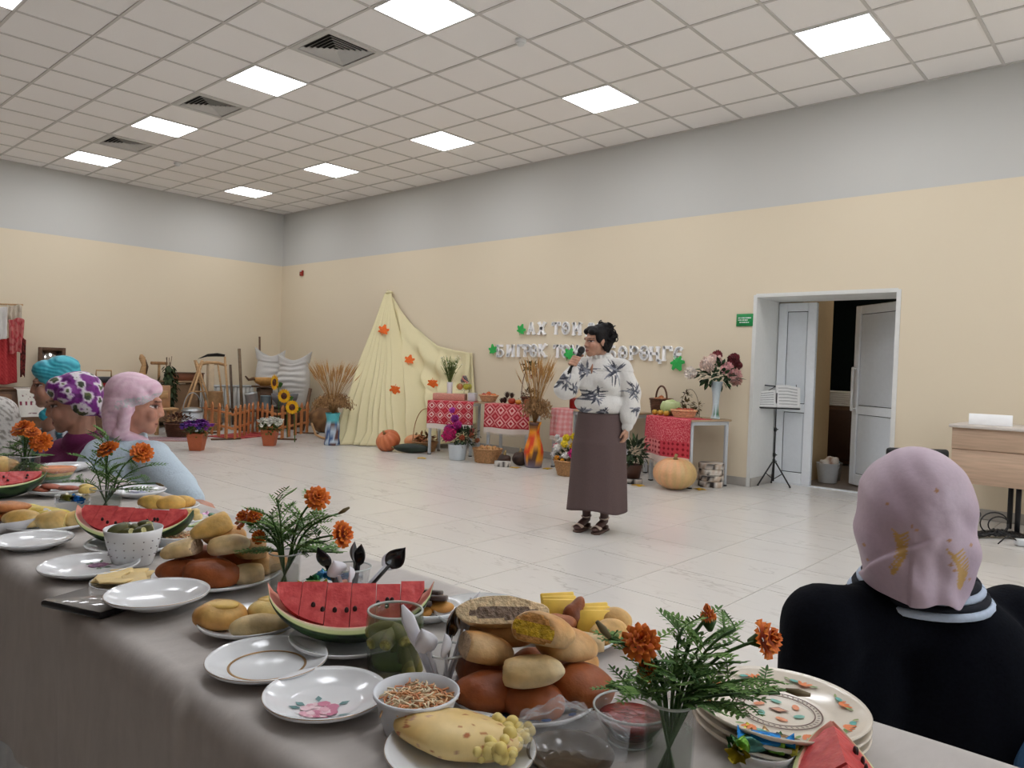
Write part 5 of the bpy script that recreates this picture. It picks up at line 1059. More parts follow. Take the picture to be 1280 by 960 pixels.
def skirt(u, v):
    a = u*2*math.pi; k = v**.8; rx = lerp(.165, .2, min(1, k*2.2)) if v < .3 else lerp(.2, .222, (v-.3)/.7); ry = lerp(.125, .16, min(1, k*2.2)) if v < .3 else lerp(.16, .185, (v-.3)/.7)
    f = 1+.035*v*math.sin(a*7+1)+.02*v*math.sin(a*3+v*2); return Vector((rx*f*math.cos(a), .01+ry*f*math.sin(a), lerp(.885, .165, v)+.012*math.sin(a*3)*v))
MB().sheet(skirt, 96, 40, closed=True).build('skirt', mat('brown_skirt_cloth', (92,74,72), .75, .06, 120, .1), W1, solid=.004)
# hair: cap plus curls
HAIR = mat('black_hair', (20,16,16), .6, .4, 70, .5, spec=.25)
T = lambda p: HC + HM @ (Vector(p)*HS)
hp = [('e',T((0,.03,.048)),(.08,.09,.083),HM), ('e',T((0,.075,.01)),(.066,.05,.075),HM), ('e',T((.0,-.045,.088)),(.06,.036,.03),HM), ('e',T((-.035,-.06,.075)),(.035,.03,.026),HM), ('e',T((.035,-.06,.07)),(.035,.03,.026),HM), ('e',T((.06,-.01,.035)),(.025,.035,.05),HM), ('e',T((-.06,-.01,.035)),(.025,.035,.05),HM), ('c',T((.062,.02,-.02)),T((.05,.05,-.06)),.022,.018), ('c',T((-.062,.02,-.02)),T((-.05,.05,-.06)),.022,.018), ('c',T((0,.09,-.02)),T((0,.07,-.09)),.045,.028), ('e',T((0,.1,.03)),(.06,.05,.06)), ('e',T((0,.05,.1)),(.06,.06,.035))]
rr = random.Random(4)
for i in range(60):
    a, b = rr.uniform(-2.6, 2.6), rr.uniform(-.5, 1.2); q = Vector((.085*math.cos(b)*math.sin(a), .03+.095*math.cos(b)*math.cos(a*.6), .045+.088*math.sin(b))); hp.append(('e', T(q), (.017,.017,.017)))
hair = blob('hair', hp, HAIR, W1, .006, 1)
mb = MB()
for i in range(46):
    a, b = rr.uniform(-2.0, 2.0), rr.uniform(-.6, 1.3); q = Vector((.088*math.cos(b)*math.sin(a), .045+.1*math.cos(b)*math.cos(a*.7), .045+.092*math.sin(b))); M2 = Euler((rr.uniform(0,6), rr.uniform(0,6), 0)).to_matrix(); r = rr.uniform(.011,.02)
    mb.tube([T(q)+M2 @ Vector((r*math.cos(t), r*math.sin(t), .004*t)) for t in [k*.7 for k in range(10)]], .0042, 5)
stuff(mb.build('hair_curls', HAIR, hair))
SHOE = mat('beige_leather', (206,184,168), .5, .06); SOLE = mat('brown_sole', (84,62,52), .6, .1)
for fx in (-.082, .058):
    mb = MB(); mb.sheet(lambda u, v, fx=fx: Vector((fx-.02+(u-.5)*.078, -.105+(v-.5)*.055, .034+.024*math.sin(math.pi*u)+.003)), 14, 8); mb.T = None; s1 = mb.build('sandal_strap', SHOE, W1, solid=.004)
    MB().tube([(fx+.034*math.cos(a), .03+.036*math.sin(a), .1+.008*math.sin(a)) for a in [2*math.pi*i/16 for i in range(17)]], .006, 6).build('ankle_strap', SHOE, W1)
    mb = MB(); mb.prism([(fx-.03,.075),(fx+.03,.075),(fx+.026,0),(fx+.024,-.06),(fx+.016,-.13),(fx-.015,-.15),(fx-.05,-.13),(fx-.05,-.06),(fx-.03,0)], Matrix.Translation((0,0,.002)), .013); mb.build('sole', SOLE, W1); MB().rbox((fx,.05,.022), (.05,.045,.04), .006, 1).build('heel', SOLE, W1)
mic = thing('microphone', 'black handheld microphone in the speaking woman hand', 'microphone', Vector((9.80,-3.14,0))+Matrix.Rotation(R_(18), 3, 'Z') @ (hc-hax*.1), (Matrix.Rotation(R_(18), 3, 'Z') @ hax).to_track_quat('Z', 'Y').to_euler())
MB().lathe([(.010,0),(.0125,.004),(.0135,.06),(.0175,.15),(.019,.165)], 20, cap1=True).build('mic_body', BLACK, mic); MB().ell((0,0,.192), (.026,.026,.03), 18, 12).build('mic_grille', mat('mic_mesh', (40,40,42), .6, .4, 300, .6), mic); MB().tube([(0,0,-.012),(0,0,.0)], .006, 8).build('antenna_end', BLACK, mic)
# --- seated people
def stool(loc, label):
    t = thing('guest_stool', label, 'stool', loc, RND.uniform(0,1), 'stools under the guests'); MB().lathe([(.17,.335),(.175,.345),(.175,.365),(.165,.375)], 24, cap1=True).build('seat', mat('dark_vinyl', (40,38,40), .5, .1), t)
    for k in range(4): a = math.pi/4+k*math.pi/2; MB().tube([(.12*math.cos(a), .12*math.sin(a), .338), (.17*math.cos(a), .17*math.sin(a), 0)], .012, 8).build('leg', LEGM, t)
def seated_legs(pel, d):
    pel = Vector(pel); d = Vector((d[0], d[1], 0)).normalized(); s = Vector((-d.y, d.x, 0)); L = []
    for k in (-1, 1): a = pel+s*.09*k; b = a+d*.38+s*.02*k; b.z = .47; c = b+d*.03; c.z = .1; L += [('c', a, b, .09, .07), ('c', b, c, .06, .045)]
    return L
def feet(pel, d):
    pel = Vector(pel); d = Vector((d[0], d[1], 0)).normalized(); s = Vector((-d.y, d.x, 0)); L = []
    for k in (-1, 1): b = pel+s*.11*k+d*.41; L += [('c', Vector((b.x,b.y,.09)), Vector((b.x,b.y,.05)), .035, .035), ('c', Vector((b.x,b.y,.045)), Vector((b.x,b.y,.035))+d*.15, .036, .03)]
    return L
def person(label, root, head, hdir, hs, sk, torso, legdir, cloth, skirtm, hands=(), lips=(172,92,86), voxel=.0055, warp=None, ccf=None, cvox=.01):
    """torso/hands/head in world space; all parts stored relative to the seat"""
    root = Vector(root); t = thing('person', label, 'person', (root.x, root.y, 0)); O = Vector((root.x, root.y, 0)); M = hframe(hdir)
    rel = lambda L: [(p[0], Vector(p[1])-O)+((Vector(p[2])-O,)+p[3:] if p[0] == 'c' else p[2:]) for p in L]
    hc = Vector(head)-O; nb = torso['neck']; pel = Vector((root.x, root.y, .52))
    bp = head_prims(hc, M, hs, False)+rel([('c', Vector(head)+M @ Vector((0,.02,-.07))*hs, nb, .05, .058)]+torso['core']+list(hands)+seated_legs(pel, legdir)+feet(pel, legdir)+[('e', pel, (.15,.14,.12)), ('c', pel, torso['core'][0][1], .12, .12)])
    f = face_paint(hc, M, hs, sk, lips); blob('body', bp, SKIN, t, voxel, 2, cf=f)
    blob('top_garment', rel(torso['cloth']), cloth, t, cvox, 3, cf=ccf, warp=warp)
    blob('skirt', rel([('e', pel, (.19,.18,.14))]+[(q[0], q[1], q[2], q[3]+.02, q[4]+.03) for q in seated_legs(pel, legdir)]), skirtm, t, .016, 3)
    return t, O, M, hc
DKSK = mat('dark_skirt_cloth', (44,42,50), .85, .1, 60, .1)
def nrm(v): return Vector(v).normalized()
FH = nrm((FW.x, FW.y, 0)); RH_ = nrm((RT.x, RT.y, 0))
def fold_warp(c, amp, fr):
    c = Vector(c); return lambda p: p+(p-c).normalized()*amp*(math.sin(p.z*fr+6*nz(p,5))*.5+nz(p, 9)*1.2)
# lilac scarf woman, back to us
D = 1.3; FH0, RH0 = FH, RH_; FH = nrm((ray(1150,480).x, ray(1150,480).y, 0)); RH_ = nrm((FH.y, -FH.x, 0)); h2 = at(1143,644,D+.03); sh_l, sh_r = at(1028,775,D+.02), at(1268,782,D+.06); root = at(1150,800,D+.16); hd = FH*.93-RH_*.25
nb = at(1148,745,D+.05)
tor = dict(neck=nb, core=[('e', at(1150,860,D+.08), (.15,.1,.2)), ('c', sh_l, sh_r, .05, .05)],
  cloth=[('c', sh_l+Vector((0,0,.0)), sh_r, .064, .064), ('c', at(1085,758,D+.04), at(1215,764,D+.06), .048, .048), ('e', at(1150,850,D+.07), (.21,.12,.2)), ('e', at(1150,960,D+.1), (.2,.14,.22)), ('c', sh_l+Vector((0,0,-.01)), at(1022,900,D+.03), .075, .068), ('c', at(1022,900,D+.03), at(1035,985,D+.22), .065, .05), ('c', sh_r, at(1300,905,D+.06), .075, .068), ('c', at(1300,905,D+.06), at(1290,985,D+.25), .065, .05), ('e', at(1065,850,D+.06), (.1,.1,.13)), ('e', at(1240,855,D+.07), (.1,.1,.13)), ('e', at(1100,775,D+.05), (.09,.07,.05)), ('e', at(1205,775,D+.07), (.09,.07,.05))])
hl = hand_prims(at(1050,1000,D+.3), FH+Vector((0,0,-.2)), RH_, (0,0,1)); hr_ = hand_prims(at(1262,1000,D+.33), FH+Vector((0,0,-.2)), -RH_, (0,0,1))
W2, O2, M2, hc2 = person('seated woman seen from behind in navy jacket and lilac headscarf', root, h2, hd, 1.0, (206,160,136), tor, FH, mat('navy_knit', (10,13,21), .95, .25, 200, .15, spec=.15), DKSK, hands=hl+hr_+[('c', at(1035,985,D+.22), at(1050,1000,D+.3), .035, .028), ('c', at(1290,985,D+.25), at(1262,1000,D+.33), .035, .028)], warp=fold_warp((0,-.1,.8), .003, 30))
SB = nrm((-FH.x+.0, -FH.y, 0)); pm = D/F_PX
def lil(u, v):
    a = u*2*math.pi; q = math.cos(a); s = math.sin(a)       # q: image right, s: towards the viewer
    if v < .55: t = v/.55*math.pi/2; r = math.sin(t)**.92; z = .122*math.cos(t)+.02
    else: t = (v-.55)/.45; r = 1.0-.10*t*t+(.05*t if q > 0 else -.03*t); z = .02-.118*t
    rx, ry = .097, .112
    if v >= .55:
        hem = .004*math.sin(a*5)-.022*max(0, s)*math.exp(-((q-.05)/.42)**2)-.03*max(0, s+.2)*math.exp(-((q-.86)/.2)**2)
        z += hem*((v-.55)/.45)
        r -= .05*((v-.55)/.45)**2*max(0, -q)
    x = rx*r*q; y = ry*r*s
    # folds: one long diagonal lap, radiating gathers from the crown knot, soft noise
    px, pz = x, z-.0; lap = (pz-.012)-(px-.03)*.92
    f = .0
    lap += .012*math.sin(px*40)+.01*nz((px*18, 2, 0)); f += .009/(1+math.exp(max(-60, min(60, lap*800))))/(1+math.exp((px-.03)*160))*max(0, min(1, s*3+.6))
    g = math.atan2(pz-.05, px-.035); rad = math.hypot(px-.035, pz-.05); f += .0005*math.sin(g*5+2+3*nz((x*20,z*20,0)))*math.exp(-((rad-.05)/.035)**2)*(s > 0)
    f += .005*math.sin((px-.045)*150)*max(0, min(1, (px-.01)*12))*max(0, min(1, (.06-pz)*8))*(s > 0)+.007*nz((x*16, z*9, 3+s))+.0035*nz((x*34+z*20, z*12, 7))+.003*math.sin(z*60+x*40)*max(0, min(1, (v-.4)*4))
    n = RH_*q+SB*s; return hc2+RH_*x+SB*y+n*f+Vector((0,0,z-.02))
feather = []
for (x0, z0, x1, z1) in [(-.02,-.022,-.028,-.085), (.06,-.045,.07,-.105)]:
    for i in range(11):
        t = i/10; p = Vector((lerp(x0,x1,t)+.008*math.sin(t*3), lerp(z0,z1,t)))
        for sg in (-1, 1): feather.append((p, p+Vector((sg*.012*(1-.6*t), .011)), .0021))
dots = [(-.075,-.05), (-.068,-.075), (.052,-.02), (.056,-.06), (.084,-.03), (-.003,.0), (.004,-.006), (.062,-.07), (-.04,.03), (.03,.06), (.085,-.09)]
def lilc(u, v):
    p = lil(u, v)-hc2; x = p.dot(RH_); z = p.z; s = p.dot(SB); base = mixc((198,178,190),(186,164,180), .5+1.2*nz((x*9, z*7, 1)))
    if s > 0:
        for a, b, w_ in feather:
            q = Vector((x, z)); d = b-a; t_ = max(0, min(1, (q-a).dot(d)/d.length_squared))
            if (q-(a+d*t_)).length < w_*(1.1-.5*t_): return (198,158,92)
        for dx, dz in dots:
            if abs(x-dx)+abs(z-dz) < .0036: return (186,140,104)
    return base
SCARF = pmat('satin_scarf', .5, .05, 120, .05)
MB().sheet(lil, 220, 150, cf=lilc, closed=True).build('headscarf', SCARF, W2, solid=.002)
for k, (dz, cl_) in enumerate([(.022,(20,24,36)), (.012,(196,210,230)), (.0,(20,24,36)), (-.011,(206,218,234))]):
    cc = nb-O2+Vector((0,0,.014+dz)); rr_ = .083+k*.007
    MB().tube([cc+RH_*(rr_*1.08*math.cos(a))+SB*(rr_*.9*math.sin(a))+Vector((0,0,-.03*abs(math.cos(a))*0-.012*math.sin(a))) for a in [2*math.pi*i/32 for i in range(33)]], .0075, 8).build('collar_stripe', mat('collar_%d' % (k % 2), cl_, .85, .05, 150, .1), W2)
stool((root.x, root.y, 0), 'stool under the woman in the navy jacket'); FH, RH_ = FH0, RH0
# neighbour in the blue denim top at the right edge
D = 1.28; root = at(1450,860,D+.15); h7 = at(1472,632,D+.08)
tor = dict(neck=at(1470,745,D+.08), core=[('e', at(1465,850,D+.12), (.12,.09,.19)), ('c', at(1415,835,D+.03), at(1520,832,D+.1), .045, .045)], cloth=[('c', at(1398,825,D+.02), at(1538,818,D+.1), .07, .07), ('e', at(1470,775,D+.08), (.085,.08,.05)), ('e', at(1465,870,D+.1), (.15,.13,.2)), ('e', at(1465,980,D+.12), (.16,.14,.2)), ('c', at(1385,840,D), at(1335,890,D-.04), .06, .055), ('c', at(1335,880,D-.04), at(1310,965,D-.08), .06, .05), ('c', at(1310,965,D-.08), at(1318,1010,D+.1), .05, .042)])
W7, O7, M7, hc7 = person('person in blue denim top sitting beside the navy jacket woman', root, h7, FH, 1.0, (200,156,132), tor, FH, mat('blue_denim', (70,112,158), .85, .12, 140, .2), DKSK, hands=hand_prims(at(1320,1020,D+.14), FH, -RH_, (0,0,1)), cvox=.012)
stool((root.x, root.y, 0), 'stool under the person in blue denim')
W7_HAIR = (W7, hc7, M7)
# light blue jacket, pink scarf
D = 3.05; h3 = at(170,505,D-.02); hd3 = RH_*.9+FH*.42+Vector((0,0,-.12)); root = at(150,640,D+.12); nb = at(158,548,D)
elb, wri = at(222,612,D-.42), at(240,626,D-.68)
tor = dict(neck=nb, core=[('e', at(160,610,D+.02), (.13,.1,.2)), ('c', at(130,578,D+.08), at(184,582,D-.06), .045, .045)],
  cloth=[('c', at(130,568,D+.08), at(190,572,D-.08), .072, .07), ('e', at(158,548,D+.02), (.09,.085,.06)), ('e', at(152,600,D+.0), (.175,.15,.2)), ('e', at(150,650,D+.05), (.19,.17,.2)), ('c', at(190,574,D-.1), elb, .076, .07), ('c', elb, wri, .066, .042), ('c', at(125,568,D+.1), at(112,640,D+.1), .07, .06), ('e', at(128,590,D-.06), (.1,.1,.13))])
W3, O3, M3, hc3 = person('seated woman in pale blue jacket and pink scarf turned towards the speaker', root, h3, hd3, 1.02, (204,146,122), tor, FH, mat('pale_blue_fleece', (186,202,214), .9, .05, 120, .2), DKSK, hands=[('c', elb, wri, .04, .028)]+hand_prims(wri, at(262,636,D-.72)-wri, -FH, (0,0,1)), warp=fold_warp((0,0,.8), .006, 28))
stool((root.x, root.y, 0), 'stool under the woman in the pale blue jacket')
def scarf(t, hc, M, s, cf, m, extra, name='headscarf', vox=.0055, warp=None):
    T = lambda p: hc + M @ (Vector(p)*s); L = [('e', T((0,.022,.045)), (.086*s,.1*s,.082*s), M), ('e', T((0,.045,.0)), (.08*s,.075*s,.075*s), M)]
    for e in extra: L.append(('c', T(e[1]), T(e[2]), e[3]*s, e[4]*s) if e[0] == 'c' else ('e', T(e[1]), tuple(v*s for v in e[2]), M))
    Mi = M.transposed(); return blob(name, L, m, t, vox, 3, cf=lambda p: cf((Mi @ (p-hc))/s), warp=(lambda p: warp(p, (Mi @ (p-hc))/s)) if warp else None)
def pinkc(q):
    band = q.z-.022+.35*(q.y+.06)
    if -.005 < band < .03 and q.y < .07 and nz(q*260) > -.06: return (198,196,200)
    return mixc((236,206,218),(220,178,198), .5+.25*math.sin((q.z+.3*q.y)*230+7*nz(q,14))+.5*nz(q, 30))
scarf(W3, hc3, M3, 1.02, pinkc, SCARF, [('e',(0,-.028,.066),(.073,.062,.045)), ('c',(-.06,-.01,.035),(.06,-.01,.035),.032,.032), ('c',(0,.07,-.03),(0,.06,-.1),.05,.045), ('c',(-.066,.03,-.02),(-.05,.03,-.12),.022,.025), ('c',(.066,.03,-.02),(.05,.03,-.12),.022,.025), ('c',(-.05,.04,-.12),(.0,-.05,-.15),.026,.022), ('c',(.05,.04,-.12),(.0,-.05,-.15),.026,.022)], warp=lambda p, q: p+(p-hc3).normalized()*.0005*math.sin((q.z+.3*q.y)*230+7*nz(q,14)))
scarf(W7_HAIR[0], W7_HAIR[1], W7_HAIR[2], 1.0, lambda q: (60,42,34), mat('brown_hair', (58,40,32), .6, .4, 90, .4, spec=.25), [('e',(0,-.03,.068),(.07,.055,.045)), ('c',(0,.06,-.03),(0,.06,-.09),.055,.04)], name='hair')
# magenta top, floral scarf
D = 3.35; h4 = at(92,503,D-.02); hd4 = -RH_*.92-FH*.36+Vector((0,0,-.22)); root = at(105,640,D+.1); nb = at(103,550,D)
tor = dict(neck=nb, core=[('e', at(100,610,D+.04), (.13,.1,.19)), ('c', at(65,572,D+.1), at(128,568,D-.02), .05, .05)],
  cloth=[('c', at(66,580,D+.1), at(122,574,D-.04), .078, .08), ('e', at(105,552,D+.02), (.095,.09,.065)), ('c', at(80,566,D+.08), at(118,562,D-.02), .07, .07), ('e', at(98,612,D+.03), (.17,.14,.2)), ('e', at(104,660,D+.06), (.18,.16,.2)), ('c', at(120,574,D-.08), at(108,640,D-.14), .082, .075), ('c', at(108,640,D-.14), at(70,650,D-.12), .065, .045), ('c', at(66,578,D+.12), at(56,640,D+.1), .072, .062)])
W4, O4, M4, hc4 = person('seated woman in magenta top and purple floral headscarf looking down', root, h4, hd4, 1.08, (196,146,122), tor, -RH_*.9-FH*.2, mat('magenta_knit', (112,34,84), .85, .08, 120, .15), DKSK, hands=hand_prims(at(66,652,D-.12), -RH_-Vector((0,0,.3)), -FH, (0,0,1)), warp=fold_warp((0,0,.8), .005, 26))
stool((root.x, root.y, 0), 'stool under the woman in the magenta top')
def florc(q):
    k = nz(q*30+Vector((4,1,2)))+.25*nz(q*75); j = nz(q*60)
    if k > .08: return (126,36,134) if j > -.2 else (96,24,104)
    if k < -.3: return (96,108,60) if j > 0 else (60,70,50)
    if k > -.02: return (190,150,200)
    return (230,222,228)
scarf(W4, hc4, M4, 1.08, florc, SCARF, [('e',(0,-.03,.072),(.074,.06,.048)), ('c',(-.06,.0,.04),(.06,.0,.04),.045,.045), ('c',(0,.1,-.02),(.0,.1,-.06),.035,.03), ('e',(0,.115,-.05),(.03,.03,.03)), ('c',(-.01,.125,-.06),(-.02,.15,-.16),.026,.03), ('c',(.01,.125,-.06),(.03,.17,-.13),.024,.024)], warp=lambda p, q: p+(p-hc4).normalized()*.0022*nz(q,40))
# turquoise scarf
D = 3.95; h5 = at(68,480,D); hd5 = -RH_*.85-FH*.5+Vector((0,0,-.1)); root = at(62,600,D+.1); nb = at(66,530,D+.02)
teal = lambda p: (206,200,206) if math.sin((p.x+p.y*.4+p.z*.8)*70+5*nz(p, 8)) > .5 else ((120,190,200) if nz(p, 20) > .25 else (46,78,92))
tor = dict(neck=nb, core=[('e', at(62,585,D+.04), (.13,.1,.19)), ('c', at(40,548,D+.1), at(88,548,D), .05, .05)], cloth=[('c', at(44,552,D+.1), at(84,550,D), .075, .075), ('e', at(62,590,D+.05), (.17,.14,.22)), ('c', at(48,552,D+.02), at(46,610,D-.05), .07, .06), ('c', at(84,552,D), at(88,615,D), .07, .06)])
W5, O5, M5, hc5 = person('seated woman in teal striped dress and turquoise headscarf', root, h5, hd5, 1.04, (190,140,116), tor, -RH_, CLOTHP, DKSK, hands=hand_prims(at(46,618,D-.06), -RH_, -FH, (0,0,1)), ccf=teal)
stool((root.x, root.y, 0), 'stool under the woman in the turquoise scarf')
scarf(W5, hc5, M5, 1.08, lambda q: mixc((74,190,206),(48,150,172), .5+.6*math.sin((q.z+.5*q.y)*240+6*nz(q,16))), SCARF, [('e',(0,-.03,.072),(.076,.06,.05)), ('e',(0,.04,.08),(.08,.08,.06)), ('c',(0,.08,-.03),(0,.06,-.12),.04,.035), ('c',(0,.0,-.13),(.0,-.05,-.15),.04,.03)], warp=lambda p, q: p+(p-hc5).normalized()*.0008*math.sin((q.z+.5*q.y)*240+6*nz(q,16)))
# white lace top at the left edge
D = 3.3; h6 = at(-34,456,D); root = at(-18,640,D+.1); nb = at(-25,492,D)
lace = lambda p: (150,144,136) if nz(p*110) > .16 else (214,210,204)
tor = dict(neck=nb, core=[('e', at(-20,570,D+.02), (.14,.1,.2)), ('c', at(-50,515,D), at(0,515,D), .05, .05)], cloth=[('c', at(-55,520,D+.02), at(-4,520,D-.02), .085, .09), ('e', at(-20,580,D+.02), (.18,.15,.22)), ('e', at(-20,640,D+.05), (.18,.16,.2)), ('c', at(-2,522,D-.02), at(2,590,D-.04), .085, .078), ('c', at(2,590,D-.04), at(-25,650,D-.12), .07, .05)])
W6, O6, M6, hc6 = person('person in white lace top sitting beyond the far table end', root, h6, -RH_*.7+FH*.5, 1.0, (196,150,126), tor, -RH_*.9+FH*.3, CLOTHP, DKSK, hands=hand_prims(at(-28,655,D-.14), -RH_, -FH, (0,0,1)), ccf=lace)
stool((root.x, root.y, 0), 'stool under the person in white lace')
scarf(W6, hc6, M6, 1.02, lambda q: mixc((220,216,212),(196,190,190), .5+.5*math.sin(q.z*150)), SCARF, [('e',(0,-.03,.072),(.076,.06,.05)), ('c',(0,.08,-.03),(0,.07,-.12),.05,.05)])
# ------------------------------------------------------------------ the banquet table
TZ = .75; TX0, TX1, TY0, TY1 = 9.80, 13.45, -7.225, -6.64
for k in range(3):
    x0 = TX0+.01+k*1.22; t = thing('folding_table', 'plain table hidden under the %s part of the grey cloth' % ['far', 'middle', 'near'][k], 'table', (x0+.605, (TY0+TY1)/2, 0), 0, 'tables under the cloth')
    MB().rbox((0,0,TZ-.015), (1.2,TY1-TY0-.01,.024), .004, 1).build('table_top', DESKTOP, t)
    for sx in (-1, 1):
        for sy in (-1, 1): MB().rbox((sx*.56,sy*.25,(TZ-.027)/2), (.03,.03,TZ-.027), .003, 1).build('leg', LEGM, t)
def tcloth():
    m = mat('grey_tablecloth', (190,184,179), .85, .05, 14, .25, stretch=(3,1,1)); return m
H_F, H_B = .33, .25
def tc(u, v):
    x = lerp(TX0-.012, TX1+.012, u); s = v*(H_F+.60+H_B+.03); W = TY1-TY0+.024; r = .02
    wv = .016*math.sin(x*13)+.01*math.sin(x*31+1); rid = .012*math.exp(-((x-12.02)/.012)**2)
    if s < H_F: d = 1-s/H_F; return Vector((x, TY0-.016-wv*d-rid, TZ-.02-(H_F-s)))
    s -= H_F
    if s < W+.03:
        q = s/(W+.03); y = TY0-.014+(W+.004)*q; e = min(q, 1-q)*(W+.03); z = TZ+.003 if e > r else TZ+.003-.02*(1-e/r)**2
        return Vector((x, y, z+rid*max(0, 1-s/.05)+.0012*nz((x*6, y*9, 0))))
    s -= W+.03; d = s/H_B; return Vector((x, TY1+.014+wv*d, TZ-.018-s))
cl_ = thing('tablecloth', 'long light grey cloth covering the banquet table', 'tablecloth', (0,0,0)); MB().sheet(tc, 420, 90).build('cloth', tcloth(), cl_, solid=.002)
for x in (TX0-.014, TX1+.014): MB().sheet(lambda u, v, x=x: Vector((x+.012*math.sin(u*14)*v*(1 if x > 11 else -1), lerp(TY0-.012, TY1+.012, u), TZ-.004-.33*v)), 40, 16).build('end_drop', tcloth(), cl_, solid=.002)
TT = TZ+.0045
def tp(px, py): p = onz(px, py, TT); return p
def pm(p): return (Vector(p)-CAM).dot(FW)/F_PX       # metres per pixel there
GOLD = mat('gold_line', (176,136,84), .3, .1, metal=.7); BLUEP = mat('blue_print', (40,84,150), .25, .3, 40); CREAM = mat('cream_ceramic', (226,216,200), .15, .03)
def ringm(mb, r, z, w, h=.0006, n=56):
    mb.lathe([(r-w/2,z),(r-w/2,z+h),(r+w/2,z+h*1.0),(r+w/2,z)], n, cap0=False)
def plate(px, py, wpx, label, name='plate', m=None, gold=(), group=None, z=0, depth=.02, deco=None):
    p = tp(px, py); R = wpx/2*pm(p); p.z = TT+z; t = thing(name, label, 'plate', p, 0, group); d = depth
    dish = MB().lathe([(.0,.003),(R*.5,.003),(R*.52,0),(R*.56,0),(R*.6,.004),(R*.97,d-.004),(R,d),(R*.985,d+.002),(R*.93,d-.001),(R*.62,.0085),(R*.55,.0075),(.0,.0075)], 56, cap0=False).build('dish', m or CERAM, t)
    for (f, z_, w_) in gold:
        mb = MB(); ringm(mb, R*f, z_, w_); mb.build('gold_band', GOLD, dish)
    if deco: deco(dish, R)
    return t, R
def dishz(r, R, d=.02): return (.0075 if r < R*.55 else lerp(.0075, .0085, (r/R-.55)/.07) if r < R*.62 else lerp(.0085, d-.001, (r/R-.62)/.31))+.0007
def rose(t, R, c=(.0,-.5), s=1.0, cols=((206,120,150),(226,170,186),(240,206,214)), leaf=(92,140,140)):
    mb = MB(); rr = random.Random(2); B = Vector((RH_.x*c[0]*R-FH.x*-c[1]*R, RH_.y*c[0]*R-FH.y*-c[1]*R, .0)); z = .0086 if (c[0]**2+c[1]**2) < .3 else .012
    for i in range(54):
        a = rr.uniform(0, 6.28); k = rr.random()**.6*R*.24*s; q = B+Vector((k*math.cos(a), k*math.sin(a), z+.0012-.0015*k/R)); r = R*.085*s*rr.uniform(.6,1.1); cc = rr.choice(cols)
        V = [q+Vector((r*math.cos(b), r*.8*math.sin(b), 0)) for b in [j*math.pi/4 for j in range(8)]]
        for v_ in V: v_.z = dishz(math.hypot(v_.x, v_.y), R)+i*.00003
        mb.add(V, [tuple(range(8))], col=cc)
    for i in range(9):
        a = rr.choice((rr.uniform(-.5,.5), rr.uniform(2.6,3.7), rr.uniform(1.2,1.9))); q = B+Vector((R*.3*s*math.cos(a), R*.3*s*math.sin(a), z+.0012)); d = Vector((math.cos(a), math.sin(a), .0)); sd = Vector((-d.y, d.x, 0))
        V = [q, q+d*R*.1*s+sd*R*.05*s, q+d*R*.2*s, q+d*R*.1*s-sd*R*.05*s]
        for v_ in V: v_.z = dishz(math.hypot(v_.x, v_.y), R)+.0004
        mb.add(V, [(0,1,2,3)], col=leaf)
    mb.build('rose_print', PAINT_S, t, smooth=False)
plate(40, 684, 92, 'plain white plate at the table edge before the bread rolls')
plate(112, 717, 114, 'white plate with a small purple flower print', deco=lambda t, R: rose(t, R, (0,.35), .7, ((150,90,140),(190,130,170),(130,80,120)), (90,130,90)))
plate(197, 764, 122, 'white gold-rimmed plate beside the tablet', z=.0135, gold=((.985,.0205,.002),))
plate(334, 839, 148, 'white plate with a gold band around its well', gold=((.62,.0088,.0035),(.985,.0205,.002)))
plate(407, 884, 154, 'white gold-rimmed plate with a pink rose print', gold=((.985,.0205,.002),), deco=lambda t, R: rose(t, R, (.0,-.36), 1.1))
# tablet
a, b, c, d = tp(61,757), tp(117,741), tp(176,757), tp(138,774); cx = (a+c)/2; t = thing('tablet', 'black tablet lying at the table edge with a light reflecting screen', 'tablet', cx, math.atan2((d-a).y, (d-a).x)); w_, h_ = (d-a).length*.98, (b-a).length*1.15
MB().rbox((0,0,.006), (w_,h_,.011), .004, 2).build('case', BLACK, t); MB().rbox((0,0,.0122), (w_*.95,h_*.94,.0012), .0004, 1).build('screen', mat('tablet_screen', (150,146,142), .06, .02), t)
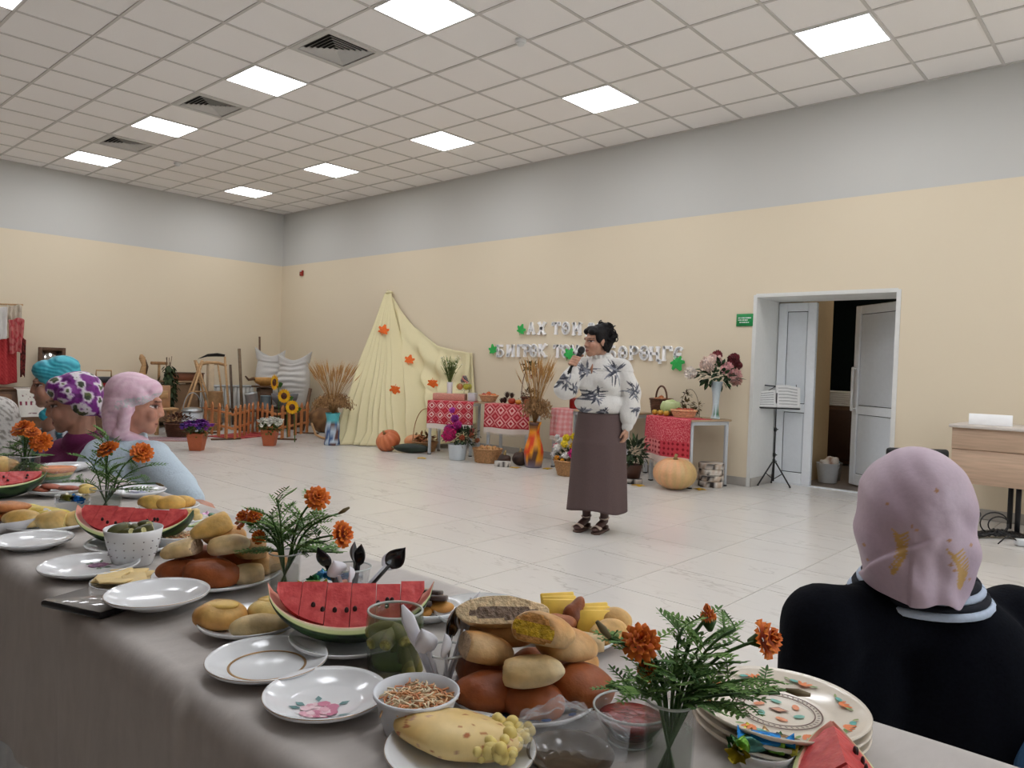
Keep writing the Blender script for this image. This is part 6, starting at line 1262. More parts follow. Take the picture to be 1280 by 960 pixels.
# ---- food builders
FOOD = pmat('baked_crust', .5, .3, 38, .35)
def bun(name, label, cat, loc, size, rz=0, tilt=(0,0), cols=((206,150,84),(232,204,158)), cut=None, group=None, seed=0, fill=None, top=True, m=None, fill2=None):
    L, W, H = size; amp = .34 if name == 'fried_meat' else .13; t = thing(name, label, cat, loc, Euler((tilt[0], tilt[1], rz), 'XYZ'), group); mb = MB(); c0, c1 = cols
    def f(p):
        q = p.copy(); q = q+q*(amp*nz(q*(24 if amp < .2 else 42)+Vector((seed,0,0)))+.04*nz(q*60+Vector((seed,3,0)))); 
        if q.z < -.3*H: q.z = -.3*H+(q.z+.3*H)*.25
        return q
    def cf(p):
        k = (p.z/H)+.5+.7*nz(p*26+Vector((seed,2,0))); return mixc(c1, c0, k if top else 1-k)
    mb.ell((0,0,0), (L/2,W/2,H/2), 30, 18, f=f, col=cf)
    if cut is not None:
        X = cut*L/2
        for i, v in enumerate(mb.v):
            if v.x > X: mb.v[i] = Vector((X+.0008*nz(v*200), v.y, v.z)); 
        for k, fc in enumerate(mb.f):
            if all(mb.v[i].x > X-.002 for i in fc):
                mb.m[k] = 1; cy, cz = sum(mb.v[i].y for i in fc)/len(fc), sum(mb.v[i].z for i in fc)/len(fc)
                if fill2 and (cy/(W*.38))**2+((cz+.02*H*math.sin(cy*90))/(H*.2))**2 < 1: mb.m[k] = 2
        fill = fill or (222,200,160)
    zmin = min(v.z for v in mb.v); mb.v = [v-Vector((0,0,zmin)) for v in mb.v]
    mats = [m or FOOD]+([mat('crumb_%d_%d_%d' % fill, fill, .9, .25, 120, .6)] if cut is not None else [])+([mat('filling_%d_%d_%d' % fill2, fill2, .7, .35, 150, .8)] if fill2 else [])
    mb.build('crust' if cut is not None else 'dough', mats, t); return t
BAKED = ((206,150,86),(232,206,160)); FRIED = ((150,76,34),(176,100,50)); PALE = ((222,190,132),(236,216,176)); GOLDN = ((220,176,96),(240,216,158))
def heap(px, py, items, group, label_of):
    """items: (du, dd, z, size, rz, tilt, cols, cut, kind); du along the view's right, dd away from the viewer (m)"""
    B = tp(px, py)
    for i, (du, dd, z, size, rz, tilt, cols, cut, kind) in enumerate(items):
        p = B+RH_*du+FH*dd; p.z = TT+z; size = (size[0]*1.1, size[1]*1.1, size[2]*.95) if kind[0] == 'pie' else size
        if kind[0] == 'cheese_wedge':
            tw = thing(kind[0], label_of[kind[1]], kind[2], p, R_(42+rz), group)
            for g_ in range(3): MB().rbox((0,-.008+g_*.009,.02+.003*g_), (size[0],.006,size[2]*.85), .002, 1, r=(R_(-24),0,R_(6*g_-6))).build('slice', mat('cheese_yellow', (240,200,84), .45, .08, 60), tw)
            continue
        bun(kind[0], label_of[kind[1]], kind[2], p, size, R_(42+rz), (R_(tilt[0]), R_(tilt[1])), cols, cut, group, i*3.1, kind[3] if len(kind) > 3 else None, fill2=kind[4] if len(kind) > 4 else None)
# pies on the blue plate (near)
def blue_rim(t, R):
    mb = MB(); rr = random.Random(6)
    for i in range(60):
        a = rr.uniform(0, 6.28); r = R*rr.uniform(.7,.92); q = Vector((r*math.cos(a), r*math.sin(a), .0095+.0135*(r/R-.62)/.38+.0012)); s = R*rr.uniform(.03,.08); n = Vector((-math.cos(a)*.3, -math.sin(a)*.3, 1)); d = Vector((-math.sin(a), math.cos(a), 0)); e = Vector((math.cos(a), math.sin(a), .1))
        mb.add([q+d*s*math.cos(b)+e*s*.7*math.sin(b) for b in [j*math.pi/3 for j in range(6)]], [tuple(range(6))])
    mb.build('blue_flower_print', BLUEP, t, smooth=False)
t, R = plate(655, 880, 188, 'white plate with blue flower rim under the near pie heap', deco=blue_rim)
fr = ('pie', 'f', 'pie'); hf = ('pie', 'h', 'pie', (196,170,140)); mt = ('pie', 'm', 'pie', (214,190,152), (128,108,92))
lab = {'f': 'dark fried round pie in the heap on the blue flowered plate', 'h': 'pale baked half pie in the heap on the blue flowered plate', 'm': 'cut baked pie with meat filling on the blue flowered plate', 'y': 'baked pie with yellow potato filling topping the near heap'}
heap(655, 880, [(-.045,-.036,.012,(.085,.062,.055),15,(0,0),FRIED,None,fr), (.01,-.05,.012,(.075,.06,.05),-10,(0,0),FRIED,None,fr), (.072,-.02,.012,(.082,.07,.066),40,(0,10),FRIED,None,fr), (.02,.03,.012,(.09,.07,.06),0,(0,0),FRIED,None,fr), (-.05,.03,.012,(.09,.07,.055),-30,(0,0),FRIED,None,fr), (.06,.06,.012,(.08,.07,.06),20,(0,0),BAKED,None,fr),
  (-.062,.0,.058,(.085,.058,.045),-160,(0,-14),BAKED,.55,hf), (.005,-.052,.05,(.085,.052,.042),168,(0,10),PALE,.62,hf), (.05,.0,.066,(.08,.06,.045),15,(0,8),BAKED,None,fr), (-.03,.05,.062,(.09,.06,.05),0,(0,0),BAKED,None,fr),
  (-.03,.012,.1,(.075,.115,.048),-82,(0,-38),BAKED,.12,mt), (.016,-.03,.09,(.085,.075,.052),-118,(0,-22),BAKED,.6,('pie','y','pie',(206,150,84),(240,190,50)))], 'pies on the near plate', lab)
# pies on the middle plate
t, R = plate(272, 728, 152, 'white plate under the middle pie heap')
lab2 = {'f': 'dark fried pie at the base of the middle heap', 'h': 'pale half pie stacked in the middle heap', 'y': 'yellow bread slice crowning the middle pie heap'}
heap(272, 728, [(-.06,-.03,.012,(.085,.06,.05),10,(0,0),FRIED,None,fr), (.01,-.055,.012,(.105,.07,.062),0,(0,0),FRIED,None,fr), (.075,-.03,.012,(.08,.05,.045),30,(0,0),PALE,.5,hf), (.03,.03,.012,(.09,.07,.06),0,(0,0),FRIED,None,fr), (-.05,.04,.012,(.09,.07,.06),60,(0,0),FRIED,None,fr), (.08,.04,.012,(.08,.07,.055),60,(0,0),BAKED,None,fr),
  (-.055,-.02,.056,(.09,.055,.042),-6,(0,-12),PALE,.5,hf), (.03,-.03,.066,(.088,.055,.045),170,(0,10),PALE,.6,hf), (.07,.0,.052,(.07,.05,.045),20,(0,0),BAKED,.6,hf), (.0,.03,.07,(.08,.06,.05),0,(0,0),BAKED,None,fr), (-.01,.01,.1,(.085,.05,.04),40,(20,-20),GOLDN,.6,('pie','y','pie',(226,196,90)))], 'pies on the middle plate', lab2)
# bread plate
t, R = plate(312, 789, 124, 'white plate carrying soft bread pieces with butter')
heap(312, 789, [(-.045,-.01,.01,(.085,.07,.05),25,(0,0),((222,178,104),(206,140,70)),None,('bread_roll','a','bread')), (.03,.03,.01,(.085,.06,.045),35,(0,0),((232,206,130),(226,190,120)),None,('bread_roll','b','bread')), (.03,-.04,.01,(.09,.045,.038),20,(8,0),((214,184,128),(232,210,160)),None,('bread_roll','c','bread'))], 'bread on the small plate', {'a': 'round bread roll with golden buttered hollow', 'b': 'flat yellow buttered bread piece behind the roll', 'c': 'torn pale bread piece in front of the buttered one'})
for k, (du, dd, z) in enumerate([(-.042,-.012,.046), (.03,.03,.043)]):
    p = tp(312,789)+RH_*du+FH*dd; p.z = TT+z; tag(MB().ell((0,0,0), (.028,.018,.006), 16, 8, col=(228,190,104)).build('butter_spread', PAINT_S, loc=p), ['yellow butter in the hollow of the bread roll', 'yellow butter spread over the flat bread piece'][k], 'butter').rotation_euler.z = R_(42)
# cheese plate
t, R = plate(161, 733, 88, 'small plate covered with pale cheese slices', depth=.012)
rr = random.Random(5); B = tp(161,733)
for k in range(11):
    a = k*.62; r = R*.52; p = B+Vector((r*math.cos(a), r*math.sin(a), .0085+.0013*k)); o = MB().rbox((0,0,.002), (.05,.04,.004), .001, 1).build('cheese_slice', mat('cheese', (234,206,142), .5, .06, 60, .1), loc=p); o.rotation_euler = (rr.uniform(-.1,.1), rr.uniform(-.1,.1), a+rr.uniform(-.4,.4)); tag(o, 'pale yellow cheese slice on the small plate by the tablet', 'cheese', 'cheese slices on the small plate')
# ---- watermelon wedges
RIND = pmat('melon_rind', .35, .06, 40, .03); FLESH = mat('melon_flesh', (206,58,62), .35, .18, 60, .25, col2=(222,92,90))
def melon(loc, half, R, rz, n, label, tilt=0, a0=-48, a1=40):
    t = thing('watermelon_wedge', label, 'watermelon', loc, Euler((0,0,rz), 'XYZ'))
    def pt(x, ang, f): r = R*math.sqrt(max(.0009, 1-(x/half)**2))*f; return Vector((x, r*math.sin(ang), R-r*math.cos(ang)))
    A0, A1 = R_(a0), R_(a1); mb = MB(); N = 40
    def shell(u, v): return pt(lerp(-half, half, u), lerp(A0, A1, v), 1)
    mb.sheet(shell, N, 14, cf=lambda u, v: (24,44,26) if math.sin(lerp(A0,A1,v)*9+2*math.sin(u*16)) > .1 else (54,84,44))
    def shell2(u, v): return pt(lerp(-half, half, u), lerp(A0, A1, v), .86)
    mb.sheet(shell2, N, 6, cf=lambda u, v: (226,150,130))
    for A in (A0, A1):
        mb.sheet(lambda u, v, A=A: pt(lerp(-half, half, u), A, lerp(1, .86, v)), N, 6, cf=lambda u, v: (58,92,46) if v < .12 else ((206,214,150) if v < .55 else ((228,220,180) if v < .85 else (230,160,140))))
    mb.build('rind', RIND, t, solid=.0008); h2 = half*.885; rr = random.Random(n)
    for k in range(n):
        x0, x1 = -h2+2*h2*k/n+.0005, -h2+2*h2*(k+1)/n-.0005; lift = rr.uniform(-.0025,.0025); V = []; Fs = []; m = 5; q = 7
        for i in range(m+1):
            x = lerp(x0, x1, i/m); rr2 = R*.855*math.sqrt(max(.02, 1-(x/(half*.9))**2)); V.append(Vector((x, lift, R-.002+lift)))
            for j in range(q+1): a = lerp(A0, A1, j/q); V.append(Vector((x, rr2*math.sin(a)+lift*.5, R-rr2*math.cos(a)+lift)))
        w2 = q+2
        for i in range(m):
            for j in range(q+1): a = i*w2+j; Fs.append((a, a+1, a+1+w2, a+w2))
            a = i*w2; Fs.append((a+w2-1, a, a+w2, a+2*w2-1))
        Fs.append(tuple(range(w2-1, -1, -1))); Fs.append(tuple(m*w2+j for j in range(w2)))
        MB().add(V, Fs).build('flesh_slice', FLESH, t, smooth=False)
    for k in range(9):
        x = rr.uniform(-.8,.8)*h2; f = rr.uniform(.35,.62); p = pt(x, A0, f)+Vector((0,-.0005,.001)); MB().ell(p, (.0035,.0022,.005), 8, 6).build('seed', mat('melon_seed', (50,24,20), .4), t)
    return t
t, R = plate(438, 808, 150, 'white plate under the watermelon beside the rose plate')
B = tp(438,806); q = math.atan2(RH_.y, RH_.x); melon(Vector((B.x,B.y,TT+.009)), .128, .092, q+R_(9), 6, 'large red watermelon wedge cut in slices beside the green pickle glass')
t, R = plate(168, 688, 112, 'white plate under the watermelon behind the patterned bowl')
B = tp(168,686); melon(Vector((B.x,B.y,TT+.009)), .135, .088, q-R_(2), 6, 'watermelon wedge cut in slices behind the patterned bowl')
B = tp(0,622); melon(Vector((B.x,B.y,TT+.0)), .12, .078, q+R_(25), 5, 'watermelon wedge at the far end beside the marigolds', a0=-60, a1=30)
B = tp(1050,1012); melon(Vector((B.x,B.y,TT+.0)), .07, .062, q+R_(75), 3, 'tip of a watermelon wedge lying against the patterned plates', a0=-50, a1=50)
# ---- patterned white bowl with pickles
B = tp(166,705); s = pm(B); t = thing('pickle_bowl', 'white bowl with rows of small grey marks', 'bowl', B); r1, h1 = 34*s, 46*s
MB().lathe([(r1*.62,0),(r1*.66,.002),(r1*.9,h1*.6),(r1,h1),(r1*.97,h1),(r1*.86,h1*.6),(r1*.6,.006),(0,.006)], 40, cap0=True).build('bowl_body', CERAM, t)
mb = MB()
for row in range(3):
    for k in range(18): a = 2*math.pi*k/18; z = h1*(.32+.2*row); r = r1*(.62+.38*(z/h1)**.75)+.0016; mb.ell((r*math.cos(a), r*math.sin(a), z), (.0018,.0018,.0012), 6, 4)
mb.build('grey_mark', mat('grey_print', (130,124,128), .4), t)
rr = random.Random(4)
for k in range(7):
    a = k*.9; p = B+Vector((r1*.45*math.cos(a), r1*.45*math.sin(a), h1*.8+.004*(k % 3))); bun('pickle', 'olive pickled cucumber piece in the patterned bowl', 'pickle', p, (.05,.024,.022), rr.uniform(0,3), (0,rr.uniform(-.4,.4)), ((70,72,34),(104,98,52)), .6, 'pickles in the patterned bowl', k, (190,184,130), m=PAINT_S)
RIMG = mat('glass_rim', (214,222,218), .05, 0, alpha=.55, spec=1)
def rim(t, r, z, w=.0016): MB().tube([(r*math.cos(a), r*math.sin(a), z) for a in [2*math.pi*i/40 for i in range(41)]], w, 6, cap=False).build('rim', RIMG, t)
# ---- green pickle glass
GGL = mat('green_glass', (84,104,66), .03, 0, alpha=.36, spec=1); B = tp(492,838); s = pm(B); t = thing('pickle_glass', 'ribbed green glass tumbler full of pickled cucumbers', 'glass jar', B); r1, h1 = 35*s, 76*s
MB().lathe([(r1*.86,0),(r1*.9,.004),(r1*1.0,h1*.55),(r1*1.02,h1*.8),(r1*.98,h1),(r1*.94,h1),(r1*.96,h1*.8),(r1*.9,h1*.5),(r1*.8,.01),(0,.01)], 48, wob=lambda a, i: 1+(.012*math.cos(a*24) if i < 3 else 0)).build('tumbler', GGL, t)
rim(t, r1*.96, h1, .002)
MB().lathe([(0,.0105),(r1*.76,.0105),(r1*.78,.02),(0,.02)], 32, cap0=False).build('brine', mat('brine_green', (120,150,70), .1, .1), t)
for k in range(9):
    a = k*.75; p = B+Vector((r1*.5*math.cos(a), r1*.5*math.sin(a), (.014 if k < 4 else h1*.5)+.004*(k % 3))); bun('pickle', 'green brown pickle wedge in the ribbed tumbler', 'pickle', p, (.055 if k > 3 else .07,.022,.02), a, (0,R_(65 if k < 4 else rr.uniform(-25,25))), ((132,124,60),(176,170,104)), .7, 'pickles in the ribbed tumbler', k, (170,164,96), m=PAINT_S)
# ---- cups of plastic cutlery
PLW = mat('white_plastic', (226,226,232), .25, .02, alpha=.96); PLB = mat('black_spoon', (26,24,26), .2, .05); STEEL = mat('steel_spoon', (150,150,152), .12, .05, metal=1); PLC = mat('clear_plastic', (190,194,198), .06, .0, alpha=.16, spec=1)
def spoon(base, tip, m, label, kind='spoon', s=1.0, roll=0, group=None, name='plastic_spoon'):
    base, tip = Vector(base), Vector(tip); d = (tip-base); L = d.length; t = thing(name, label, kind if kind != 'knife' else 'knife', base, d.to_track_quat('Z', 'Y').to_euler(), group)
    M = Matrix.Rotation(roll, 4, 'Z'); mb = MB(); mb.T = M
    if kind == 'knife': mb.tube([(0,0,0),(0,0,L*.5),(0,0,L*.6),(0,0,L*.85),(0,0,L)], [.004*s,.005*s,.008*s,.0085*s,.0015], 8, flat=.2); mb.build('blade_and_handle', m, t); return t
    mb.tube([(0,0,0),(0,0,L*.35),(0,0,L*.68)], [.0045*s,.004*s,.0038*s], 8, flat=.5); mb.build('handle', m, t); mb = MB(); mb.T = M
    bl = L*.36; mb.sheet(lambda u, v: Vector((.0145*s*math.sin(math.pi*min(1, .08+v*.94)**.8)*(u-.5)*2, -.007*s*(1-((u-.5)*2)**2)*math.sin(math.pi*v), L*.65+bl*v)), 10, 14); mb.build('spoon_bowl', m, t, solid=.0014); return t
def cup(px, py, rpx, hpx, label):
    B = tp(px, py); s = pm(B); t = thing('plastic_cup', label, 'cup', B); r, h = rpx*s, hpx*s
    MB().lathe([(r*.72,0),(r*.74,.003),(r,h),(r*1.03,h+.001),(r*.97,h),(r*.7,.004),(0,.004)], 36).build('cup_wall', PLC, t); rim(t, r, h); return B, s, r, h
B, s, r, h = cup(556, 872, 27, 60, 'clear plastic cup of cutlery beside the slaw bowl')
def vw(B, s, px0, py0, px, py, dd): return B+RH_*((px-px0)*s)+FH*dd+Vector((0,0,(py0-py)*s))
for k, (bx, by, tx, ty, dd, m, kd, lb) in enumerate([(548,860,503,748,-.03,PLW,'knife','white plastic knife leaning out of the cup'), (553,862,528,775,-.035,PLW,'spoon','white plastic spoon leaning over the slaw bowl'), (560,862,556,780,-.035,PLW,'spoon','white plastic spoon standing upright in the cup'), (555,862,583,755,.03,PLW,'spoon','white plastic spoon leaning to the glass plate'), (552,864,566,762,.01,STEEL,'spoon','shiny steel spoon standing in the cup'), (556,864,594,750,.04,PLW,'spoon','white plastic spoon rising behind the steel one')]):
    spoon(vw(B, s, 556, 872, bx, by, dd*.3), vw(B, s, 556, 872, tx, ty, dd), m, lb, kd, 1.05, R_(42+20*k), 'cutlery beside the slaw bowl', 'plastic_knife' if kd == 'knife' else ('steel_spoon' if m is STEEL else 'plastic_spoon'))
B, s, r, h = cup(438, 758, 24, 50, 'clear plastic cup of spoons behind the big watermelon')
for k, (bx, by, tx, ty, dd, m, lb) in enumerate([(432,750,399,682,-.02,PLB,'black plastic spoon leaning towards the marigolds'), (436,750,422,694,-.04,PLW,'wide white plastic spoon behind the watermelon'), (440,750,442,700,-.045,PLW,'white plastic spoon with rounded bowl behind the watermelon'), (440,750,449,680,.0,PLB,'black plastic spoon standing upright behind the watermelon'), (442,752,437,682,.03,mat('grey_spoon', (90,90,92), .25), 'dark grey spoon behind the black one'), (446,752,502,686,.02,PLB,'black plastic spoon leaning away from the marigolds'), (444,752,492,694,.045,PLW,'white plastic spoon beside the outward leaning black one')]):
    spoon(vw(B, s, 438, 758, bx, by, dd*.3), vw(B, s, 438, 758, tx, ty, dd), m, lb, 'spoon', 1.25, R_(42+25*(k % 3)), 'spoons behind the watermelon')
# ---- slaw bowl
def slaw_bowl(px, py, wpx, hpx, label, cols, seed, m):
    B = tp(px, py); s = pm(B); r, h = wpx/2*s, hpx*s; t = thing('salad_bowl', label, 'bowl', B)
    MB().lathe([(r*.66,0),(r*.7,.002),(r*.92,h*.8),(r*.95,h*.9),(r,h*.93),(r,h),(r*.95,h),(r*.88,h*.75),(r*.64,.004),(0,.004)], 48).build('bowl_body', m, t)
    rr = random.Random(seed); mb = MB(); mb.ell((0,0,h*.45), (r*.82,r*.82,h*.33), 24, 12, col=cols[0])
    for i in range(230):
        a = rr.uniform(0, 6.28); q = rr.random()**.5*r*.76; p = Vector((q*math.cos(a), q*math.sin(a), h*.62+h*.22*(1-(q/r)**2)+rr.uniform(0,.006))); b = rr.uniform(0, 6.28); L = rr.uniform(.008,.02)
        mb.tube([p, p+Vector((math.cos(b)*L*.5, math.sin(b)*L*.5, .002)), p+Vector((math.cos(b+.5)*L, math.sin(b+.5)*L, rr.uniform(-.004,.003)))], .0012, 4, col=rr.choice(cols))
    stuff(mb.build('shredded_salad', PAINT_S, t)); return t
SL = [(234,214,176),(240,224,190),(226,166,116),(236,196,150),(222,150,104)]
slaw_bowl(519, 914, 108, 52, 'white plastic bowl of shredded cabbage and carrot salad', SL, 3, mat('milky_plastic', (224,228,234), .3, .02)); slaw_bowl(226, 688, 64, 22, 'shallow white bowl of shredded salad behind the middle pies', SL, 4, CERAM)
# ---- filled pancake on a plate
t, R = plate(575, 955, 190, 'white plate with gold edge under the folded pancake', gold=((.985,.0205,.002),))
B = tp(570,950); t = thing('folded_pancake', 'folded spotted pancake with mashed potato filling', 'pancake', B+Vector((0,0,.012)), R_(24))
def pc(p):
    k = nz(p*95); return (176,100,44) if k > .4 else ((196,150,120) if nz(p*80+Vector((9,0,0))) > .5 else mixc((238,210,146),(226,188,114), .5+nz(p*18)))
MB().ell((0,0,.018), (.078,.042,.02), 120, 50, f=lambda p: Vector((p.x, p.y*(1-.25*(p.x/.078)**2), max(0, p.z)))+Vector((0,0,.003*nz(p,30))), col=pc).build('pancake', PAINT_S, t)
mb = MB(); rr = random.Random(2)
for k in range(60): mb.ell((.05+rr.uniform(-.015,.028), rr.uniform(-.034,.034), .012+rr.uniform(0,.018)), (rr.uniform(.004,.009),)*3, 8, 6, col=mixc((240,220,140),(230,206,120), rr.random()))
stuff(mb.build('potato_mash', PAINT_S, t))
# ---- cellophane bag on a dark plate
plate(712, 962, 110, 'dark rimmed glass saucer under the cellophane bag', m=mat('smoky_glass', (96,84,70), .1, .1, alpha=.75))
B = tp(712,955); t = thing('cellophane_bag', 'crumpled clear cellophane bag lying on the saucer', 'plastic bag', B+Vector((0,0,.02)), R_(30))
MB().sheet(lambda u, v: Vector(((u-.5)*.13, (v-.5)*.085, .012+.03*math.sin(math.pi*u)*math.sin(math.pi*v)*(1+.5*nz((u*6,v*6,0)))+.012*abs(nz((u*9,v*7,3)))+.03*max(0, .25-abs(u-.35))*max(0, v-.6)*8)), 40, 30).build('film', mat('cellophane', (240,244,248), .08, 0, alpha=.2), t)
# ---- jam bowl
B = tp(788,925); s = pm(B); r, h = 48*s, 42*s; t = thing('jam_bowl', 'small glass bowl of glossy dark red jam', 'bowl', B)
MB().lathe([(r*.55,0),(r*.6,.003),(r*.92,h*.7),(r,h),(r*.96,h),(r*.87,h*.68),(r*.52,.006),(0,.006)], 44).build('bowl_body', GLASS, t); rim(t, r*.98, h); rim(t, r*.58, .002)
MB().lathe([(0,.008),(r*.5,.008),(r*.84,h*.66),(r*.85,h*.7),(r*.6,h*.72),(0,h*.73)], 40, cap0=False).build('jam', mat('red_jam', (110,20,16), .1, .3, 90, .3), t)
# ---- clear plate with leaf print, meats and cheese behind the pies
t, R = plate(607, 776, 132, 'clear glass plate with small green leaf print', m=mat('clear_plate', (226,230,230), .06, 0, alpha=.45)); 
mb = MB(); 
for a in (0, .5, 1.0): leaf_blade(mb, (-.0+.005*a, .01, .0095), (math.cos(.6+a), math.sin(.6+a), 0), .022, .008, col=(80,130,70))
mb.build('leaf_print', PAINT_S, t)
t, R = plate(712, 806, 120, 'oval platter of meat and cheese behind the near pies', name='platter')
lab3 = {'m': 'crisp brown fried meat piece on the platter', 'c': 'yellow cheese wedge on the platter behind the pies', 'r': 'beige rolled flatbread on the platter', 'p': 'golden pastry at the end of the platter'}
heap(712, 806, [(-.04,.0,.012,(.05,.045,.04),0,(0,0),((150,84,44),(120,62,34)),None,('fried_meat','m','meat')), (.0,.02,.012,(.04,.03,.07),30,(0,20),((160,90,50),(130,70,40)),None,('fried_meat','m','meat')), (-.02,-.02,.03,(.06,.035,.03),20,(0,0),((166,96,52),(134,74,40)),None,('fried_meat','m','meat')), (-.015,.045,.02,(.06,.035,.05),10,(0,0),((238,200,80),(230,186,60)),None,('cheese_wedge','c','cheese')), (.04,.02,.012,(.06,.04,.05),10,(0,0),((240,206,92),(232,190,70)),None,('cheese_wedge','c','cheese')), (.005,-.05,.012,(.11,.034,.034),-8,(0,0),((212,184,140),(200,168,124)),.8,('flatbread_roll','r','bread',(190,170,136))), (.06,-.02,.012,(.07,.05,.045),30,(0,0),((226,182,112),(214,160,90)),None,('pastry','p','pastry')), (.075,.03,.012,(.06,.05,.05),0,(0,0),((226,182,112),(214,160,90)),None,('pastry','p','pastry'))], 'snacks on the platter', lab3)
# ---- wafers and chocolate squares behind the watermelon
t, R = plate(535, 772, 84, 'small plate of nut brittle and chocolate squares'); B = tp(535,772); rr = random.Random(8)
for k in range(5): p = B+RH_*rr.uniform(-.025,.025)+FH*(-.02+.014*k)+Vector((0,0,.011+.003*k)); bun('nut_brittle', 'golden nut brittle piece under the chocolate squares', 'brittle', p, (.05,.035,.02), k, (0,0), ((206,150,70),(180,120,54)), None, 'brittle on the small plate', k)
for k, (du, dd, z) in enumerate([(.0,.015,.036),(.012,-.008,.034),(-.012,-.03,.03)]):
    p = B+RH_*du+FH*dd; p.z = TT+z; o = MB().rbox((0,0,.004), (.042,.032,.009), .002, 1).build('chocolate_square', mat('dark_chocolate', (66,50,46), .35, .1), loc=p); o.rotation_euler = (R_(-14),0,R_(30+8*k)); tag(o, ['chocolate square lying highest on the brittle', 'chocolate square overlapping in the middle of the brittle', 'chocolate square at the front of the brittle'][k], 'chocolate', 'chocolate squares')
# ---- stack of folk-pattern plates
def folk(t, R):
    mb = MB(); mats = []
    def blobm(c, r, col, asp=1, rot=0, n=8, zz=0): mb.add([Vector((c[0]+r*math.cos(a)*math.cos(rot)-r*asp*math.sin(a)*math.sin(rot), c[1]+r*math.cos(a)*math.sin(rot)+r*asp*math.sin(a)*math.cos(rot), zof(math.hypot(c[0], c[1]))+zz)) for a in [2*math.pi*i/n for i in range(n)]], [tuple(range(n))], col=col)
    zof = lambda r: .0092 if r < R*.58 else .0092+.0118*(r/R-.6)/.36+.0012
    for k in range(8):
        a = k*math.pi/4; c = (R*.79*math.cos(a), R*.79*math.sin(a)); tn = a+math.pi/2
        for j in (-1, 0, 1): blobm((c[0]+R*.05*j*math.cos(tn), c[1]+R*.05*j*math.sin(tn)), R*.07, (226,120,50), .35, a+j*.5)
        blobm((c[0]+R*.13*math.cos(tn), c[1]+R*.13*math.sin(tn)), R*.06, (84,166,156), .6, tn); blobm((c[0]-R*.12*math.cos(tn), c[1]-R*.12*math.sin(tn)), R*.05, (112,146,70), .4, tn+.6); blobm((c[0]+R*.22*math.cos(tn), c[1]+R*.22*math.sin(tn)), R*.05, (130,150,80), .3, tn-.4)
    for k in range(6):
        a = k*math.pi/3; blobm((R*.24*math.cos(a), R*.24*math.sin(a)), R*.075, (224,140,96) if k % 2 else (110,176,160), .55, a+1)
    blobm((0,0), R*.12, (120,84,74), .6, .4, 4); blobm((0,0), R*.09, (206,150,120), .6, .4, 4, .0003)
    for k in range(44): a = k*2*math.pi/44; blobm((R*.44*math.cos(a), R*.44*math.sin(a)), R*.022, (112,88,78), .5, a+.6, 6)
    stuff(mb.build('folk_print', PAINT_S, t, smooth=False)); mb2 = MB(); ringm(mb2, R*.4, .0088, .0012); ringm(mb2, R*.48, .0088, .0016); mb2.build('brown_ring', mat('brown_print', (112,86,76), .4), t)
for k in range(3): plate(972, 918, 212, ['bottom plate of the cream folk-pattern stack', 'middle plate of the cream folk-pattern stack', 'top cream plate with orange and turquoise folk pattern'][k], m=CREAM, z=.011*k, deco=folk if k == 2 else None, group='stack of folk plates', gold=((.985,.0205,.0016),))
# ---- sweets in bright wrappers
def candy(p, s, rz, col, label, group=None, tilt=0, col2=None):
    t = thing('wrapped_sweet', label, 'sweet', p, Euler((0, tilt, rz), 'XYZ'), group); m1 = mat('foil_%d_%d_%d' % col, col, .22, .25, 60, .3, metal=.55); m2 = mat('foil_%d_%d_%d' % (col2 or col), col2 or col, .22, .25, 60, .3, metal=.55)
    MB().tube([(-s*.5,0,s*.28),(-s*.45,0,s*.28),(s*.45,0,s*.28),(s*.5,0,s*.28)], [s*.12,s*.27,s*.27,s*.12], 12).build('wrapper_body', m1, t)
    for g in (-1, 1):
        mb = MB(); mb.sheet(lambda u, v: Vector((g*(s*.5+v*s*.4), s*(.08+.28*v)*math.cos(u*2*math.pi)*(1+.25*math.sin(u*2*math.pi*5)*v), s*.28+s*(.08+.2*v)*math.sin(u*2*math.pi)*(1+.25*math.cos(u*2*math.pi*5)*v))), 30, 4, closed=True); mb.build('twist_end', m2, t, smooth=False)
    return t
B = tp(952,962); s = pm(B); t = thing('sweet_bowl', 'small white bowl of wrapped sweets beside the folk plates', 'bowl', B); r = 40*s
MB().lathe([(r*.6,0),(r*.64,.002),(r,.028),(r*.96,.028),(r*.6,.005),(0,.005)], 40).build('bowl_body', CERAM, t)
for k, (px, py, c, c2, rz, lb) in enumerate([(955,925,(20,120,190),None,-15,'long blue foil sweet lying on the folk plates'), (928,938,(90,140,40),(196,180,60),60,'green and gold sweet with a crumpled wrapper end'), (962,945,(110,170,60),(210,200,80),-30,'lime green wrapped sweet in the middle of the bowl'), (945,952,(70,120,110),(60,110,60),10,'teal wrapped sweet at the bottom of the bowl'), (985,950,(120,90,50),(160,130,90),-40,'brown gold wrapped sweet next to the watermelon tip')]):
    p = vw(B, s, 952, 962, px, py+10, .0); candy(Vector((p.x, p.y, max(TT+.02, p.z))), .034, R_(42+rz), c, lb, 'sweets by the folk plates', 0, c2)
B = tp(412,742); s = pm(B); t = thing('sweet_dish', 'low dish of foil sweets behind the big watermelon', 'bowl', B); MB().lathe([(.035,0),(.04,.002),(.062,.018),(.058,.018),(.035,.005),(0,.005)], 36).build('dish_body', CERAM, t)
